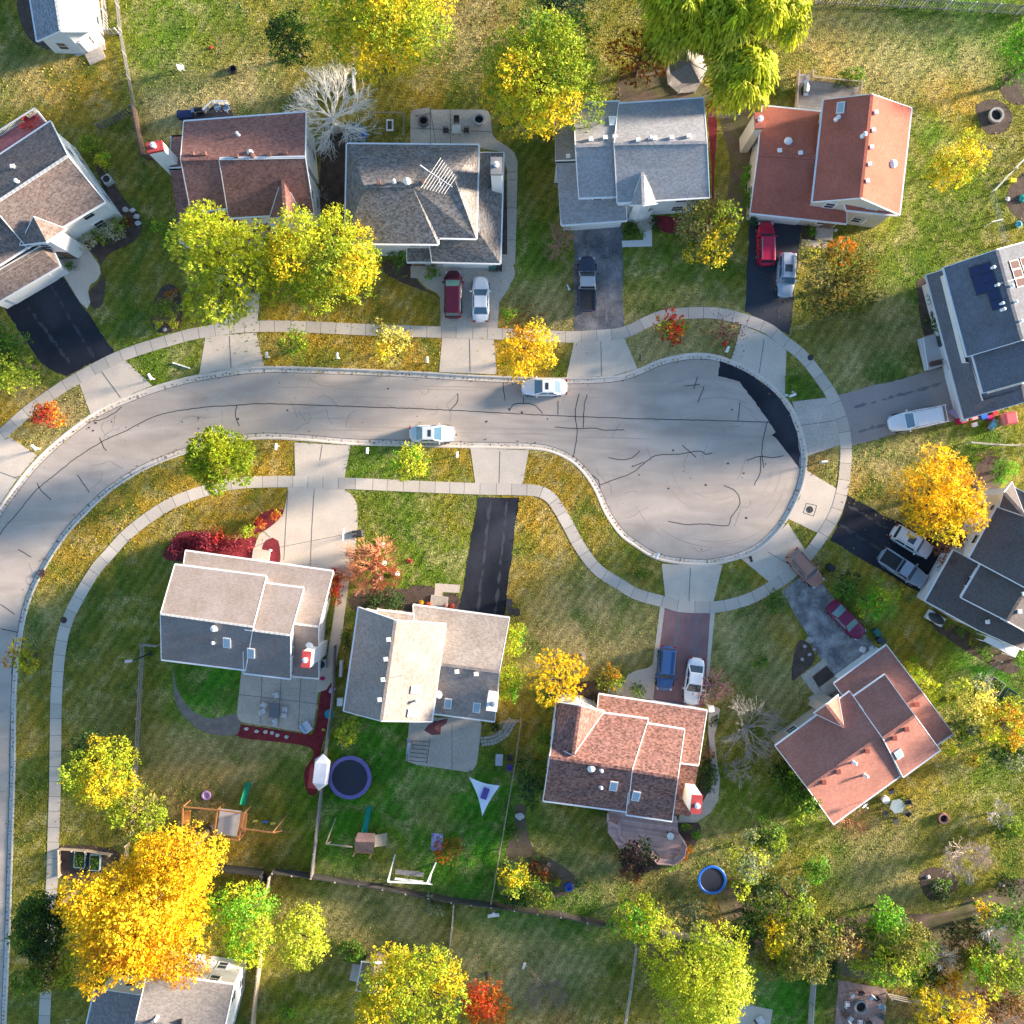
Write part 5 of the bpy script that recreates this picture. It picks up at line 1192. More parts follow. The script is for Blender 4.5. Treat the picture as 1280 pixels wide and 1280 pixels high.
 (540, 340, 11, 11, .9, dict(grb=2, gr=3), 'clipped round bush at the path of the hip roofed house', dict(leaf=.14, style='round', name='shrub', cat='shrub')),
 (497, 320, 13, 15, 1.2, dict(gr=3, grb=1), 'green bush left of the porch of the hip roofed house', dict(leaf=.18, name='shrub', cat='shrub')),
 (206, 388, 17, 16, 1.4, dict(ol=2, ygd=3), 'round olive bush in the dark island bed', dict(leaf=.14, style='round', name='shrub', cat='shrub')),
 (197, 405, 7, 6, .5, dict(yg=3), 'small lime bush left of the white stone in the island bed', dict(leaf=.14, style='round', name='shrub', cat='shrub')),
 (217, 405, 7, 7, .5, dict(yg=2, yel=1), 'small lime bush right of the white stone in the island bed', dict(leaf=.14, style='round', name='shrub', cat='shrub')),
 (213, 369, 8, 6, .6, dict(org=2, brn=1, tan=1), 'small orange plant at the top of the island bed', dict(leaf=.16, name='plant', cat='plant')),
 (121, 297, 18, 15, 1.1, dict(cream=3, ygd=1), 'cream flowering bush in front of the brown shingled house, nearer the door', dict(leaf=.22, name='shrub', cat='shrub')),
 (141, 284, 18, 15, 1.1, dict(cream=3, ygd=1), 'cream flowering bush in front of the brown shingled house, nearer the house corner', dict(leaf=.22, name='shrub', cat='shrub')),
 (160, 276, 8, 8, .6, dict(rust=2, burg=2), 'small dark red shrub among white stones at the house corner', dict(leaf=.14, style='round', name='shrub', cat='shrub')),
 (128, 202, 14, 12, 1.2, dict(yg=2, grb=1), 'yellow green hedge block along the white gable wall', dict(leaf=.16, name='hedge', cat='hedge', style='round')),
 (113, 183, 18, 14, 1.2, dict(ygd=2, gr=2), 'dull green hedge block behind the yellow green one at the white gable', dict(leaf=.16, name='hedge', cat='hedge', style='round')),
 (87, 332, 7, 7, .6, dict(gr=3), 'small round bush set in the curved front path', dict(leaf=.14, style='round', name='shrub', cat='shrub')),
 (200, 283, 9, 11, 1.2, dict(grb=2, yg=1), 'lime green shrub at the left wall of the red brown house, upper one', dict(leaf=.2, name='shrub', cat='shrub')),
 (212, 303, 10, 14, 1.2, dict(gr=2, grb=2), 'leaf green shrub at the left wall of the red brown house, lower one', dict(leaf=.2, name='shrub', cat='shrub')),
 (940, 238, 6, 40, .8, dict(gr=2, grb=2), 'long low green hedge along the left wall of the maroon house', dict(leaf=.18, name='hedge', cat='hedge')),
 (1254, 588, 17, 19, 1.5, dict(grb=2, gr=3), 'large clipped round bush above the dark roofed house at the right edge', dict(leaf=.14, style='round', name='shrub', cat='shrub')),
 (1249, 600, 11, 9, 1.2, dict(grb=3, gr=2), 'smaller clipped round bush touching the large one above the dark roof', dict(leaf=.14, style='round', name='shrub', cat='shrub')),
 (1184, 781, 9, 9, .8, dict(ol=2, ygd=2), 'clipped olive ball bush nearest the covered car beside the dark house', dict(leaf=.13, style='round', name='shrub', cat='shrub')),
 (1201, 790, 8, 8, .8, dict(gr=3), 'clipped green ball bush, second in the row beside the dark house', dict(leaf=.13, style='round', name='shrub', cat='shrub')),
 (1218, 801, 9, 8, .8, dict(ol=2, ygd=2), 'clipped olive ball bush, third in the row beside the dark house', dict(leaf=.13, style='round', name='shrub', cat='shrub')),
 (1231, 817, 12, 10, .9, dict(gr=2, grb=2), 'loose bright green bush at the end of the row of ball bushes', dict(leaf=.18, name='shrub', cat='shrub')),
 (1277, 825, 10, 9, .9, dict(gr=2, grb=2), 'green bush at the right edge beside the white awning', dict(leaf=.18, name='shrub', cat='shrub')),
 (1141, 838, 12, 20, 1.3, dict(yg=3, grb=1), 'yellow green hedge on the right wall of the salmon house, upper end', dict(leaf=.2, name='hedge', cat='hedge')),
 (1158, 866, 11, 20, 1.3, dict(yg=3, ygl=1), 'yellow green hedge on the right wall of the salmon house, lower end', dict(leaf=.2, name='hedge', cat='hedge')),
 (1187, 935, 9, 10, 1.0, dict(yg=2, ygd=1), 'small yellow green shrub at the lower right corner of the salmon house', dict(leaf=.2, name='shrub', cat='shrub')),
 (1216, 950, 10, 9, .7, dict(yg=2, ygd=2, rust=1), 'low mixed green and red plant on the lawn right of the salmon house', dict(leaf=.18, name='plant', cat='plant')),
 (971, 754, 14, 18, 1.3, dict(gr=3, sage=1), 'green shrub between the turning circle and the gravelly drive', dict(leaf=.18, name='shrub', cat='shrub')),
 (950, 827, 12, 9, .5, dict(grb=2, gr=2), 'low green plant on the dry lawn left of the gravelly drive', dict(leaf=.18, name='plant', cat='plant')),
 (803, 717, 12, 9, .4, dict(gr=3, grb=1), 'low green plant on the verge below the turning circle', dict(leaf=.16, name='plant', cat='plant')),
 (992, 476, 10, 9, .4, dict(gr=3, grb=1), 'low green plant on the verge right of the dark road patch', dict(leaf=.16, name='plant', cat='plant')),
 (636, 393, 8, 8, .8, dict(grb=2, yg=1), 'small green bush above the golden street tree', dict(leaf=.16, name='shrub', cat='shrub')),
 (870, 1043, 7, 7, .6, dict(grb=3), 'small round lime bush beside the brick deck', dict(leaf=.13, style='round', name='shrub', cat='shrub')),
 (856, 1033, 8, 5, .6, dict(gr=2, ygd=1), 'low green shrub between the brick deck and the curved path', dict(leaf=.15, name='shrub', cat='shrub')),
 (861, 1061, 6, 5, .5, dict(ol=2, org=1), 'small olive plant in the bed right of the brick deck', dict(leaf=.14, name='plant', cat='plant')),
 (853, 1071, 5, 4, .4, dict(org=3, red=1), 'small orange plant beside the deck bench', dict(leaf=.14, name='plant', cat='plant')),
 (838, 1082, 14, 5, .5, dict(grb=2, gr=1), 'low green border plant under the deck bench', dict(leaf=.15, name='plant', cat='plant')),
 (797, 863, 13, 10, 1.0, dict(dk=2, gr=1, ol=1), 'dark round bush on the curved path of the speckled roof house', dict(leaf=.15, style='round', name='shrub', cat='shrub')),
 (884, 962, 8, 34, 1.1, dict(dk=2, brn=1, gr=1), 'long dark shrub between the speckled roof and the curved side path', dict(leaf=.17, name='hedge', cat='hedge')),
 (893, 902, 6, 8, .9, dict(dk=3), 'small dark shrub behind the white post box by the speckled roof', dict(leaf=.15, name='shrub', cat='shrub')),
 (560, 1062, 19, 16, 1.1, dict(rust=1, ol=2, org=1), 'rusty orange shrub right of the speckled play table', dict(leaf=.16, name='shrub', cat='shrub', style='frond')),
 (266, 679, 50, 14, .9, dict(burg=4, red=1), 'long burgundy hedge in front of the taupe house', dict(leaf=.16, name='hedge', cat='hedge')),
 (225, 686, 14, 16, .9, dict(burg=3, purp=1), 'rounded burgundy shrub at the left end of the burgundy hedge', dict(leaf=.16, name='shrub', cat='shrub')),
 (310, 663, 9, 9, .8, dict(ygd=2, yg=2), 'yellow green shrub at the bend of the pink driveway', dict(leaf=.16, name='shrub', cat='shrub')),
 (326, 653, 9, 8, .7, dict(org=2, red=2), 'orange red shrub in the bed at the driveway bend', dict(leaf=.15, name='shrub', cat='shrub')),
 (344, 643, 9, 7, .7, dict(yg=1, org=2, red=1), 'orange and yellow shrub at the upper end of the driveway bed', dict(leaf=.15, name='shrub', cat='shrub')),
 (420, 733, 6, 26, .9, dict(org=2, red=2, rust=1), 'narrow orange red hedge at the right gable of the taupe house', dict(leaf=.15, name='hedge', cat='hedge')),
 (440, 1190, 20, 14, .5, dict(gr=3, grb=1), 'low green bed of plants between the egg shaped tree and the shed', dict(leaf=.2, name='plant', cat='plant')),
 (360, 1262, 14, 12, .9, dict(gr=2, grb=1), 'green shrub at the bottom edge left of the tall yellow tree', dict(leaf=.18, name='shrub', cat='shrub')),
 (541, 1133, 14, 11, .9, dict(sage=3, cream=1), 'grey green plant in the fence corner above the yellow tree', dict(leaf=.22, name='plant', cat='plant', style='frond')),
 (790, 289, 12, 12, .5, dict(gr=3, dk=1), 'square clipped green bed beside the white path', dict(leaf=.15, name='hedge', cat='hedge')),
 (818, 282, 7, 14, .8, dict(dk=2, gr=1), 'dark green shrub right of the white path', dict(leaf=.16, name='shrub', cat='shrub')),
 (1013, 289, 8, 7, .5, dict(gr=2, grb=1), 'small green plant in the bed by the maroon house door', dict(leaf=.16, name='plant', cat='plant')),
 (1015, 316, 13, 5, .6, dict(yg=3, ygd=1), 'low lime hedge below the short path of the maroon house', dict(leaf=.14, name='hedge', cat='hedge')),
 (1062, 98, 24, 8, .9, dict(gr=2, ygd=2, dk=1), 'low green hedge behind the wooden deck of the maroon house', dict(leaf=.18, name='hedge', cat='hedge')),
 (1173, 385, 8, 34, .9, dict(dk=3, gr=1), 'narrow dark shrub along the front of the solar panel house', dict(leaf=.17, name='hedge', cat='hedge')),
 (1174, 1110, 18, 14, .6, dict(dk=2, purp=1, sage=1), 'low dark plants in the square rock bed', dict(leaf=.18, name='plant', cat='plant', pal2=dict(gr=2), dir2=(.6, 1, 0))),
 (1262, 1105, 18, 16, 1.0, dict(dk=3, purp=1, gr=1), 'dark thicket at the right edge below the bare rounded tree', dict(leaf=.18, name='shrub', cat='shrub')),
 (1262, 1035, 22, 16, .9, dict(gr=2, sage=1, ygd=1), 'green shrub under the grey spiky bare bush', dict(leaf=.2, name='shrub', cat='shrub')),
 (1235, 880, 0, 0, 0, None, None, None),
 (433, 800, 6, 16, .8, dict(dk=2, gr=1), 'thin dark hedge at the left wall of the cream house', dict(leaf=.16, name='hedge', cat='hedge')),
 (617, 908, 10, 6, .6, dict(dk=2, gr=1), 'dark green plant at the rear corner of the cream house by the flagstones', dict(leaf=.16, name='plant', cat='plant')),
 (745, 1010, 14, 9, .7, dict(gr=3), 'green shrub left of the brick deck steps', dict(leaf=.17, name='shrub', cat='shrub')),
 (640, 1040, 12, 9, .4, dict(grb=1, gr=2), 'low green plants in the bed right of the long yard fence', dict(leaf=.16, name='plant', cat='plant')),
]
for px, py, rx, ry, zc, pal, label, kw in TREES:
    if pal is None: continue
    tree(px, py, rx, ry, zc, pal, label, **kw)
BARE = [
 (406, 127, 64, 5.5, (.90, .84, .76), 'bare white branched tree between the red brown and hip roofed houses', dict(depth=6, dens=2.3, thick=.62)),
 (462, 708, 44, 2.8, (.52, .22, .11), 'bare orange twigged tree at the end of the pink driveway', dict(depth=6, dens=2.2, thick=1.0)),
 (700, 298, 30, 2.2, (.42, .22, .17), 'bare reddish tree at the left of the worn asphalt drive', dict(depth=5, dens=1.3, thick=.7)),
 (895, 862, 32, 2.2, (.48, .25, .22), 'bare pinkish bush right of the white car on the mauve drive', dict(depth=5, dens=1.6, thick=.7)),
 (943, 918, 50, 3.4, (.34, .31, .29), 'bare grey tree left of the salmon house', dict(depth=6, dens=1.4, thick=.42)),
 (925, 968, 24, 2.2, (.34, .31, .29), 'small bare grey tree beside the curved side path', dict(depth=5, thick=.6)),
 (1213, 1075, 36, 2.8, (.48, .38, .33), 'bare rounded twiggy tree on the lower right lawn', dict(depth=6, dens=1.3, thick=.65)),
 (1254, 1022, 22, 1.8, (.40, .37, .33), 'grey spiky bare bush on the right lawn', dict(depth=5, dens=1.2, thick=.7)),
 (1066, 1032, 36, 2.0, (.36, .20, .11), 'bare brown branches under the lower eave of the salmon roof', dict(depth=5, dens=1.3, elong=.6, thick=.6)),
 (791, 1090, 22, 2.6, (.38, .20, .11), 'dead brown conifer below the purple shrub', dict(depth=5, dens=1.2, thick=.6, pal=dict(brn=2, rust=1))),
 (684, 1245, 38, 2.0, (.26, .19, .16), 'bare thin tree on the bottom lawn right of the red orange tree', dict(depth=5, thick=.5)),
 (1062, 1178, 24, 4.2, (.50, .38, .24), 'tan bare branches rising in the border above the fire ring patio', dict(depth=4, dens=1.1, thick=.8)),
 (1183, 1205, 32, 4.5, (.60, .52, .42), 'pale dead tree leaning over the small orange gold tree', dict(depth=4, dens=1.2, thick=.9)),
 (1250, 1172, 28, 4.5, (.64, .58, .50), 'white dead stump tree in the lower right corner', dict(depth=4, dens=1.2, thick=1.2)),
 (1200, 690, 36, 3.0, (.52, .30, .23), 'bare reddish tree overhanging the eave of the dark roofed house', dict(depth=6, dens=1.2, thick=.65, pal=dict(rust=2))),
 (1240, 572, 16, 1.4, (.28, .15, .13), 'small bare plum coloured bush right of the golden tree', dict(depth=5, thick=.5)),
 (398, 240, 16, 1.4, (.33, .28, .24), 'small bare shrub in the dark gap between two houses', dict(depth=4, thick=.5)),
 (905, 416, 22, .5, (.30, .10, .10), 'low bare red stemmed plant on the verge by the turning circle', dict(depth=4, thick=.5, name='plant', cat='plant')),
 (1215, 880, 22, 3.2, (.42, .36, .30), 'bare greyish tree inside the pale yellow thicket at the right', dict(depth=5, thick=.6)),
]
for px, py, r, zc, col, label, kw in BARE: bare_tree(px, py, r, zc, col, label, **kw)
# ------------------------------------------------------------------ vehicles
def paint(name, col): return M('paint_' + name, col, .32, .03, metal=.1, spec=.4, coat=.3)
LAMP = M('headlight_glass', (0.55, 0.57, 0.6), .1, .05, spec=.8); TAIL = M('tail_light_red', (0.30, 0.008, 0.01), .2, .05)
def car(px, py, ang, label, kind, col, L=4.7, Wd=1.82, z0=.017, sunroof=False, rails=False, rack=False, glass=None, group='vehicles parked along the street and on the driveways', bed=None, roofcol=None):
    """ang: heading in photograph degrees (0 = right, 90 = up)"""
    c = W(px, py, z0); name = {'sedan': 'parked_car', 'suv': 'parked_suv', 'van': 'parked_minivan', 'pickup': 'pickup_truck'}[kind]
    t = thing(name, label, {'sedan': 'car', 'suv': 'suv', 'van': 'minivan', 'pickup': 'pickup truck'}[kind], c, math.radians(ang), group)
    gl = glass or GLASS; a, b = L / 2, Wd / 2
    tall = {'sedan': 0, 'suv': .22, 'van': .27, 'pickup': .25}[kind]
    deck = .86 + tall * .7; roofz = 1.44 + tall * 1.25
    N = 48
    def ring(sc, z, prof=None):
        vs = []
        for i in range(N):
            th = 2 * math.pi * i / N; cx, sx = math.cos(th), math.sin(th)
            n = 3.0 if cx > 0 else 4.2
            x = a * math.copysign(abs(cx) ** (2 / n), cx); y = b * math.copysign(abs(sx) ** (2 / 4.6), sx)
            if x > 0: y *= 1 - .07 * (x / a) ** 3
            x *= sc + (1 - sc) * .55; y *= sc
            vs.append((x, y, prof(x, y) if prof else z))
        return vs
    def top(x, y):
        f = x / a
        if f > .30: h = deck - .20 * ((f - .30) / .7) ** 1.7
        elif f < -.6 and kind == 'sedan': h = deck + .04 - .06 * ((-f - .6) / .4) ** 2
        else: h = deck + .03
        return h - .06 * (y / b) ** 2
    m = MB(); rings = [ring(.95, .24), ring(.985, .36), ring(1, .55), ring(.995, .68), ring(.965, 0, lambda x, y: top(x, y) - .05), ring(.90, 0, top), ring(.6, 0, top), ring(.25, 0, top)]
    vs = [v for r in rings for v in r]; fs = []
    for k in range(len(rings) - 1):
        for i in range(N): fs.append((k * N + i, k * N + (i + 1) % N, (k + 1) * N + (i + 1) % N, (k + 1) * N + i))
    fs.append(tuple(range(N - 1, -1, -1))); fs.append(tuple((len(rings) - 1) * N + i for i in range(N)))
    m.add(vs, fs)
    body = m.obj('body', col, t, True, local=True); OFF[body.name] = Vector((0, 0, 0))
    # cabin: base and roof outlines (x front/rear, half widths)
    x0, x1, r0, r1 = {'sedan': (.23 * L, -.36 * L, .04 * L, -.20 * L), 'suv': (.22 * L, -.47 * L, .10 * L, -.43 * L), 'van': (.30 * L, -.48 * L, .12 * L, -.43 * L), 'pickup': (.22 * L, -.11 * L, .09 * L, -.085 * L)}[kind]
    wb, wt = b * .90, b * (.73 if kind == 'sedan' else .79)
    def frustum(m, e=0.0, z0_=deck - .06, z1_=roofz - .04):
        B = [(x0, -wb), (x0, wb), (x1, wb), (x1, -wb)]; T = [(r0, -wt), (r0, wt), (r1, wt), (r1, -wt)]
        return [Vector((x, y, z0_)) for x, y in B], [Vector((x, y, z1_)) for x, y in T]
    m = MB(); Bq, Tq = frustum(m)
    mid = [Vector((p.x * .985 + (r0 + r1) / 2 * .015, p.y * .86, roofz)) for p in Tq]
    vs = Bq + Tq + mid
    m.add(vs, [(0, 1, 5, 4), (1, 2, 6, 5), (2, 3, 7, 6), (3, 0, 4, 7), (4, 5, 9, 8), (5, 6, 10, 9), (6, 7, 11, 10), (7, 4, 8, 11), (8, 9, 10, 11)])
    m.obj('cabin', roofcol or col, t, False, local=True)
    def pane(i, u0, u1, v0, v1, nm):
        p00, p01, p10, p11 = Bq[i], Bq[(i + 1) % 4], Tq[i], Tq[(i + 1) % 4]
        f = lambda u, v: p00.lerp(p01, u).lerp(p10.lerp(p11, u), v)
        n = (p01 - p00).cross(p10 - p00).normalized(); q = [f(u0, v0), f(u1, v0), f(u1, v1), f(u0, v1)]
        mm = MB(); mm.add([p + n * .008 for p in q] + [p - n * .01 for p in q], [(0, 1, 2, 3), (0, 4, 5, 1), (1, 5, 6, 2), (2, 6, 7, 3), (3, 7, 4, 0)])
        return mm.obj(nm, gl, t, local=True)
    pane(0, .05, .95, .10, .96, 'windscreen'); pane(2, .06, .94, .14 if kind == 'sedan' else .3, .94, 'rear_window')
    for i in (1, 3):
        pane(i, .12, .48, .18, .90, 'side_window'); pane(i, .52, .88, .18, .90, 'side_window')
    if sunroof:
        xm = (r0 + r1) / 2 + (r0 - r1) * .12; m = MB(); m.box((xm, 0, roofz + .004), (abs(r0 - r1) * .30, wt * 1.05, .012)); m.obj('sunroof', GLASS, t, local=True)
    if rails:
        for s in (-1, 1):
            m = MB(); m.beam((r0 - .15, s * wt * .86, roofz + .05), (r1 + .1, s * wt * .86, roofz + .05), .05)
            for xx in (r0 - .2, r1 + .15): m.beam((xx, s * wt * .86, roofz - .03), (xx, s * wt * .86, roofz + .05), .05)
            m.obj('roof_rail', DARKMETAL if rails == 'dark' else STEEL, t, local=True)
    if rack:
        m = MB()
        for s in (-1, 1): m.beam((r0 - .1, s * wt * 1.1, roofz + .16), (-L * .49, s * wt * 1.1, roofz + .16), .06)
        for xx in (r0 - .4, -.6, -L * .33, -L * .47):
            m.beam((xx, -wt * 1.12, roofz + .16), (xx, wt * 1.12, roofz + .16), .05)
            for s in (-1, 1): m.beam((xx, s * wt * 1.1, roofz - .12), (xx, s * wt * 1.1, roofz + .16), .04)
        m.obj('ladder_rack', WHITE, t, local=True)
    if kind == 'pickup':
        xa, xb = -.125 * L, -.485 * L; m = MB()
        m.box(((xa + xb) / 2, 0, deck + .0), (xa - xb, b * 1.52, .10)); m.obj('cargo_bed', bed or BLACK, t, local=True)
        m = MB()
        for s in (-1, 1): m.beam((xa, s * b * .84, deck + .05), (xb, s * b * .84, deck + .05), .16, .12)
        m.beam((xb - .02, -b * .8, deck + .05), (xb - .02, b * .8, deck + .05), .10, .12)
        m.obj('bed_rail', col, t, local=True)
        if bed is not None:
            m = MB()
            for k in range(5): m.box((xa + (xb - xa) * (k + .5) / 5, 0, deck + .06), (.05, b * 1.45, .03))
            m.obj('bed_cover_rib', DARKMETAL, t, local=True)
    for sx in (.31 * L, -.30 * L):
        for s in (-1, 1):
            r = .335 + tall * .15; m = MB()
            m.tube((sx, s * (b - .21), r - z0 * 0), (sx, s * (b + .012), r), r, r, 18)
            w_ = m.obj('wheel', RUBBER, t, local=True); OFF[w_.name] = Vector((0, 0, 0))
            m = MB(); m.tube((sx, s * (b - .05), r), (sx, s * (b + .02), r), r * .62, r * .6, 14); m.obj('rim', STEEL, w_, local=True)
    for s in (-1, 1):
        m = MB(); m.box((a * .90, s * b * .66, deck - .33), (.26, .34, .12), s * -.42); m.obj('headlight', LAMP, t, local=True)
        m = MB(); m.box((-a * .972, s * b * .72, deck - .12), (.12, .34, .16), s * .12); m.obj('tail_light', TAIL, t, local=True)
        m = MB(); m.box((x0 - .32, s * (b + .09), deck + .06), (.14, .22, .13)); m.obj('mirror', col, t, local=True)
    return t
WP = paint('white', (0.80, 0.80, 0.80)); BG = M('blue_tinted_glass', (0.06, 0.13, 0.19), .05, .1, spec=.9); TG = M('teal_tinted_glass', (0.06, 0.16, 0.17), .05, .1, spec=.9)
ROADZ = ZR + .004
car(567, 370, 90, 'dark maroon minivan parked beside the white sedan below the hip roofed house', 'van', paint('maroon', (0.07, 0.007, 0.022)), 4.95, 1.85, glass=TG)
car(601, 376, 90, 'white sedan beside the dark maroon minivan on the concrete driveway', 'sedan', WP, 4.7, 1.82, glass=BG)
car(733, 357, 90, 'dark pickup truck with ribbed bed cover on the worn asphalt drive', 'pickup', paint('navy', (0.035, 0.045, 0.075)), 5.75, 1.95, bed=BLACK, roofcol=paint('silver', (0.42, 0.43, 0.45)))
car(955, 307, 90, 'bright red suv with pale roof rails at the maroon house', 'suv', paint('red', (0.52, 0.012, 0.05)), 4.55, 1.85, rails=True)
car(980, 346, -92, 'silver blue suv facing the street on the sealed drive below the red suv', 'suv', paint('silverblue', (0.36, 0.42, 0.52)), 4.6, 1.8, rails='dark', sunroof=True, glass=BG)
car(680, 485, 180, 'white sedan parked at the north kerb under the golden street tree', 'sedan', WP, 4.75, 1.82, ROADZ, sunroof=True, glass=BG)
car(541, 543, 0, 'silver white sedan parked at the south kerb, alone', 'sedan', paint('pearl', (0.66, 0.67, 0.69)), 4.75, 1.84, ROADZ, sunroof=True, glass=BG)
car(1141, 525, 191, 'white work van with ladder rack on the grey driveway', 'suv', WP, 5.7, 1.95, rack=True, glass=BG)
car(1136, 677, -31, 'white suv with open roof hatch beside the golden tree', 'suv', paint('offwhite', (0.66, 0.64, 0.63)), 4.6, 1.85, rails=True, sunroof=True)
car(1125, 710, -33, 'silver blue pickup truck with a dark bed beside the white suv', 'pickup', paint('paleblue', (0.27, 0.32, 0.39)), 5.5, 1.92, bed=None)
car(1004, 710, -48, 'rose beige suv on the pavement crossing of the gravelly drive', 'suv', paint('rosebeige', (0.42, 0.20, 0.14)), 4.5, 1.82, .04, rails='dark', glass=BG)
car(1055, 774, -46, 'dark crimson sedan on the gravelly drive', 'sedan', paint('crimson', (0.20, 0.012, 0.06)), 4.75, 1.78, glass=M('pale_teal_glass', (0.14, 0.27, 0.28), .05, .1, spec=.9))
car(831, 834, -95, 'blue suv with dark roof rails on the mauve drive', 'suv', paint('steelblue', (0.03, 0.085, 0.23)), 4.65, 1.85, rails='dark')
car(866, 850, -97, 'white sedan on the mauve drive beside the blue suv', 'sedan', WP, 4.9, 1.85)

# ------------------------------------------------------------------ fences
def fence(pts, h, style, mat, label, post=None, gap=2.4, cat='fence'):
    P = [W(x, y, 0) for x, y in pts]; t = thing('fence', label, cat, P[0]); post = post or mat
    pm = MB(); posts = []
    for a, b in zip(P, P[1:]):
        L = (b - a).length; n = max(1, round(L / gap)); d = (b - a) / L; rz = math.atan2(d.y, d.x)
        for i in range(n): posts.append(a + d * (L * i / n))
        s = Vector((-d.y, d.x, 0)) * .05
        if style == 'rail':
            for z in (h * .25, h * .58, h * .92): pm.beam(a + s + Vector((0, 0, z)), b + s + Vector((0, 0, z)), .05, .12)
        elif style == 'board':
            k = max(1, int(L / .15))
            for i in range(k):
                q = a + d * (L * (i + .5) / k) + s; pm.box((q.x, q.y, h / 2 - .02), (.14, .025, h + (.02 if i % 2 else 0)), rz)
            for z in (.3, h - .25): pm.beam(a - s * .3 + Vector((0, 0, z)), b - s * .3 + Vector((0, 0, z)), .05, .09)
            pm.beam(a + s * .5 + Vector((0, 0, h + .03)), b + s * .5 + Vector((0, 0, h + .03)), .13, .035)
        elif style == 'picket':
            k = max(1, int(L / .30))
            for i in range(k):
                q = a + d * (L * (i + .5) / k) + s; pm.box((q.x, q.y, h / 2), (.10, .03, h), rz)
            for z in (.25, h - .2): pm.beam(a + Vector((0, 0, z)), b + Vector((0, 0, z)), .05, .09)
        elif style == 'wire':
            for z in (.15, h * .4, h * .68, h * .95): pm.tube(a + Vector((0, 0, z)), b + Vector((0, 0, z)), .02, .02, 4)
    posts.append(P[-1])
    pm.obj('rails' if style in ('rail', 'wire') else 'panel', mat, t)
    for q in posts[:95]:
        m = MB(); m.box((q.x, q.y, (h + .1) / 2 - .05), (.11, .11, h + .2)); m.box((q.x, q.y, h + .12), (.15, .15, .05), 0, 0, .5); m.obj('post', post, t)
    return t
WEATH = M('weathered_picket', (0.15, 0.145, 0.15), .85, .3)
fence([(146, -20), (152, 40), (163, 100), (170, 138)], 1.05, 'picket', WEATH, 'grey picket fence running down from the top edge at the left', gap=2.2)
fence([(168, 139), (150, 150), (126, 162)], 1.3, 'picket', WEATH, 'short grey picket fence branching left off the long one', gap=2)
fence([(130, -10), (134, 20), (136, 44), (150, 44)], 1.3, 'picket', M('pale_picket', (0.3, 0.29, 0.29), .8, .3), 'pale picket fence beside the top left house wall')
fence([(171, 140), (178, 175), (184, 200), (198, 200)], 1.5, 'board', BROWNWOOD, 'narrow brown board fence left of the white chimney')
fence([(1020, 5), (1150, 11), (1300, 20)], 1.7, 'picket', M('mauve_grey_picket', (0.19, 0.175, 0.18), .85, .3), 'long picket fence along the top right edge', M('fence_post_cap', (.62, .6, .56), .7), 2.4)
fence([(445, 120), (445, 92)], 1.8, 'board', WHITE, 'white vinyl fence between the bare white tree and the top tree')
fence([(442, 165), (410, 166)], 1.6, 'board', WHITE, 'short white fence panel beside the blue covered tub')
fence([(200, 806), (181, 804), (178, 860), (174, 930), (171, 985), (168, 1040)], 1.25, 'rail', M('pinkish_rail', (0.36, 0.29, 0.27), .8, .2), 'three rail fence left of the taupe house running down the lawn')
fence([(420, 806), (418, 870), (410, 930), (402, 1000), (392, 1091)], 1.5, 'board', GREYWOOD, 'grey board fence between the two back gardens', gap=2.3)
fence([(651, 897), (642, 960), (630, 1030), (614, 1122)], 1.35, 'rail', TANWOOD, 'tan rail fence along the right side of the lush back garden')
fence([(626, 901), (651, 899)], 1.35, 'rail', TANWOOD, 'short tan rail fence joining the cream house to the long one')
fence([(344, 1086), (392, 1092), (480, 1106), (565, 1122), (614, 1128), (700, 1140), (766, 1154)], 1.25, 'board', M('greybrown_board', (0.075, 0.065, 0.06), .85, .3), 'long grey brown board fence along the rear of the back gardens', M('post_pale', (.45, .40, .36), .8), 2.4)
fence([(272, 1080), (330, 1087), (336, 1106)], 1.7, 'board', DARKMETAL, 'dark board fence behind the huge golden tree')
fence([(341, 1090), (336, 1112)], 1.7, 'board', TANWOOD, 'short tan gate post fence at the rear garden corner', gap=1.0)
fence([(568, 1124), (566, 1150), (562, 1186)], 1.7, 'board', GREYWOOD, 'grey board fence between the two bottom lawns')
fence([(794, 1178), (787, 1230), (776, 1300)], 1.4, 'rail', M('pale_rail', (0.42, 0.38, 0.34), .8, .2), 'pale rail fence running down below the lime green tree')
fence([(826, 1162), (880, 1170), (944, 1182)], 1.5, 'board', GREYWOOD, 'grey board fence below the blue trampoline')
fence([(1014, 1215), (1011, 1250), (1008, 1300)], 1.5, 'board', M('pale_board', (0.42, 0.40, 0.38), .8, .2), 'pale fence left of the fire ring patio')
fence([(1108, 1241), (1150, 1250), (1180, 1258)], 1.3, 'rail', M('pale_rail', (0.42, 0.38, 0.34)), 'pale rail fence right of the fire ring patio')
fence([(330, 1178), (326, 1210), (319, 1270), (318, 1300)], 1.6, 'board', TANWOOD, 'tan board fence right of the bottom left white house')
fence([(1206, 554), (1240, 557), (1300, 559)], 1.4, 'rail', M('pale_rail', (0.42, 0.38, 0.34)), 'pale rail fence right of the golden tree below the solar panel house', gap=2.6)
fence([(1290, 188), (1262, 216), (1236, 244), (1244, 270), (1252, 306)], 1.2, 'wire', STEEL, 'thin wire fence round the dark bed at the right edge')
fence([(884, 146), (912, 148), (920, 150)], 1.2, 'wire', STEEL, 'thin wire fence between the pale grey and the maroon houses')
fence([(1244, 825), (1230, 846), (1222, 858)], 1.2, 'wire', GREYWOOD, 'weathered fence between the awning and the vegetable beds')
fence([(77, 1093), (77, 1060), (110, 1062), (140, 1067)], .7, 'rail', TANWOOD, 'low tan fence round the dark bed beside the left pavement', gap=1.8)
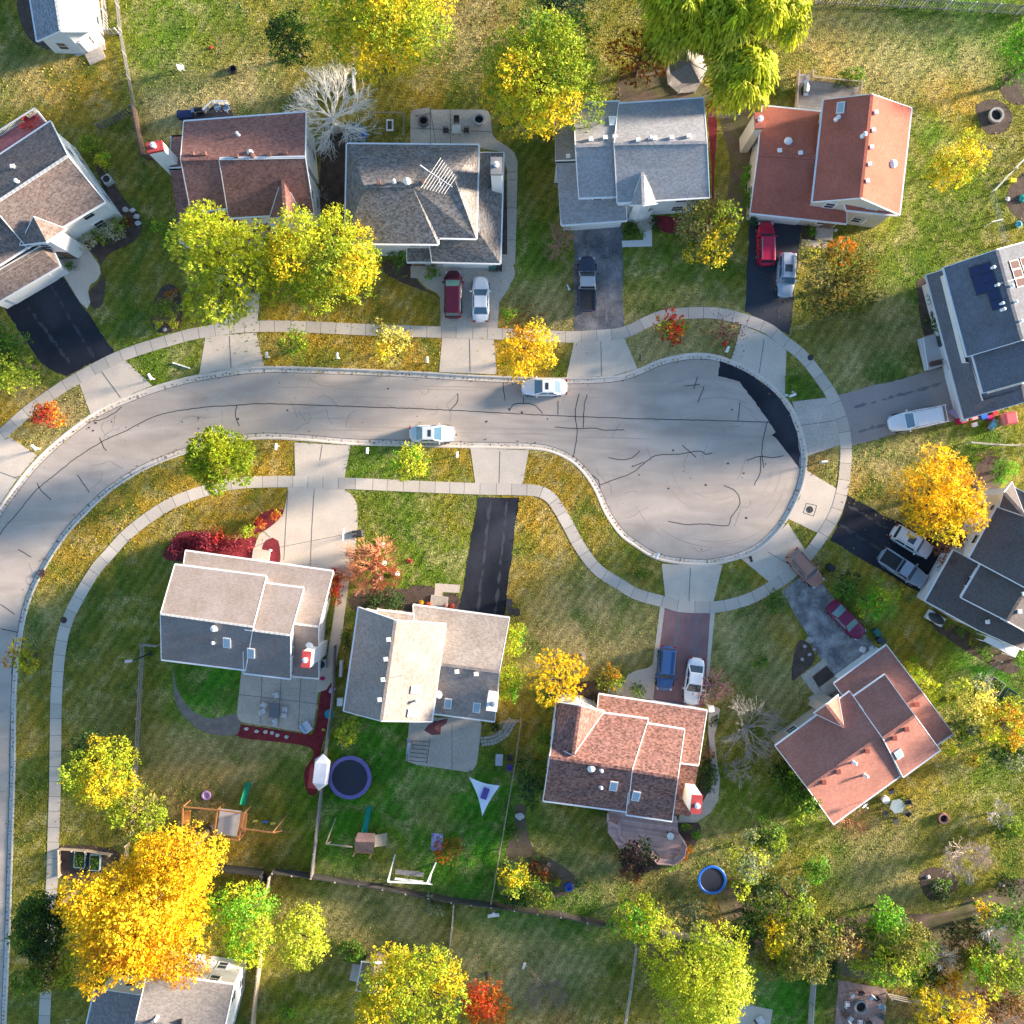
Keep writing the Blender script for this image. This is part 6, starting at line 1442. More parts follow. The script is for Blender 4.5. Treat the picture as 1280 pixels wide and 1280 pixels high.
fence([(162, 1053), (160, 1072), (188, 1078)], 1.2, 'rail', TANWOOD, 'tan corner fence between the olive tree and the huge golden tree', gap=1.4)

# ------------------------------------------------------------------ street furniture
def mailbox(px, py, col, label, ang=0.0):
    c = W(px, py); t = thing('mailbox', label, 'mailbox', c, ang, 'kerbside mailboxes')
    m = MB(); m.box((0, 0, .5), (.1, .1, 1.1)); m.box((0, .12, .92), (.08, .4, .08)); m.obj('post', col if col is WHITE else BROWNWOOD, t, local=True)
    m = MB(); pts = [(-.13, 0), (.13, 0), (.13, .16), (.08, .25), (0, .28), (-.08, .25), (-.13, .16)]
    vs = [(x, y, 1.02 + z) for y in (-.22, .40) for x, z in pts]; n = len(pts); m.add(vs, [tuple(range(n)), tuple(range(2 * n - 1, n - 1, -1))] + [(i, n + i, n + (i + 1) % n, (i + 1) % n) for i in range(n)])
    m.obj('box', col, t, local=True); m = MB(); m.box((.15, .2, 1.18), (.02, .04, .2)); m.obj('flag', REDPAINT, t, local=True)
for a in [(193, 474, WHITE, 'white mailbox among pale stones left of the wide apron', .5), (50, 561, WHITE, 'white mailbox below the red and lime shrub', .8), (337, 447, WHITE, 'white mailbox beside the small verge shrub', 0), (424, 448, WHITE, 'white mailbox on the verge left of the small pale yellow tree', 0), (535, 453, WHITE, 'white mailbox by the apron of the hip roofed house', 0),
          (348, 558, WHITE, 'white mailbox on the south verge beside the pink driveway apron', 3.1), (461, 563, WHITE, 'white mailbox on the south verge left of the small yellow green tree', 3.1), (572, 568, WHITE, 'white mailbox on the south verge right of the small yellow green tree', 3.1), (799, 450, DARKMETAL, 'dark mailbox at the turning circle below the red shrub', 0), (906, 440, WHITE, 'white mailbox at the turning circle beside the dark road patch', -.4), (986, 496, WHITE, 'white mailbox among stones right of the dark road patch', -1.2), (1025, 578, WHITE, 'white mailbox on the small verge below the grey drive', -1.5), (820, 693, WHITE, 'white mailbox left of the mauve drive apron', 2.6), (1272, 946, WHITE, 'white mailbox shaped box at the right edge below the yellow and orange tree', 0), (935, 697, DARKMETAL, 'dark mailbox right of the mauve drive apron', 3.4)]: mailbox(*a)
t = thing('street_lamp', 'tall street lamp beside the rail fence and taupe house', 'street lamp', W(188, 817))
c = W(188, 817); m = MB(); m.tube((c.x, c.y, 0), (c.x, c.y, 4.2), .09, .055, 8); m.lathe([(.22, 0), (.22, .08), (.1, .12), (.1, .4)], c, 10); m.obj('pole', DARKMETAL, t)
m = MB(); m.tube((c.x, c.y, 4.15), (c.x - .3, c.y - .05, 4.4), .04, .035, 6); m.obj('arm', DARKMETAL, t)
m = MB(); m.box((c.x - .45, c.y - .07, 4.42), (.75, .3, .14), .1, 0, .8); m.obj('lamp_head', M('lamp_grey', (.6, .52, .5), .5), t)
def cover(px, py, r, label, z, square=False, mat=None):
    c = W(px, py); o = MB()
    if square: o.box((c.x, c.y, z + .006), (r * 2, r * 1.5, .016), .9)
    else:
        o.lathe([(r, z), (r, z + .012), (r * .86, z + .012), (r * .84, z + .006), (r * .3, z + .006), (r * .26, z + .014), (0, z + .014)], (c.x, c.y, 0), 20)
    tag(o.obj('manhole_cover', mat or DARKMETAL), label, 'manhole cover')
cover(80, 775, .34, 'round rusty manhole cover on the left pavement', .036, mat=M('rusty_iron', (0.07, 0.04, 0.035), .8, .3)); cover(1013, 447, .32, 'round manhole cover on the right pavement by the turning circle', .036)
cover(1012, 637, .36, 'round manhole cover in its square concrete frame at the turning circle', .018); cover(53, 717, .42, 'square rusty storm drain at the inner kerb of the bend', .026, True, MATS['rusty_iron'])
m = MB(); q = [W(x, y) for x, y in [(1008, 629), (1021, 632), (1017, 645), (1004, 641)]]
for a, b in zip(q, q[1:] + q[:1]): m.beam((a.x, a.y, .02), (b.x, b.y, .02), .06, .01)
tag(m.obj('slab_joints', JOINT), kind='structure')
# basketball hoop
c = W(446, 667); t = thing('basketball_hoop', 'freestanding basketball hoop at the edge of the pink driveway', 'basketball hoop', c)
m = MB(); m.box((c.x + .1, c.y, .12), (1.1, .75, .24), .1, 0, .8); m.obj('base', DARKMETAL, t)
m = MB(); m.tube((c.x, c.y, .1), (c.x - .1, c.y, 2.9), .06, .05, 8); m.tube((c.x - .1, c.y, 2.9), (c.x - .75, c.y, 3.2), .04, .04, 6); m.obj('pole', DARKMETAL, t)
m = MB(); m.box((c.x - .8, c.y, 3.3), (.05, 1.25, .85), -.1); m.obj('backboard', M('grey_board', (.35, .36, .38), .4), t)
m = MB()
for i in range(16):
    a, b = (2 * math.pi * k / 16 for k in (i, i + 1)); m.tube((c.x - 1.08 + .23 * math.cos(a), c.y + .23 * math.sin(a), 3.02), (c.x - 1.08 + .23 * math.cos(b), c.y + .23 * math.sin(b), 3.02), .012, .012, 4)
m.obj('rim', REDPAINT, t)

# ------------------------------------------------------------------ garden things
def trampoline(px, py, r, h, pad, label, net=False):
    c = W(px, py, h); t = thing('trampoline', label, 'trampoline', (c.x, c.y, 0)); o = (c.x, c.y, 0)
    m = MB(); m.lathe([(0, h - .03), (r * .83, h - .03), (r * .83, h), (0, h)], o, 32); m.obj('jumping_mat', M('mat_black', (.02, .025, .045), .7, .15), t)
    m = MB(); m.lathe([(r * .82, h + .02), (r * .85, h + .07), (r * .97, h + .07), (r, h + .02), (r, h - .06), (r * .82, h - .06), (r * .82, h + .02)], o, 32); m.obj('safety_pad', pad, t)
    for k in range(6):
        a = k * math.pi / 3 + .3; x, y = c.x + math.cos(a) * r * .95, c.y + math.sin(a) * r * .95
        m = MB(); m.tube((x, y, 0), (x, y, h), .03, .03, 6)
        if net: m.tube((x, y, h), (x * .985 + c.x * .015, y * .985 + c.y * .015, h + 1.8), .022, .022, 6)
        m.obj('leg', DARKMETAL, t)
    if net:
        m = MB(); m.lathe([(r * .95, h + 1.76), (r * .97, h + 1.8), (r * .95, h + 1.84), (r * .93, h + 1.8), (r * .95, h + 1.76)], o, 32); m.obj('top_ring', pad, t)
    return t
trampoline(437, 972, 2.25, .95, M('purple_pad', (.13, .12, .34), .6), 'large round trampoline with a purple rim in the lush back garden')
trampoline(890, 1100, 1.5, .7, BLUEPLASTIC, 'small round trampoline with a bright blue rim')

def chair(px, py, ang, mat, label, z=.02, group='garden chairs', seat=None, back=.85):
    c = W(px, py, 0); t = thing('garden_chair', label, 'chair', (c.x, c.y, z), ang, group)
    m = MB(); m.box((0, 0, .42), (.52, .52, .06)); m.obj('seat', seat or mat, t, local=True)
    m = MB(); m.box((-.26, 0, .66), (.06, .52, .5)); m.obj('backrest', seat or mat, t, local=True)
    for sx in (-1, 1):
        for sy in (-1, 1): m = MB(); m.box((sx * .22, sy * .22, .2), (.05, .05, .42)); m.obj('leg', mat, t, local=True)
    for sy in (-1, 1): m = MB(); m.box((0, sy * .27, .62), (.5, .05, .04)); m.obj('armrest', mat, t, local=True)
    return t
def table(px, py, w, d, ang, mat, label, z=.02, h=.72, legs=None, n=4):
    c = W(px, py, 0); t = thing('garden_table', label, 'table', (c.x, c.y, z), ang); m = MB()
    if n == 4: m.box((0, 0, h), (w, d, .05))
    else: m.prism([(w / 2 * math.cos(2 * math.pi * k / n), w / 2 * math.sin(2 * math.pi * k / n)) for k in range(n)], h - .03, h + .02)
    m.obj('tabletop', mat, t, local=True)
    for sx in (-1, 1):
        for sy in (-1, 1): m = MB(); m.box((sx * w * .36, sy * d * .36, h / 2 - .01), (.06, .06, h - .02)); m.obj('leg', legs or DARKMETAL, t, local=True)
    return t
GREYFAB = M('grey_fabric', (.36, .34, .36), .85); DKFAB = M('dark_wicker', (.07, .055, .05), .85); LTFAB = M('pale_cushion', (.66, .66, .70), .85); BLFAB = M('blue_cushion', (.35, .45, .55), .85)
# taupe house patio
table(345, 886, 1.0, 1.5, -.08, M('grey_table', (.16, .155, .17), .6), 'grey dining table on the patio of the taupe house')
for x, y, a, l in [(347, 868, -1.2, 'grey patio chair above the dining table of the taupe house'), (332, 880, -.5, 'upper left grey patio chair at the dining table of the taupe house'), (330, 888, .45, 'lower left grey patio chair at the dining table of the taupe house'), (357, 885, 3.1, 'upper right grey patio chair at the dining table of the taupe house'), (356, 893, 3.0, 'lower right grey patio chair at the dining table of the taupe house'), (345, 901, 1.9, 'grey patio chair below the dining table of the taupe house')]: chair(x, y, a, GREYFAB, l, seat=M('pale_grey_sling', (.68, .66, .66), .8))
t = thing('lounge_chair', 'large white lounge chair in the corner of the taupe house patio', 'lounge chair', W(384, 908, .02) , .6)
m = MB(); m.box((0, 0, .28), (.9, 1.1, .24)); m.obj('seat', LTFAB, t, local=True); m = MB(); m.box((-.35, .1, .55), (.25, 1.0, .5)); m.obj('backrest', BLFAB, t, local=True)
# white ridge-topped playhouse with red walls
c = W(400, 966); t = thing('playhouse', 'small red playhouse with a white flat topped roof by the board fence', 'playhouse', c)
m = MB(); m.box((c.x, c.y, .95), (1.5, 2.2, 1.9), -.12); m.obj('wall', REDPAINT, t)
m = MB(); A = W(400, 967, 2.5); d = Vector((.12, .99, 0)); s = Vector((.99, -.12, 0)); e = 2.5
q = [A + d * 1.05 - s * .62, A + d * 1.05 + s * .62, A - d * 1.05 + s * .62, A - d * 1.05 - s * .62]; lo = [A + d * 1.2 - s * .8 - Vector((0, 0, .7)), A + d * 1.2 + s * .8 - Vector((0, 0, .7)), A - d * 1.2 + s * .8 - Vector((0, 0, .7)), A - d * 1.2 - s * .8 - Vector((0, 0, .7))]
m.add(q + lo, [(3, 2, 1, 0), (0, 1, 5, 4), (1, 2, 6, 5), (2, 3, 7, 6), (3, 0, 4, 7), (4, 5, 6, 7)])
p1 = A + d * 1.9 - Vector((0, 0, .45)); p2 = A - d * 1.9 - Vector((0, 0, .45)); m.add([q[0], q[1], p1, lo[0], lo[1]], [(0, 1, 2), (0, 2, 3), (1, 4, 2), (3, 2, 4)]); m.add([q[2], q[3], p2, lo[2], lo[3]], [(0, 1, 2), (0, 2, 3), (1, 4, 2), (3, 2, 4)]); m.obj('roof', M('white_lilac', (.72, .71, .76), .6), t)
m = MB(); m.box((c.x - .76, c.y + .1, .7), (.06, .7, 1.4), -.12); m.obj('door', WHITE, t)
# wooden playset (taupe house)
c = W(283, 1018); t = thing('playset', 'cedar playset with green slide, swing beam and open deck', 'playset', c)
def post_(x, y, h, mat=CEDAR, w=.11):
    p = W(x, y); m = MB(); m.beam((p.x, p.y, 0), (p.x, p.y, h), w); m.obj('post', mat, t)
cs = [(238, 1000), (280, 1004), (313, 1008), (237, 1029), (276, 1037), (306, 1041)]
for x, y in cs: post_(x, y, 2.2)
m = MB()
def bz(m, a, b, z, w=.12, h=.12): p, q = W(*a), W(*b); m.beam((p.x, p.y, z), (q.x, q.y, z), w, h)
for a, b in [(cs[0], cs[1]), (cs[1], cs[2]), (cs[3], cs[4]), (cs[4], cs[5]), (cs[0], cs[3]), (cs[1], cs[4]), (cs[2], cs[5])]: bz(m, a, b, 2.18); 
m.obj('top_frame', CEDAR, t)
m = MB(); m.prism([tuple(p)[:2] for p in P2([(281, 1005), (307, 1008), (301, 1039), (277, 1036)])], 1.45, 1.55); m.obj('deck', M('canvas_pale', (.50, .46, .46), .8), t)
m = MB(); m.prism([tuple(p)[:2] for p in P2([(308, 1008), (316, 1009), (313, 1034), (303, 1041)])], 1.9, 1.98); m.obj('side_panel', CEDAR, t)
m = MB(); m.prism([tuple(p)[:2] for p in P2([(236, 1007), (246, 1006), (244, 1024), (235, 1022)])], 1.7, 1.76); m.obj('climbing_panel', M('orange_board', (.55, .22, .05), .6), t)
def slide(par, a, b, za, zb, mat):
    p, q = W(*a, za), W(*b, zb); d = (q - p); s = Vector((d.y, -d.x, 0)).normalized(); N = 10; vs = []; fs = []
    for i in range(N + 1):
        u = i / N; e = u * u * (3 - 2 * u) * .5 + u * .5; x = p.lerp(q, u); x.z = za + (zb - za) * e
        for o, up in ((-.30, .22), (-.24, .02), (.24, .02), (.30, .22)): vs.append(x + s * o + Vector((0, 0, up)))
    for i in range(N):
        for j in range(3): fs.append((i * 4 + j, i * 4 + j + 1, i * 4 + j + 5, i * 4 + j + 4))
    nv = len(vs); vs += [v - Vector((0, 0, .04)) for v in vs]; fs += [tuple(i + nv for i in f[::-1]) for f in fs]
    m = MB(); m.add(vs, fs); m.obj('slide', mat, par)
slide(t, (304, 1006), (311, 978), 1.5, .25, GREENPLASTIC)
m = MB(); bz(m, (310, 1026), (348, 1031), 2.3); p = W(348, 1031)
for x, y in ((360, 1018), (357, 1038)): q = W(x, y); m.beam((p.x, p.y, 2.3), (q.x, q.y, 0), .1)
m.obj('swing_beam', CEDAR, t)
for x, y, mt in ((321, 1024, M('yellow_plastic', (.65, .50, .10), .5)), (333, 1025, BLUEPLASTIC), (343, 1027, MATS['yellow_plastic'])):
    p = W(x, y); m = MB(); m.box((p.x, p.y, .55), (.5, .22, .05), .1); sw = m.obj('swing_seat', mt, t)
    m = MB()
    for o in (-.22, .22): m.tube((p.x + o, p.y, .55), (p.x + o, p.y - .3, 2.25), .012, .012, 4)
    m.obj('chain', STEEL, sw)
m = MB(); m.lathe([(.0, .05), (.28, .05), (.34, .15), (.46, .15), (.5, .05), (.5, 0)], W(258, 994), 18); tag(m.obj('paddling_ring', M('rainbow_rim', (.50, .30, .55), .5, .3)), 'round toy tub with a coloured rim above the cedar playset', 'toy tub')
# second playset in the lush garden
c = W(459, 1052); t = thing('playset', 'brown roofed playset with green slide and swing beam in the lush garden', 'playset', c)
for x, y in ((448, 1040), (468, 1040), (446, 1060), (466, 1062)): post_(x, y, 2.3, BROWNWOOD)
m = MB(); zz = 2.3; rr = [W(442, 1050, 2.3), W(446, 1040, 2.9), W(468, 1041, 2.9), W(470, 1052, 2.4), W(468, 1064, 2.3), W(447, 1062, 2.4)]
m.add([W(447, 1041, 2.55), W(469, 1042, 2.55), W(468, 1053, 3.1), W(444, 1052, 3.1), W(467, 1066, 2.4), W(443, 1061, 2.4)], [(0, 3, 2, 1), (3, 5, 4, 2)]); v = m.v[:]; m.add([(a, b, z - .1) for a, b, z in v], [(1, 2, 3, 0), (2, 4, 5, 3)]); m.obj('roof', M('plank_roof', (.25, .15, .13), .8, .35, .8, 6.), t)
m = MB(); m.prism([tuple(p)[:2] for p in P2([(447, 1041), (468, 1042), (466, 1061), (446, 1060)])], 1.3, 1.4); m.obj('deck', BROWNWOOD, t)
slide(t, (456, 1040), (462, 1008), 1.4, .2, M('teal_plastic', (.0, .25, .17), .4))
m = MB(); bz(m, (445, 1049), (413, 1045), 2.2); p = W(413, 1045)
for x, y in ((420, 1022), (414, 1052)): q = W(x, y); m.beam((p.x, p.y, 2.2), (q.x, q.y, 0), .1)
m.obj('swing_beam', TANWOOD, t)
m = MB(); a = [W(469, 1044, 1.35), W(484, 1041, .1), W(483, 1057, .1), W(468, 1059, 1.35)]; m.add(a + [p - Vector((0, 0, .06)) for p in a], [(0, 1, 2, 3), (7, 6, 5, 4), (0, 4, 5, 1), (1, 5, 6, 2), (2, 6, 7, 3), (3, 7, 4, 0)]); m.obj('climbing_ramp', TANWOOD, t)
# white A-frame swing bench
c = W(515, 1090); t = thing('swing_frame', 'white timber swing frame by the rear board fence', 'swing', c); zt = 2.1
for (x0, y0), (xa, ya), (xb, yb) in (((488, 1092), (494, 1068), (487, 1103)), ((536, 1094), (545, 1078), (540, 1106))):
    p = W(x0, y0); m = MB()
    for x, y in ((xa, ya), (xb, yb)): q = W(x, y); m.beam((p.x, p.y, zt), (q.x, q.y, 0), .12)
    q1, q2 = (W(xa, ya) + W(x0, y0)) / 2, (W(xb, yb) + W(x0, y0)) / 2; m.beam((q1.x, q1.y, zt / 2), (q2.x, q2.y, zt / 2), .1); m.obj('side_frame', WHITE, t)
m = MB(); bz(m, (488, 1092), (536, 1094), zt, .14, .14); m.obj('top_beam', WHITE, t)
m = MB(); bz(m, (495, 1087), (530, 1091), .5, .5, .06); m.obj('bench_seat', GREYWOOD, t); m = MB(); bz(m, (495, 1094), (530, 1098), .9, .06, .5); m.obj('backrest', WHITE, t)
# shade sail with swing seat under
t = thing('shade_sail', 'white three pointed shade sail at the patio corner of the lush garden', 'shade sail', W(606, 990))
def zpt(x, y, z): return W(x, y, z)
T3 = [zpt(586, 971, 2.3), zpt(625, 982, 2.1), zpt(603, 1020, 1.9)]
m = MB(); n = 10; vs = []; ids = {}
for i in range(n + 1):
    for j in range(n + 1 - i):
        a, b = i / n, j / n; g = 1 - a - b; p = T3[0] * g + T3[1] * a + T3[2] * b; c = (T3[0] + T3[1] + T3[2]) / 3
        e = 4 * (g * a * .30 + a * b * .22 + g * b * .42); p = p.lerp(c, e * .55 * (1 - 9 * g * a * b) if g * a * b < .11 else 0); p.z -= 1.0 * g * a * b * 8 * .25
        ids[i, j] = len(vs); vs.append(p)
fs = []
for i in range(n):
    for j in range(n - i):
        fs.append((ids[i, j], ids[i, j + 1], ids[i + 1, j]))
        if j < n - i - 1: fs.append((ids[i + 1, j], ids[i, j + 1], ids[i + 1, j + 1]))
m.add(vs, fs); m.obj('sail_cloth', M('sail_white', (.74, .78, .86), .8, .05), t, True)
for p in T3: m = MB(); m.tube((p.x, p.y, 0), p + Vector((0, 0, .1)), .05, .04, 8); m.obj('pole', GREYWOOD, t)
PURPLE = M('purple_plastic', (.12, .07, .32), .5)
t = thing('lounger', 'purple garden lounger lying across the shade sail', 'lounger', W(607, 984, 0), 1.25)
m = MB(); z = 2.05
m.box((0, 0, 2.16), (1.15, .62, .08)); m.obj('seat', PURPLE, t, local=True); m = MB(); m.box((.45, 0, 2.28), (.3, .62, .12)); m.obj('headrest', PURPLE, t, local=True)
m = MB()
for sx in (-.5, .5):
    for sy in (-.26, .26): m.box((sx, sy, 1.06), (.04, .04, 2.14))
m.obj('legs', DARKMETAL, t, local=True)
table(547, 1049, 1.15, 1.75, -.1, M('speckled_purple', (.45, .42, .60), .7, .5, 5., 20., col2=(.20, .16, .40)), 'speckled lilac play table beside the rusty orange shrub', h=.8, legs=M('navy_leg', (.03, .04, .18), .6))
table(624, 948, .75, 1.2, -.05, M('grey_lilac', (.42, .42, .48), .6), 'small grey lilac table by the tan rail fence', h=.6)
chair(637, 957, 1.5, PURPLE, 'purple chair against the tan rail fence')
chair(637, 945, 1.5, DKFAB, 'dark chair with white cushion against the tan rail fence', seat=DKFAB)
# umbrella, grill and bench on the cream house patio
c = W(542, 911, 2.3); t = thing('parasol', 'folded dark red parasol leaning over the cream house patio', 'parasol', (c.x, c.y, 0))
m = MB(); m.tube((c.x, c.y, 0), (c.x, c.y, 2.4), .03, .03, 8); m.lathe([(.3, 0.02), (.3, .1), (.06, .14)], (c.x, c.y, 0), 12); m.obj('pole', DARKMETAL, t)
m = MB(); pp = [W(x, y, z) for x, y, z in [(530, 913, 2.1), (536, 905, 2.2), (550, 900, 2.2), (560, 898, 2.1), (558, 904, 2.0), (551, 909, 2.1), (551, 918, 2.0), (540, 919, 2.05)]]; ap = W(543, 910, 2.6)
k = len(pp)
for i in range(k): m.add([pp[i], pp[(i + 1) % k], ap, ap - Vector((0, 0, .12))], [(1, 0, 2), (0, 1, 3)])
m.obj('canopy', M('oxblood_cloth', (.16, .05, .055), .85), t)
PATIO_Z = .02
t = thing('slatted_rack', 'thin dark slatted bench rack on the left of the cream house patio', 'rack', W(524, 935))
m = MB()
for k in range(6):
    bz(m, (514 - k * .4, 924 + k * 5), (537 - k * .6, 926 + k * 5), .5, .05, .05)
bz(m, (512, 922), (509, 952), .5, .05, .05); bz(m, (538, 924), (534, 953), .5, .05, .05); m.obj('slats', DARKMETAL, t)
m = MB()
for x, y in ((512, 923), (509, 951), (538, 925), (534, 952)): p = W(x, y); m.beam((p.x, p.y, 0), (p.x, p.y, .5), .06)
m.obj('legs', DARKMETAL, t)
def grill(px, py, ang, label, z=.02, mat=BLACK):
    c = W(px, py); t = thing('gas_grill', label, 'grill', (c.x, c.y, z), ang)
    m = MB(); m.box((0, 0, .42), (.8, .5, .75)); m.obj('cart', DARKMETAL, t, local=True)
    m = MB(); vs = [(x, .25 * math.cos(a), .8 + .28 * math.sin(a)) for x in (-.42, .42) for a in [math.pi * k / 6 for k in range(7)]]; m.add(vs, [(i, i + 1, 8 + i, 7 + i) for i in range(6)] + [tuple(range(6, -1, -1)), tuple(range(7, 14))]); m.obj('lid', mat, t, local=True)
    for s in (-1, 1): m = MB(); m.box((s * .62, 0, .82), (.36, .45, .05)); m.obj('side_shelf', STEEL, t, local=True)
    m = MB(); m.tube((-.3, -.3, .95), (.3, -.3, .95), .02, .02, 6); m.obj('handle', STEEL, t, local=True)
grill(512, 930, 1.5, 'gas grill at the left edge of the cream house patio', mat=STEEL); grill(1002, 118, 1.5, 'gas grill on the wooden deck of the maroon house', .62, mat=STEEL); grill(253, 143, .1, 'dark gas grill on the small rear deck of the red brown house', .35)
# flagstones
m = MB(); rng = random.Random(4); fl = smooth([(603, 927), (618, 924), (630, 916), (640, 901)], False, 3.4)
for i, p in enumerate(fl):
    for o in (-4.2, 0.3, 4.4):
        d = np.array(fl[min(i + 1, len(fl) - 1)]) - np.array(fl[max(i - 1, 0)]); d = d / np.linalg.norm(d); q = np.array(p) + np.array([-d[1], d[0]]) * (o + rng.uniform(-.5, .5)); c = W(q[0], q[1]); r = rng.uniform(.15, .20)
        m.prism([(c.x + r * math.cos(a) * rng.uniform(.85, 1.15), c.y + r * math.sin(a) * rng.uniform(.85, 1.15)) for a in [k * math.pi / 3 for k in range(6)]], -.02, .045)
tag(m.obj('flagstone_path', STONE), kind='structure')
# decks -------------------------------------------------------------
def deck(poly, h, mat, label, rail=None, board=.15, rails=(), rail_h=.9, ang=0.0):
    P = P2(poly, h); P = [W(x, y, h) for x, y in poly]; c = sum(P, Vector()) / len(P); t = thing('deck', label, 'deck', (c.x, c.y, 0)); m = MB()
    m.prism([tuple(p)[:2] for p in P], h - .12, h)
    m.obj('floor', mat, t)
    for i, p in enumerate(P):
        q = c + (p - c) * .95; m = MB(); m.beam((q.x, q.y, -.05), (q.x, q.y, h - .1), .12); m.obj('post', BROWNWOOD, t)
    for a, b in rails:
        p, q = W(*a, h), W(*b, h); L = (q - p).length; m = MB(); up = Vector((0, 0, 1)); m.beam(p + up * rail_h, q + up * rail_h, .14, .05); m.beam(p + up * .12, q + up * .12, .05)
        for k in range(int(L / .14) + 1): r = p.lerp(q, k * .14 / L); m.beam(r, r + up * rail_h, .035)
        m.obj('railing', rail or WHITE, t)
    FOOT.append(poly); return t
def planks(name, col, sx=0, sy=1, w=7.0):
    m = M(name, col, .85, .25, 1.5, 9.); nt = m.node_tree; N = nt.nodes; L = nt.links; b = N['Principled BSDF']; src = b.inputs['Base Color'].links[0].from_socket
    geo = N.new('ShaderNodeNewGeometry'); dt = N.new('ShaderNodeVectorMath'); dt.operation = 'DOT_PRODUCT'; dt.inputs[1].default_value = (sx * w, sy * w, 0); L.new(geo.outputs['Position'], dt.inputs[0])
    fr = N.new('ShaderNodeMath'); fr.operation = 'FRACT'; L.new(dt.outputs['Value'], fr.inputs[0]); fl = N.new('ShaderNodeMath'); fl.operation = 'FLOOR'; L.new(dt.outputs['Value'], fl.inputs[0])
    wn2 = N.new('ShaderNodeTexWhiteNoise'); wn2.noise_dimensions = '1D'; L.new(fl.outputs[0], wn2.inputs['W'])
    r1 = N.new('ShaderNodeMapRange'); r1.inputs['From Min'].default_value = .0; r1.inputs['From Max'].default_value = .1; r1.inputs['To Min'].default_value = .45; r1.inputs['To Max'].default_value = 1.; L.new(fr.outputs[0], r1.inputs['Value'])
    r2 = N.new('ShaderNodeMapRange'); r2.inputs['To Min'].default_value = .8; r2.inputs['To Max'].default_value = 1.15; L.new(wn2.outputs['Value'], r2.inputs['Value'])
    mu = N.new('ShaderNodeMath'); mu.operation = 'MULTIPLY'; L.new(r1.outputs[0], mu.inputs[0]); L.new(r2.outputs[0], mu.inputs[1])
    hs = N.new('ShaderNodeVectorMath'); hs.operation = 'SCALE'; L.new(src, hs.inputs[0]); L.new(mu.outputs[0], hs.inputs['Scale']); L.new(hs.outputs['Vector'], b.inputs['Base Color']); return m
deck([(996, 92), (1012, 93), (1013, 101), (1074, 107), (1071, 140), (993, 140)], .6, planks('deck_grey', (.33, .29, .27), .1, .99, 3.2), 'grey weathered wooden deck behind the maroon house', TANWOOD, rails=[((996, 92), (993, 138)), ((1013, 101), (1074, 107)), ((1074, 107), (1072, 124)), ((1013, 92), (1013, 101))])
deck([(-40, 196), (49, 140), (62, 158), (-30, 215)], .5, planks('deck_pink', (.42, .14, .14), -.55, .83, 4.), 'pinkish red deck behind the brown shingled house', WHITE, rails=[((-40, 196), (49, 140)), ((49, 140), (62, 156))])
for x, y, a in ((40, 155, -.5), (48, 153, -2.2), (35, 162, .8), (44, 161, 2.0)): chair(x, y, a, REDPAINT, {40: 'red chair on the pink deck, farthest along the rail', 48: 'red chair on the pink deck nearest the house corner', 35: 'red chair on the pink deck nearest the left edge', 44: 'red chair on the pink deck closest to the roof'}[x], .5)
deck([(92, 52), (128, 46), (132, 62), (94, 70)], .12, CONC_OLD, 'small pale patio slab behind the top left house', rails=[])
deck([(1147, 424), (1182, 415), (1188, 455), (1156, 464)], .35, M('porch_pale', (.60, .57, .56), .8, .08), 'pale front porch of the solar panel house', rails=[((1150, 424), (1156, 463))], rail_h=.7)
t = thing('garden_bench', 'dark brown bench on the pale porch of the solar panel house', 'bench', W(1168, 455, .35), .2)
m = MB(); m.box((0, 0, .42), (1.2, .5, .07)); m.obj('seat', BROWNWOOD, t, local=True); m = MB(); m.box((0, .26, .7), (1.2, .06, .5)); m.obj('backrest', BROWNWOOD, t, local=True)
for s in (-1, 1): m = MB(); m.box((s * .5, 0, .2), (.07, .45, .4)); m.obj('leg', BROWNWOOD, t, local=True)
BRICK = planks('brick_pink', (.58, .37, .34), .15, .98, 4.2)
t = deck([(759, 1014), (760, 1041), (774, 1060), (800, 1064), (818, 1076), (840, 1078), (855, 1066), (857, 1052), (848, 1040), (846, 1020)], .4, BRICK, 'pink brown rear deck with built in benches behind the speckled roof', rails=[])
m = MB()
for a, b in zip([(812, 1062), (821, 1072), (840, 1073), (851, 1064), (853, 1052), (845, 1041)], [(821, 1072), (840, 1073), (851, 1064), (853, 1052), (845, 1041)]): bz(m, a, b, .85, .5, .07); bz(m, (a[0] + (a[0] - 832) * .12, a[1] + (a[1] - 1050) * .12), (b[0] + (b[0] - 832) * .12, b[1] + (b[1] - 1050) * .12), 1.05, .07, .4)
m.obj('bench', M('bench_pink', (.60, .40, .36), .8, .15), t)
m = MB()
for k in range(3): bz(m, (763 + k * 5, 1022 + k * 1), (764 + k * 5, 1041 + k), .12 + k * .14, .36, .14); bz(m, (764 + k * 5, 1041 + k), (776 + k * 4, 1060 - k * 3), .12 + k * .14, .36, .14)
m.obj('steps', M('bench_pink', (.60, .40, .36)), t)
m = MB()
for a, b in (((759, 1014), (759, 1024)), ((759, 1024), (772, 1030)),): p, q = W(*a, .4), W(*b, .4); m.beam(p + Vector((0, 0, .8)), q + Vector((0, 0, .8)), .25, .06); m.beam(p + Vector((0, 0, .4)), q + Vector((0, 0, .4)), .06, .7)
m.obj('railing', M('bench_pink', (.60, .40, .36)), t)
table(836, 1041, .75, .75, 0, WHITE, 'small round white table on the pink brown deck', .4, .6, n=16)
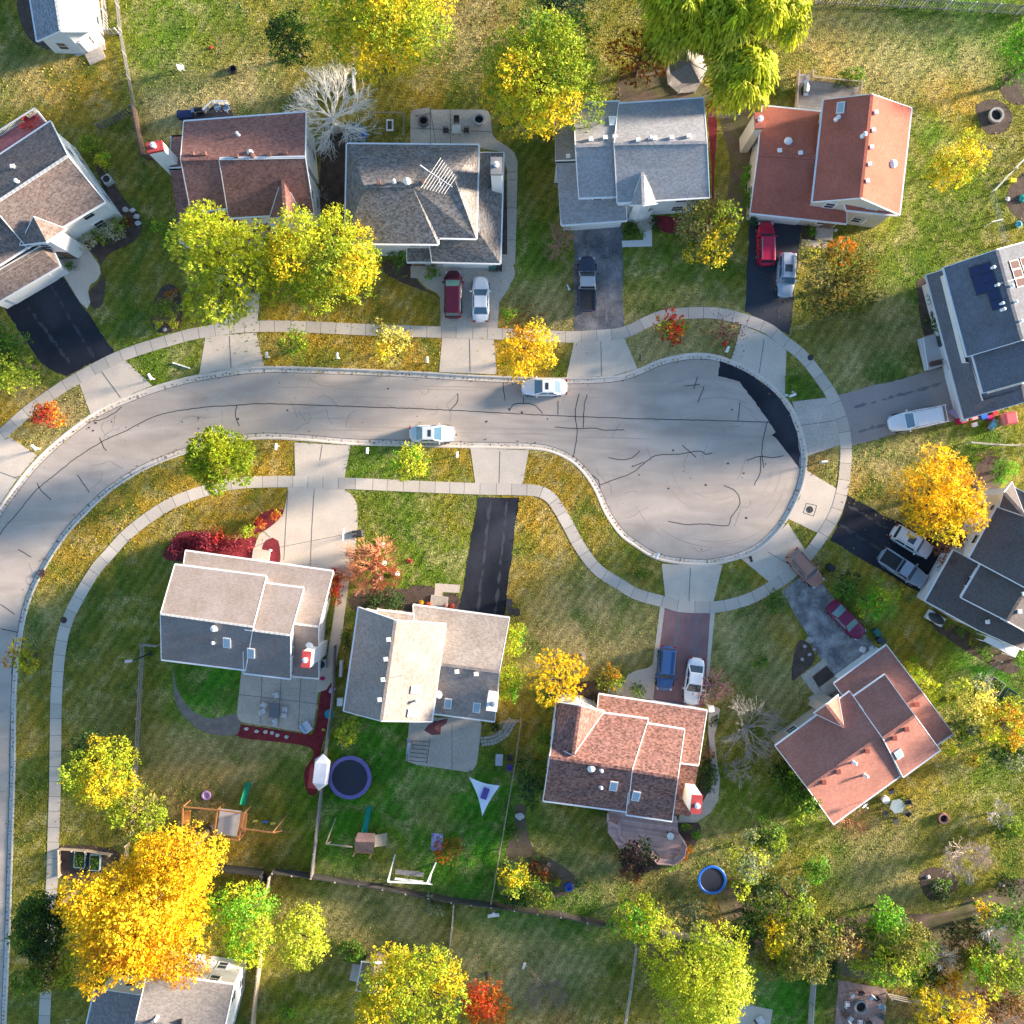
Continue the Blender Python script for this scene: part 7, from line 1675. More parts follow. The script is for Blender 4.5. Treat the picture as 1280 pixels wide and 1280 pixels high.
# rear deck of the red-brown house
deck([(250, 140), (270, 131), (288, 132), (293, 150), (236, 152)], .35, planks('deck_dark', (.07, .06, .065), .1, 1, 4.), 'small dark deck behind the red brown house', WHITE, rails=[((255, 143), (267, 132)), ((268, 131), (287, 131))])
chair(275, 139, -1.5, GREYFAB, 'grey chair on the dark rear deck, left one', .35, seat=BLFAB); chair(286, 140, -2.2, GREYFAB, 'grey chair on the dark rear deck, right one', .35, seat=BLFAB)
t = thing('storage_bench', 'dark blue covered bench beside the dark rear deck', 'bench', W(234, 146), .05)
m = MB(); m.box((0, 0, .35), (1.6, .7, .7)); m.obj('box', M('navy_tarp', (.02, .03, .09), .6), t, local=True); m = MB(); m.box((0, 0, .73), (1.66, .76, .07)); m.obj('lid', M('navy_tarp', (.02, .03, .09)), t, local=True)
# hip house patio
table(571, 165, .9, .9, 0, M('tile_white', (.55, .52, .47), .5), 'square pale tiled table on the rear patio of the hip roofed house')
for x, y, a, l in ((571, 152, -1.57, 'dark chair above the pale tiled table'), (558, 165, 0, 'dark chair left of the pale tiled table'), (583, 165, 3.14, 'dark chair right of the pale tiled table')): chair(x, y, a, DKFAB, l)
def ring(px, py, r, h, mat, inner, label, name='fire_pit', z=.0):
    c = W(px, py); t = thing(name, label, 'fire pit' if name == 'fire_pit' else name.replace('_', ' '), (c.x, c.y, z))
    m = MB(); m.lathe([(r, 0), (r * 1.02, h * .5), (r, h), (r * .72, h), (r * .70, .02), (r, 0)], (c.x, c.y, z), 20); m.obj('rim', mat, t); m = MB(); m.lathe([(r * .71, .05), (r * .3, .09), (0, .08)], (c.x, c.y, z), 16); m.obj('ash_bed', inner, t); return t
ASH = M('ash', (.03, .028, .03), .95, .4)
ring(530, 153, .55, .5, M('stone_dark', (.16, .14, .14), .8), ASH, 'round dark planter at the left of the hip house rear patio', 'planter', .02)
ring(599, 151, .62, .5, M('galvanised', (.40, .40, .40), .5), ASH, 'round metal fire ring at the right of the hip house rear patio', z=.02)
ring(1244, 145, .78, .35, M('grey_blocks', (.34, .32, .31), .9, .3), ASH, 'stone fire ring on a bare patch at the upper right')
ring(1178, 1022, .55, .4, M('reddish_blocks', (.30, .16, .14), .9, .3), ASH, 'reddish block fire pit on the lower right lawn')
ring(1075, 1257, .72, .35, M('grey_blocks', (.34, .32, .31)), ASH, 'round fire ring in the middle of the paver patio', z=.05)
ring(711, 1108, .42, .3, BLUEPLASTIC, M('purple_pad', (.22, .20, .50)), 'round blue tub in the rear garden bed', 'tub')
t = thing('lounger', 'tan folding lounger on the hip house rear patio', 'lounger', W(528, 141, .02), .15)
m = MB(); m.box((0, 0, .32), (1.5, .6, .08)); m.obj('seat', M('tan_cloth', (.50, .40, .33), .85), t, local=True); m = MB()
for x in (-.65, .65):
    for y in (-.25, .25): m.box((x, y, .15), (.05, .05, .3))
m.obj('legs', DARKMETAL, t, local=True)
c = W(488, 160); t = thing('swing_frame', 'yellow wooden garden swing behind the hip roofed house', 'swing', c)
m = MB(); bz(m, (470, 151), (508, 151), 2.0, .1, .1); m.obj('top_beam', TANWOOD, t)
for x, x2, y2 in ((470, 469, 168), (508, 504, 168)):
    m = MB(); p = W(x, 151); q = W(x2, y2); m.beam((p.x, p.y, 2.), (q.x, q.y, 0), .09); m.beam((p.x, p.y, 2.), (p.x + (-.05 if x < 490 else -.5), p.y + .3, 0), .09); m.obj('side_frame', TANWOOD, t)
m = MB(); p = W(488, 159); m.box((p.x, p.y, .5), (.75, 1.2, .06)); m.obj('swing_seat', WHITE, t); m = MB(); m.box((p.x, p.y, .545), (.42, .85, .04)); m.obj('seat_cushion', DKFAB, t)
m = MB()
for o in (-.3, .3): m.tube((p.x + o, p.y, .5), (p.x + o, p.y + .5, 2.), .02, .02, 4)
m.obj('chain', STEEL, t)
c = W(448, 169); t = thing('hot_tub', 'blue covered hot tub at the corner of the hip roofed house', 'hot tub', c)
m = MB(); m.prism([tuple(p)[:2] for p in P2([(435, 162), (453, 160), (459, 164), (459, 176), (455, 180), (434, 180)])], -.02, .85); m.obj('shell', M('tub_teal', (.06, .13, .19), .6), t)
m = MB(); m.prism([tuple(p)[:2] for p in P2([(434, 161), (453, 159), (453, 180.5), (433, 180.5)])], .855, .95); m.obj('cover', M('cover_teal', (.08, .17, .24), .7), t)
m = MB(); m.blob((W(457, 172).x, W(457, 172).y, .88), (.28, .42, .2), random.Random(2), 10, 5, .1, 0, True); m.obj('cover_fold', BLUEPLASTIC, t)
# AC units and bins
def ac(px, py, label, ang=.0, z=0.0):
    c = W(px, py); t = thing('air_conditioner', label, 'air conditioner', (c.x, c.y, z), ang)
    m = MB(); m.box((0, 0, .38), (.85, .85, .76)); m.obj('casing', M('ac_grey', (.55, .54, .52), .6), t, local=True)
    m = MB(); m.lathe([(.36, .765), (.36, .80), (.30, .80), (.29, .77), (.36, .765)], (0, 0, 0), 18); m.lathe([(.30, .772), (0, .79)], (0, 0, 0), 18)
    for k in range(5): m.box((0, 0, .80), (.72, .03, .02), k * math.pi / 5)
    m.obj('fan_grille', DARKMETAL, t, local=True)
ac(137, 227, 'square air conditioner beside the white gable of the brown shingled house', .55); ac(407, 184, 'air conditioner beside the white gable of the red brown house', .05); ac(404, 829, 'dark air conditioner on the side path of the taupe house', .1)
def bin_(px, py, col, label, ang=0., z=.0):
    c = W(px, py); t = thing('wheelie_bin', label, 'bin', (c.x, c.y, z), ang, 'wheeled bins')
    m = MB(); m.box((0, 0, .54), (.5, .58, .98), 0, 0, 1.12); m.obj('body', col, t, local=True); m = MB(); m.box((.0, .02, 1.06), (.62, .70, .08)); m.box((0, -.36, 1.04), (.5, .08, .06)); m.obj('lid', col, t, local=True)
    for s in (-1, 1): m = MB(); m.tube((s * .2, -.33, .12), (s * .27, -.33, .12), .12, .12, 10); m.obj('wheel', RUBBER, t, local=True)
GRNB = M('bin_green', (.02, .12, .09), .5)
bin_(615, 335, GRNB, 'green bin at the garage corner of the hip roofed house, left one', z=.02); bin_(624, 335, BLACK, 'black bin at the garage corner of the hip roofed house, right one', z=.02)
bin_(637, 752, DARKMETAL, 'dark bin farthest from the cream house by the black drive'); bin_(638, 762, BLACK, 'black bin beside the cream house corner by the black drive'); bin_(646, 764, BLACK, 'black bin farthest right by the cream house garage')
bin_(939, 276, M('dark_teal_bin', (.03, .05, .06), .5), 'dark bin with a pale lid spot at the maroon house garage corner', z=.0)
bin_(1092, 789, GRNB, 'green bin above the salmon house garage, upper one', .7); bin_(1097, 799, M('dark_teal_bin', (.03, .05, .06)), 'dark bin above the salmon house garage, lower one', .7)
bin_(1035, 709, BLACK, 'tipped looking black bin beside the rose beige suv', .9)
bin_(1190, 488, WHITE, 'white bin at the garage wall of the solar panel house', .2, .0); bin_(1193, 500, DARKMETAL, 'dark bin below the white bin at the solar panel house', .2)
# bags and boxes at the salmon garage
rng = random.Random(6)
for x, y, l in ((1078, 812, 'white bundled sack by the salmon garage, leftmost'), (1090, 811, 'white bundled sack by the salmon garage, rightmost'), (1080, 821, 'white bundled sack by the salmon garage, lowest')):
    c = W(x, y); m = MB(); m.blob((c.x, c.y, .02), (.36, .36, .5), rng, 10, 5, .15, 0, True); m.tube((c.x, c.y, .45), (c.x, c.y, .62), .08, .03, 6); tag(m.obj('sack', M('sack_white', (.62, .60, .62), .7, .2)), l, 'sack', 'white sacks by the garage')
# pots, stones, ornaments
def rock(px, py, r, label, mat=STONE, h=.5, group=None, name='boulder', cat='stone'):
    c = W(px, py); m = MB(); m.blob((c.x, c.y, -.02), (r, r * .8, r * h * 1.6), random.Random(int(px * 3 + py)), 9, 5, .22, 0, True); tag(m.obj(name, mat, smooth=False), label, cat, group)
for i, (x, y, w_) in enumerate(((308, 911, 'first from the left'), (321, 914, 'second from the left'), (332, 915, 'third from the left'), (340, 916, 'fourth from the left'), (347, 919, 'fifth from the left'), (358, 921, 'sixth from the left'))): rock(x, y, .24, 'pale stone in the red mulch under the taupe house patio, ' + w_, M('white_stone', (.62, .58, .56), .8, .2), .6, 'stones in the red mulch')
rock(650, 1020, .5, 'white boulder in the dark bed right of the tan rail fence', M('white_stone', (.62, .58, .56))); rock(206, 412, .22, 'small white stone at the foot of the island bed', MATS['white_stone']); rock(338, 688, .2, 'white stone in the red oval bed', MATS['white_stone'])
rock(1252, 1105, .34, 'white stone beside the dark thicket at the lower right', MATS['white_stone']); rock(1160, 1096, .26, 'white stone in the square rock bed', MATS['white_stone']); rock(1012, 800, .4, 'pale boulder at the top of the rubble beside the gravelly drive', STONE)
for x, y, l in ((1006, 808, 'upper left'), (1018, 812, 'upper right'), (1012, 818, 'middle'), (1003, 824, 'lower left')): rock(x, y, .22, 'small pale rock in the rubble patch by the gravelly drive, ' + l, STONE, .5, 'rubble rocks')
for x, y, l in ((157, 262, 'left'), (166, 263, 'top right'), (171, 271, 'right'), (173, 279, 'bottom right')): rock(x, y, .32, 'white edging stone round the small dark red shrub, ' + l, MATS['white_stone'], .6, 'white edging stones')
rock(188, 471, .18, 'small pale stone beside the mailbox left of the wide apron', MATS['white_stone']); rock(983, 494, .2, 'pale stone beside the mailbox right of the road patch', MATS['white_stone']); rock(991, 490, .16, 'tiny pale stone above the mailbox right of the road patch', MATS['white_stone'])
rock(905, 430, .26, 'bright red ornament on the verge by the turning circle', M('bright_red', (.5, .02, .03), .5), .8, None, 'garden_ornament', 'ornament'); rock(403, 848, .26, 'bright pink toy ball on the side path of the taupe house', M('pink_plastic', (.65, .02, .16), .5), 1., None, 'toy_ball', 'ball')
rock(405, 912, .2, 'small yellow pail in the red mulch by the board fence', M('yellow_plastic', (.65, .50, .10)), .9, None, 'toy_pail', 'pail')
c = W(412, 892); m = MB(); m.lathe([(.42, 0), (.48, .25), (.48, .32), (.40, .32), (.38, .28), (0, .30)], c, 18); tag(m.obj('sandpit', M('cyan_plastic', (.02, .30, .45), .45)), 'round blue lidded sandpit by the board fence', 'sandpit')
for x, y, l in ((478, 681, 'uppermost'), (480, 704, 'middle'), (476, 723, 'lowest left'), (496, 717, 'lowest right')):   # draped white lawn figures
    c = W(x, y); t = thing('lawn_ornament', 'draped white lawn figure near the bare orange tree, ' + l, 'ornament', c, 0, 'white lawn figures')
    m = MB(); m.lathe([(.32, 0), (.26, .3), (.15, .75), (.13, .9)], c, 9); m.obj('cloth', WHITE, t); m = MB(); m.blob((c.x, c.y, 1.0), (.16, .16, .18), random.Random(3), 9, 6, .05); m.obj('head', WHITE, t); m = MB(); m.beam((c.x - .35, c.y + .1, .72), (c.x + .35, c.y - .1, .78), .1, .06); m.obj('sleeve', WHITE, t)
m = MB(); c = W(512, 701); m.box((c.x, c.y, .08), (.6, .3, .16), -.5, 0, .7); m.box((c.x + .2, c.y, .2), (.2, .28, .12), -.5); tag(m.obj('toy_wagon', REDPAINT), 'small red toy on the lawn right of the bare orange tree', 'toy')
c = W(228, 87); t = chair(228, 87, .3, WHITE, 'white garden chair alone on the lawn at the upper left', 0)
ring(292, 88, .4, .35, BLACK, ASH, 'small black fire bowl on the upper left lawn', 'fire_bowl'); rock(285, 88, .22, 'reddish stone beside the small black fire bowl', M('reddish_blocks', (.30, .16, .14)), .6)
rock(264, 60, .18, 'red ball on the upper left lawn', M('bright_red', (.5, .02, .03)), .9, None, 'toy_ball', 'ball')
c = W(617, 1142); t = thing('garden_bench', 'white bench on the bottom lawn below the rear board fence', 'bench', c, .12); m = MB(); m.box((0, 0, .42), (1.2, .35, .06)); m.obj('seat', WHITE, t, local=True); m = MB(); m.box((.05, .3, .6), (.3, .3, .5)); m.obj('side_table', WHITE, t, local=True)
for s in (-1, 1): m = MB(); m.box((s * .5, 0, .2), (.07, .3, .4)); m.obj('leg', WHITE, t, local=True)
c = W(655, 1207); m = MB(); m.box((c.x, c.y, .12), (.25, .75, .2), -.4, 0, .7); m.box((c.x + .05, c.y + .3, .3), (.22, .2, .22), -.4); tag(m.obj('lawn_toy', WHITE), 'white toy lying on the pale bottom lawn', 'toy')
for x, y, l, mt in ((682, 1085, 'white box among the brown leaved shrub in the rear bed', WHITE), (686, 1079, 'pinkish pot above the white box in the rear bed', M('pink_clay', (.5, .36, .34), .8))): c = W(x, y); m = MB(); m.lathe([(.14, 0), (.22, .4), (.24, .45), (.18, .45), (.16, .38), (0, .38)], c, 12); tag(m.obj('plant_pot', mt), l, 'pot')
c = W(889, 886); t = thing('lantern_post', 'square white lantern post at the garage corner of the speckled roof house', 'lantern post', W(887, 890)); cc = W(889, 886, 2.4); m = MB(); m.beam((cc.x, cc.y, 0), (cc.x, cc.y, 2.2), .12); m.obj('post', WHITE, t); m = MB(); m.box((cc.x, cc.y, 2.45), (.6, .6, .5), .1, 0, .9); m.obj('lantern', M('lantern_cream', (.74, .70, .66), .5), t)
# planters at the cream house door
for x, y, mt, l in ((527, 753, M('yellow_flower', (.7, .45, .02), .8), 'yellow chrysanthemum pot at the cream house door'), (536, 755, M('orange_flower', (.6, .12, .04), .8), 'orange red chrysanthemum pot at the cream house door'), (558, 757, M('pink_clay', (.5, .36, .34)), 'pink pot right of the cream house doorstep'), (565, 757, M('red_clay', (.4, .1, .08), .8), 'red pot beside the black drive at the cream house')):
    c = W(x, y); t = thing('flower_pot', l, 'flower pot', c, 0); m = MB(); m.lathe([(.14, 0), (.2, .3), (.2, .33), (0, .33)], c, 12); m.obj('pot', M('pink_clay', (.5, .36, .34)), t)
    r9 = np.random.RandomState(int(x)); n = 160; d = unit(r9.normal(0, 1, (n, 3)) + [0, 0, .5]); P = np.array(c) + [0, 0, .4] + d * .27; P[:, 2] = np.maximum(P[:, 2], .34); col_ = np.tile(np.array({527: (.7, .45, .02), 536: (.6, .12, .04), 558: (.55, .35, .33), 565: (.45, .06, .04)}[x]), (n, 1)) * r9.uniform(.6, 1.2, (n, 1))
    leaf_mesh('flowers', P, unit(r9.normal(0, 1, (n, 3))), d, np.full(n, .13), np.full(n, .1), col_, LEAF, t)
# hexagon table set by the salmon house
table(1118, 1005, 1.6, 1.6, .2, M('hex_glass', (.30, .36, .36), .3), 'grey hexagonal glass table on the lawn by the salmon roof', 0., n=6)
for x, y, a, l in ((1104, 1015, .9, 'lower left'), (1117, 1024, 1.57, 'lowest'), (1131, 1014, 2.4, 'lower right'), (1132, 1001, 3.3, 'right'), (1112, 988, -1.3, 'upper')): chair(x, y, a, M('olive_metal', (.07, .07, .06), .6), l + ' dark metal chair round the hexagonal glass table', 0)
c = W(1105, 998); m = MB(); m.lathe([(.36, 0), (.36, .5), (.40, .52), (.40, .56), (0, .58)], c, 14); tag(m.obj('side_table', WHITE), 'round white side table beside the hexagonal glass table', 'side table')
# fire ring patio
PAV = [(1048, 1225), (1108, 1236), (1103, 1300), (1042, 1300)]
mb = MB(); mb.prism([tuple(p) for p in P2(PAV)], -.05, .05); tag(mb.obj('paver_patio', planks('pavers_pink', (.36, .24, .21), .95, .2, 3.0)), kind='structure'); HARD.append(PAV)
for x, y, a, mt, l in ((1063, 1241, -.9, LTFAB, 'white cushioned chair upper left of the fire ring'), (1074, 1239, -1.57, DKFAB, 'dark brown chair above the fire ring'), (1087, 1244, -2.2, LTFAB, 'white cushioned chair upper right of the fire ring'), (1094, 1246, -2.5, DKFAB, 'dark chair behind the white chair upper right of the fire ring'), (1057, 1252, 0., LTFAB, 'white cushioned chair left of the fire ring'), (1099, 1255, 3.1, BLFAB, 'pale blue chair right of the fire ring'), (1098, 1266, 2.7, M('slatted_grey', (.14, .15, .15), .7), 'dark slatted chair lower right of the fire ring'), (1055, 1265, .5, DKFAB, 'dark chair lower left of the fire ring'), (1061, 1271, .9, BLFAB, 'pale blue chair below left of the fire ring'), (1073, 1275, 1.5, LTFAB, 'white cushioned chair below the fire ring'), (1084, 1276, 2.0, DKFAB, 'dark chair below right of the fire ring')): chair(x, y, a, DKFAB, l, .05, seat=mt)
SL = [(925, 1254), (966, 1262), (960, 1300), (915, 1300)]
mb = MB(); mb.prism([tuple(p) for p in P2(SL)], -.05, .03); tag(mb.obj('patio', CONC), kind='structure'); HARD.append(SL)
t = thing('lounge_chair', 'white cushioned lounge chair on the pale slab at the bottom edge', 'lounge chair', W(949, 1274, .03), .7); m = MB(); m.box((0, 0, .3), (.8, .75, .22)); m.obj('seat', LTFAB, t, local=True); m = MB(); m.box((-.4, 0, .5), (.16, .9, .5)); m.obj('backrest', DKFAB, t, local=True)
# raised beds and cold frames
def bed(px, py, w, d, ang, wall, label, h=.35, fill=MULCH, name='raised_bed'):
    c = W(px, py); t = thing(name, label, 'raised bed', (c.x, c.y, 0), ang); m = MB()
    for x, y, a, b in ((0, d / 2, w, .08), (0, -d / 2, w, .08), (w / 2, 0, .08, d - .08), (-w / 2, 0, .08, d - .08)): m.box((x, y, h / 2), (a, b, h))
    m.obj('frame', wall, t, local=True); m = MB(); m.box((0, 0, h * .4), (w - .09, d - .09, h * .8)); m.obj('soil', fill, t, local=True)
    r9 = np.random.RandomState(int(px)); n = 240; P = np.stack([r9.uniform(-w / 2 + .15, w / 2 - .15, n), r9.uniform(-d / 2 + .15, d / 2 - .15, n), r9.uniform(h * .8, h + .25, n)], 1)
    ca, sa = math.cos(ang), math.sin(ang); Pw = np.stack([P[:, 0] * ca - P[:, 1] * sa + c.x, P[:, 0] * sa + P[:, 1] * ca + c.y, P[:, 2]], 1)
    o = leaf_mesh('seedlings', Pw - np.array(c), unit(r9.normal(0, 1, (n, 3))), unit(r9.normal(0, .5, (n, 3)) + [0, 0, 1]), r9.uniform(.12, .25, n), r9.uniform(.06, .12, n), pick(r9, dict(gr=3, grb=1, dk=2), n), LEAF, None)
    o.parent = t; o.rotation_euler = (0, 0, -ang)
bed(101, 1073, 1.1, 1.7, -.05, M('teal_frame', (.30, .45, .45), .6), 'teal framed cold bed beside the left pavement, left of the pair'); bed(120, 1077, 1.0, 1.6, -.05, M('teal_frame', (.30, .45, .45)), 'teal framed cold bed beside the left pavement, right of the pair')
bed(1243, 857, 1.5, 1.4, -.6, GREYWOOD, 'grey timber vegetable bed beside the pale yellow tree'); bed(1263, 872, 1.7, 1.4, -.6, M('dark_green_frame', (.02, .09, .07), .7), 'dark green netted vegetable bed at the right edge')
# awning beside the dark house
c = W(1253, 810); t = thing('awning', 'white flat awning beside the lower wall of the dark roofed house', 'awning', c)
AW = [W(x, y, 2.4) for x, y in ((1235, 795), (1274, 812), (1269, 822), (1229, 801))]; m = MB(); m.prism([tuple(p)[:2] for p in AW], 2.32, 2.42); m.obj('canopy', WHITE, t)
cc = sum(AW, Vector()) / 4
for p in AW: q = cc + (p - cc) * .93; m = MB(); m.beam((q.x, q.y, 0), (q.x, q.y, 2.34), .09); m.obj('post', WHITE, t)
m = MB(); a, b = W(1252, 804, 2.42), W(1258, 815, 2.42); m.beam(a, b, .05, .02); m.obj('canopy_seam', M('lamp_grey', (.6, .52, .5)), t)
c = W(1166, 772); t = thing('covered_trailer', 'small dark covered trailer under the eave of the dark roofed house', 'trailer', c, -.55)
m = MB(); m.box((0, 0, .5), (1.9, .95, .5)); m.obj('box', WHITE, t, local=True); m = MB(); m.blob((0, 0, .74), (.95, .48, .35), random.Random(7), 14, 5, .04, 0, True); m.obj('tarpaulin', M('charcoal_tarp', (.04, .045, .05), .6), t, local=True)
for s in (-1, 1): m = MB(); m.tube((0, s * .44, .28), (0, s * .58, .28), .28, .28, 14); m.obj('wheel', RUBBER, t, local=True)
rock(1171, 779, .2, 'small terracotta pot beside the covered trailer', M('red_clay', (.4, .1, .08)), 1.2, None, 'plant_pot', 'pot')
# toys at the solar panel house
c = W(1197, 524); t = thing('toy_slide', 'lilac toddler slide with a bright pink tower at the garage corner', 'slide', c)
slide(t, (1198, 522), (1187, 513), .8, .1, M('lilac_plastic', (.50, .38, .55), .4)); m = MB(); q = W(1199, 526); m.box((q.x, q.y, .45), (.75, .7, .9), .3, 0, .85); m.box((q.x, q.y, .95), (.5, .6, .12), .3); m.obj('tower', M('hot_pink', (.62, .01, .12), .4), t)
c = W(1257, 524); t = thing('play_cottage', 'pink plastic play cottage along the lower wall of the solar panel house', 'playhouse', c, .2); m = MB(); m.box((0, 0, .5), (1.1, 1.1, 1.0)); m.obj('wall', M('pale_pink_plastic', (.6, .3, .32), .5), t, local=True); m = MB(); m.box((0, 0, 1.12), (1.35, 1.3, .25), 0, 0, .72); m.obj('roof', M('coral_plastic', (.52, .10, .12), .5), t, local=True)
m = MB(); m.box((0, -.56, .42), (.4, .04, .8)); m.obj('door', WHITE, t, local=True)
for x, y, mt, l, s in ((1228, 521, BLUEPLASTIC, 'blue toy crate along the lower wall of the solar panel house', .55), (1236, 522, M('hot_pink', (.62, .01, .12)), 'pink toy crate beside the blue one along the wall', .45), (1242, 517, M('bright_red', (.5, .02, .03)), 'red toy drum along the wall of the solar panel house', .45), (1217, 531, WHITE, 'white box on the grass below the solar panel house', .42), (1216, 522, M('pale_pink_plastic', (.6, .3, .32)), 'pale pink box under the eave of the solar panel house', .5)):
    c = W(x, y); m = MB(); m.box((c.x, c.y, s * .4), (s * 1.2, s, s * .8), .3, 0, .9); m.box((c.x, c.y, s * .84), (s * 1.2, s * 1.02, s * .1), .3); tag(m.obj('toy_box', mt), l, 'toy box')
t = thing('toy_car', 'grey blue ride on toy car beside the pink play cottage', 'toy car', W(1239, 531), 1.0); m = MB(); m.box((0, 0, .32), (1.2, .65, .3), 0, 0, .9); m.obj('body', M('toy_greyblue', (.16, .24, .30), .5), t, local=True); m = MB(); m.box((-.1, 0, .55), (.5, .5, .2)); m.obj('seat', M('toy_teal', (.10, .35, .45), .5), t, local=True)
for sx in (-.4, .4):
    for s in (-1, 1): m = MB(); m.tube((sx, s * .28, .16), (sx, s * .36, .16), .16, .16, 12); m.obj('wheel', RUBBER, t, local=True)
# bits in the strip between taupe and cream houses
c = W(428, 834); m = MB(); m.box((c.x, c.y, .45), (.22, 1.6, .9), -.05); m.box((c.x, c.y, .92), (.3, 1.7, .05), -.05); tag(m.obj('storage_cabinet', M('ac_grey', (.55, .54, .52))), 'narrow pale cabinet along the left wall of the cream house', 'cabinet')
c = W(426, 876); m = MB(); m.box((c.x, c.y, .3), (.5, .75, .6), -.05); m.box((c.x, c.y, .63), (.56, .8, .08), -.05); tag(m.obj('deck_box', WHITE), 'white lidded box at the rear left corner of the cream house', 'storage box')
c = W(416, 862); m = MB(); m.box((c.x, c.y, .25), (.55, .75, .5), -.5, 0, .85); m.box((c.x, c.y, .53), (.5, .3, .08), -.5); tag(m.obj('toy_box', M('lilac_plastic', (.50, .38, .55))), 'white and purple striped toy chest by the board fence', 'toy box')
c = W(1250, 228); m = MB(); m.box((c.x + 1.2, c.y + .1, .2), (.55, .4, .4), 0, 0, .9); m.box((c.x + 1.2, c.y + .1, .42), (.6, .44, .06)); tag(m.obj('toy_box', M('lemon_plastic', (.70, .60, .02), .5)), 'yellow box by the dark bed at the right edge', 'toy box')
c = W(1272, 281); m = MB(); m.lathe([(.3, 0), (.34, .28), (.26, .3), (.24, .2), (0, .2)], c, 14); tag(m.obj('water_bowl', M('aqua_plastic', (.1, .35, .42), .4)), 'small aqua bowl below the dark bed at the right edge', 'bowl')
c = W(1279, 248); m = MB(); m.blob((c.x, c.y, 0), (.5, .45, .3), random.Random(5), 10, 4, .1, 0, True); tag(m.obj('garden_ornament', M('turquoise', (.02, .35, .30), .5)), 'turquoise ornament in the dark bed at the right edge', 'ornament')
rock(1259, 249, .28, 'cream stone at the rim of the dark bed at the right edge', M('white_stone', (.62, .58, .56)))
c = W(1033, 308); rock(1044, 288, .2, 'small white lamp stone on the lawn by the maroon house door', MATS['white_stone'], 1.)
t = thing('washing_line', 'white T shaped washing post near the wire fence at the right', 'washing line', W(1230, 284)); m = MB(); c = W(1230, 284); m.tube((c.x, c.y, 0), (c.x, c.y, 1.8), .05, .05, 8); m.obj('post', WHITE, t); m = MB(); m.beam((c.x - .1, c.y, 1.8), (c.x + 1.0, c.y + .25, 1.8), .09); m.obj('arm', WHITE, t)
c = W(710, 359); m = MB(); m.beam((c.x - .1, c.y + .25, .05), (c.x + .1, c.y - .25, .35), .14); m.box((c.x + .1, c.y - .28, .2), (.2, .2, .4)); tag(m.obj('downspout_end', WHITE), 'short white pipe end on the lawn left of the worn asphalt drive', 'pipe')
c = W(228, 457); m = MB(); m.tube((c.x - .9, c.y + .25, .08), (c.x + .8, c.y - .3, .08), .07, .07, 8); m.tube((c.x - .9, c.y + .25, 0), (c.x - .9, c.y + .25, .2), .09, .09, 8); tag(m.obj('fallen_post', WHITE), 'white post lying on the verge left of the wide apron', 'post')
t = thing('wooden_stand', 'small wooden stand beside the yellow tree at the speckled roof', 'stand', W(729, 818)); c = W(729, 818); m = MB(); m.box((c.x, c.y, .7), (.35, .9, .08), .25); m.obj('seat', TANWOOD, t); m = MB()
m.box((c.x, c.y, .33), (.3, .3, .66), .25); m.obj('pedestal', TANWOOD, t)

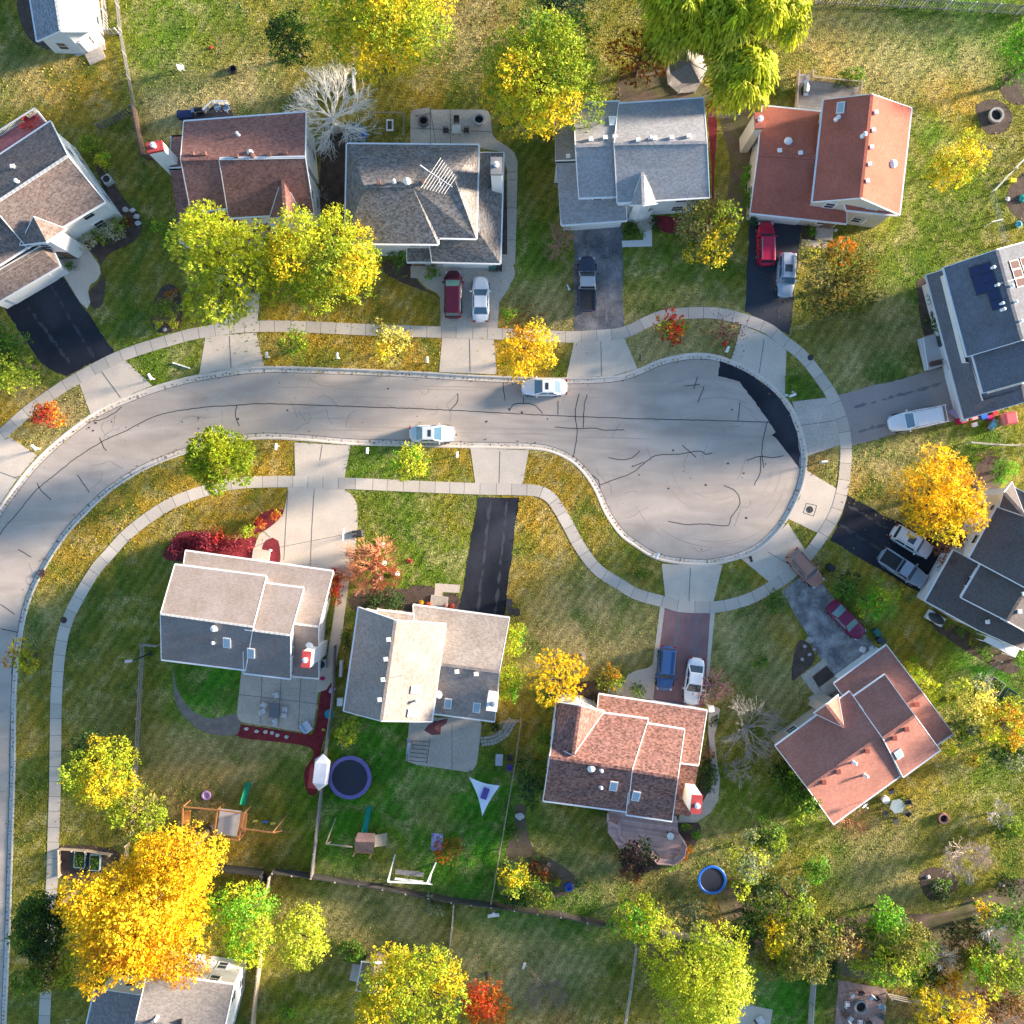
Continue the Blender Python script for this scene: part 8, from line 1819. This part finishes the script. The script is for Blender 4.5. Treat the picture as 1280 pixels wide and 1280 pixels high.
# ------------------------------------------------------------------ grass and fallen leaves
def scatter():
    rng = np.random.RandomState(11); n = 230000
    x = rng.uniform(-25, 1305, n); y = rng.uniform(-25, 1305, n)
    bad = inside(x, y, [tuple(p) for p in road_px]) | inside(x, y, walk_poly)
    for poly in HARD + FOOT + [v[0] for v in BEDS.values()]: bad |= inside(x, y, poly)
    r2 = np.min([((x - 437) ** 2 + (y - 972) ** 2) / 24 ** 2, ((x - 890) ** 2 + (y - 1100) ** 2) / 17 ** 2], axis=0) < 1
    x, y = x[~bad & ~r2], y[~bad & ~r2]; n = len(x)
    C = grass_col(x, y) * np.exp(rng.normal(.02, .28, (n, 1))); straw = rng.random(n) < .07; C[straw] = np.array([.36, .28, .12]) * rng.uniform(.6, 1.2, (int(straw.sum()), 1))
    P = np.stack([(x - 640) / PPM, (640 - y) / PPM, rng.uniform(.02, .06, n)], 1)
    D = unit(np.stack([rng.normal(0, 1, n), rng.normal(0, 1, n), np.abs(rng.normal(0, .45, n))], 1))
    L = rng.uniform(.10, .26, n); P[:, 2] = np.maximum(P[:, 2], D[:, 2] * L * .5)
    tag(leaf_mesh('grass', P, D, unit(rng.normal(0, .5, (n, 3)) + [0, 0, 1]), L, L * rng.uniform(.25, .5, n), np.clip(C, .003, .6), GRASSBLADE), kind='stuff')
    # fallen leaves around the turning trees
    Ps, Cs = [], []
    for px, py, rx, ry, zc, pal, label, kw in TREES:
        if pal is None or rx < 24 or not set(pal) & {'gold', 'yel', 'org', 'red', 'rust', 'yelp', 'ygl'}: continue
        m = int(rx * ry * .2); a = rng.uniform(0, 6.28, m); r = np.abs(rng.normal(0, .75, m)) * 1.1; Ps.append(np.stack([px * .97 + 640 * .03 + np.cos(a) * r * rx, py * .97 + 640 * .03 + np.sin(a) * r * ry], 1)); Cs.append(pick(rng, {k: v for k, v in pal.items() if k not in ('gr', 'dk', 'ygd', 'ol')}, m) * .8)
    for bx, by, r in ((905, 420, 30), (895, 865, 40), (660, 400, 30)):
        m = 220; Ps.append(rng.normal(0, r * .5, (m, 2)) + [bx, by]); Cs.append(pick(rng, dict(red=2, rust=2, brn=1), m))
    q = np.concatenate(Ps); C = np.concatenate(Cs); bad = inside(q[:, 0], q[:, 1], [tuple(p) for p in road_px]) 
    for poly in FOOT: bad |= inside(q[:, 0], q[:, 1], poly)
    q, C = q[~bad], C[~bad]; nk = 1500; ki = rng.randint(0, len(road_w) - 1, nk); ko = np.abs(rng.normal(0, .22, nk)) + .26; kp = np.array(road_w)[ki] - rw_n[ki] * ko[:, None]
    kq = np.stack([kp[:, 0] * PPM + 640, 640 - kp[:, 1] * PPM], 1) + rng.normal(0, .4, (nk, 2)); q = np.concatenate([q, kq]); C = np.concatenate([C, pick(rng, dict(gold=2, brn=3, rust=1, yel=1), nk) * .8]); n = len(q); P = np.stack([(q[:, 0] - 640) / PPM, (640 - q[:, 1]) / PPM, np.where(np.arange(n) >= n - nk, ZR + .03, .055)], 1)
    D = unit(np.stack([rng.normal(0, 1, n), rng.normal(0, 1, n), rng.normal(0, .15, n)], 1)); L = rng.uniform(.10, .22, n)
    tag(leaf_mesh('fallen_leaves', P, D, unit(rng.normal(0, .25, (n, 3)) + [0, 0, 1]), L, L * .7, C, LEAF), kind='stuff')
scatter()
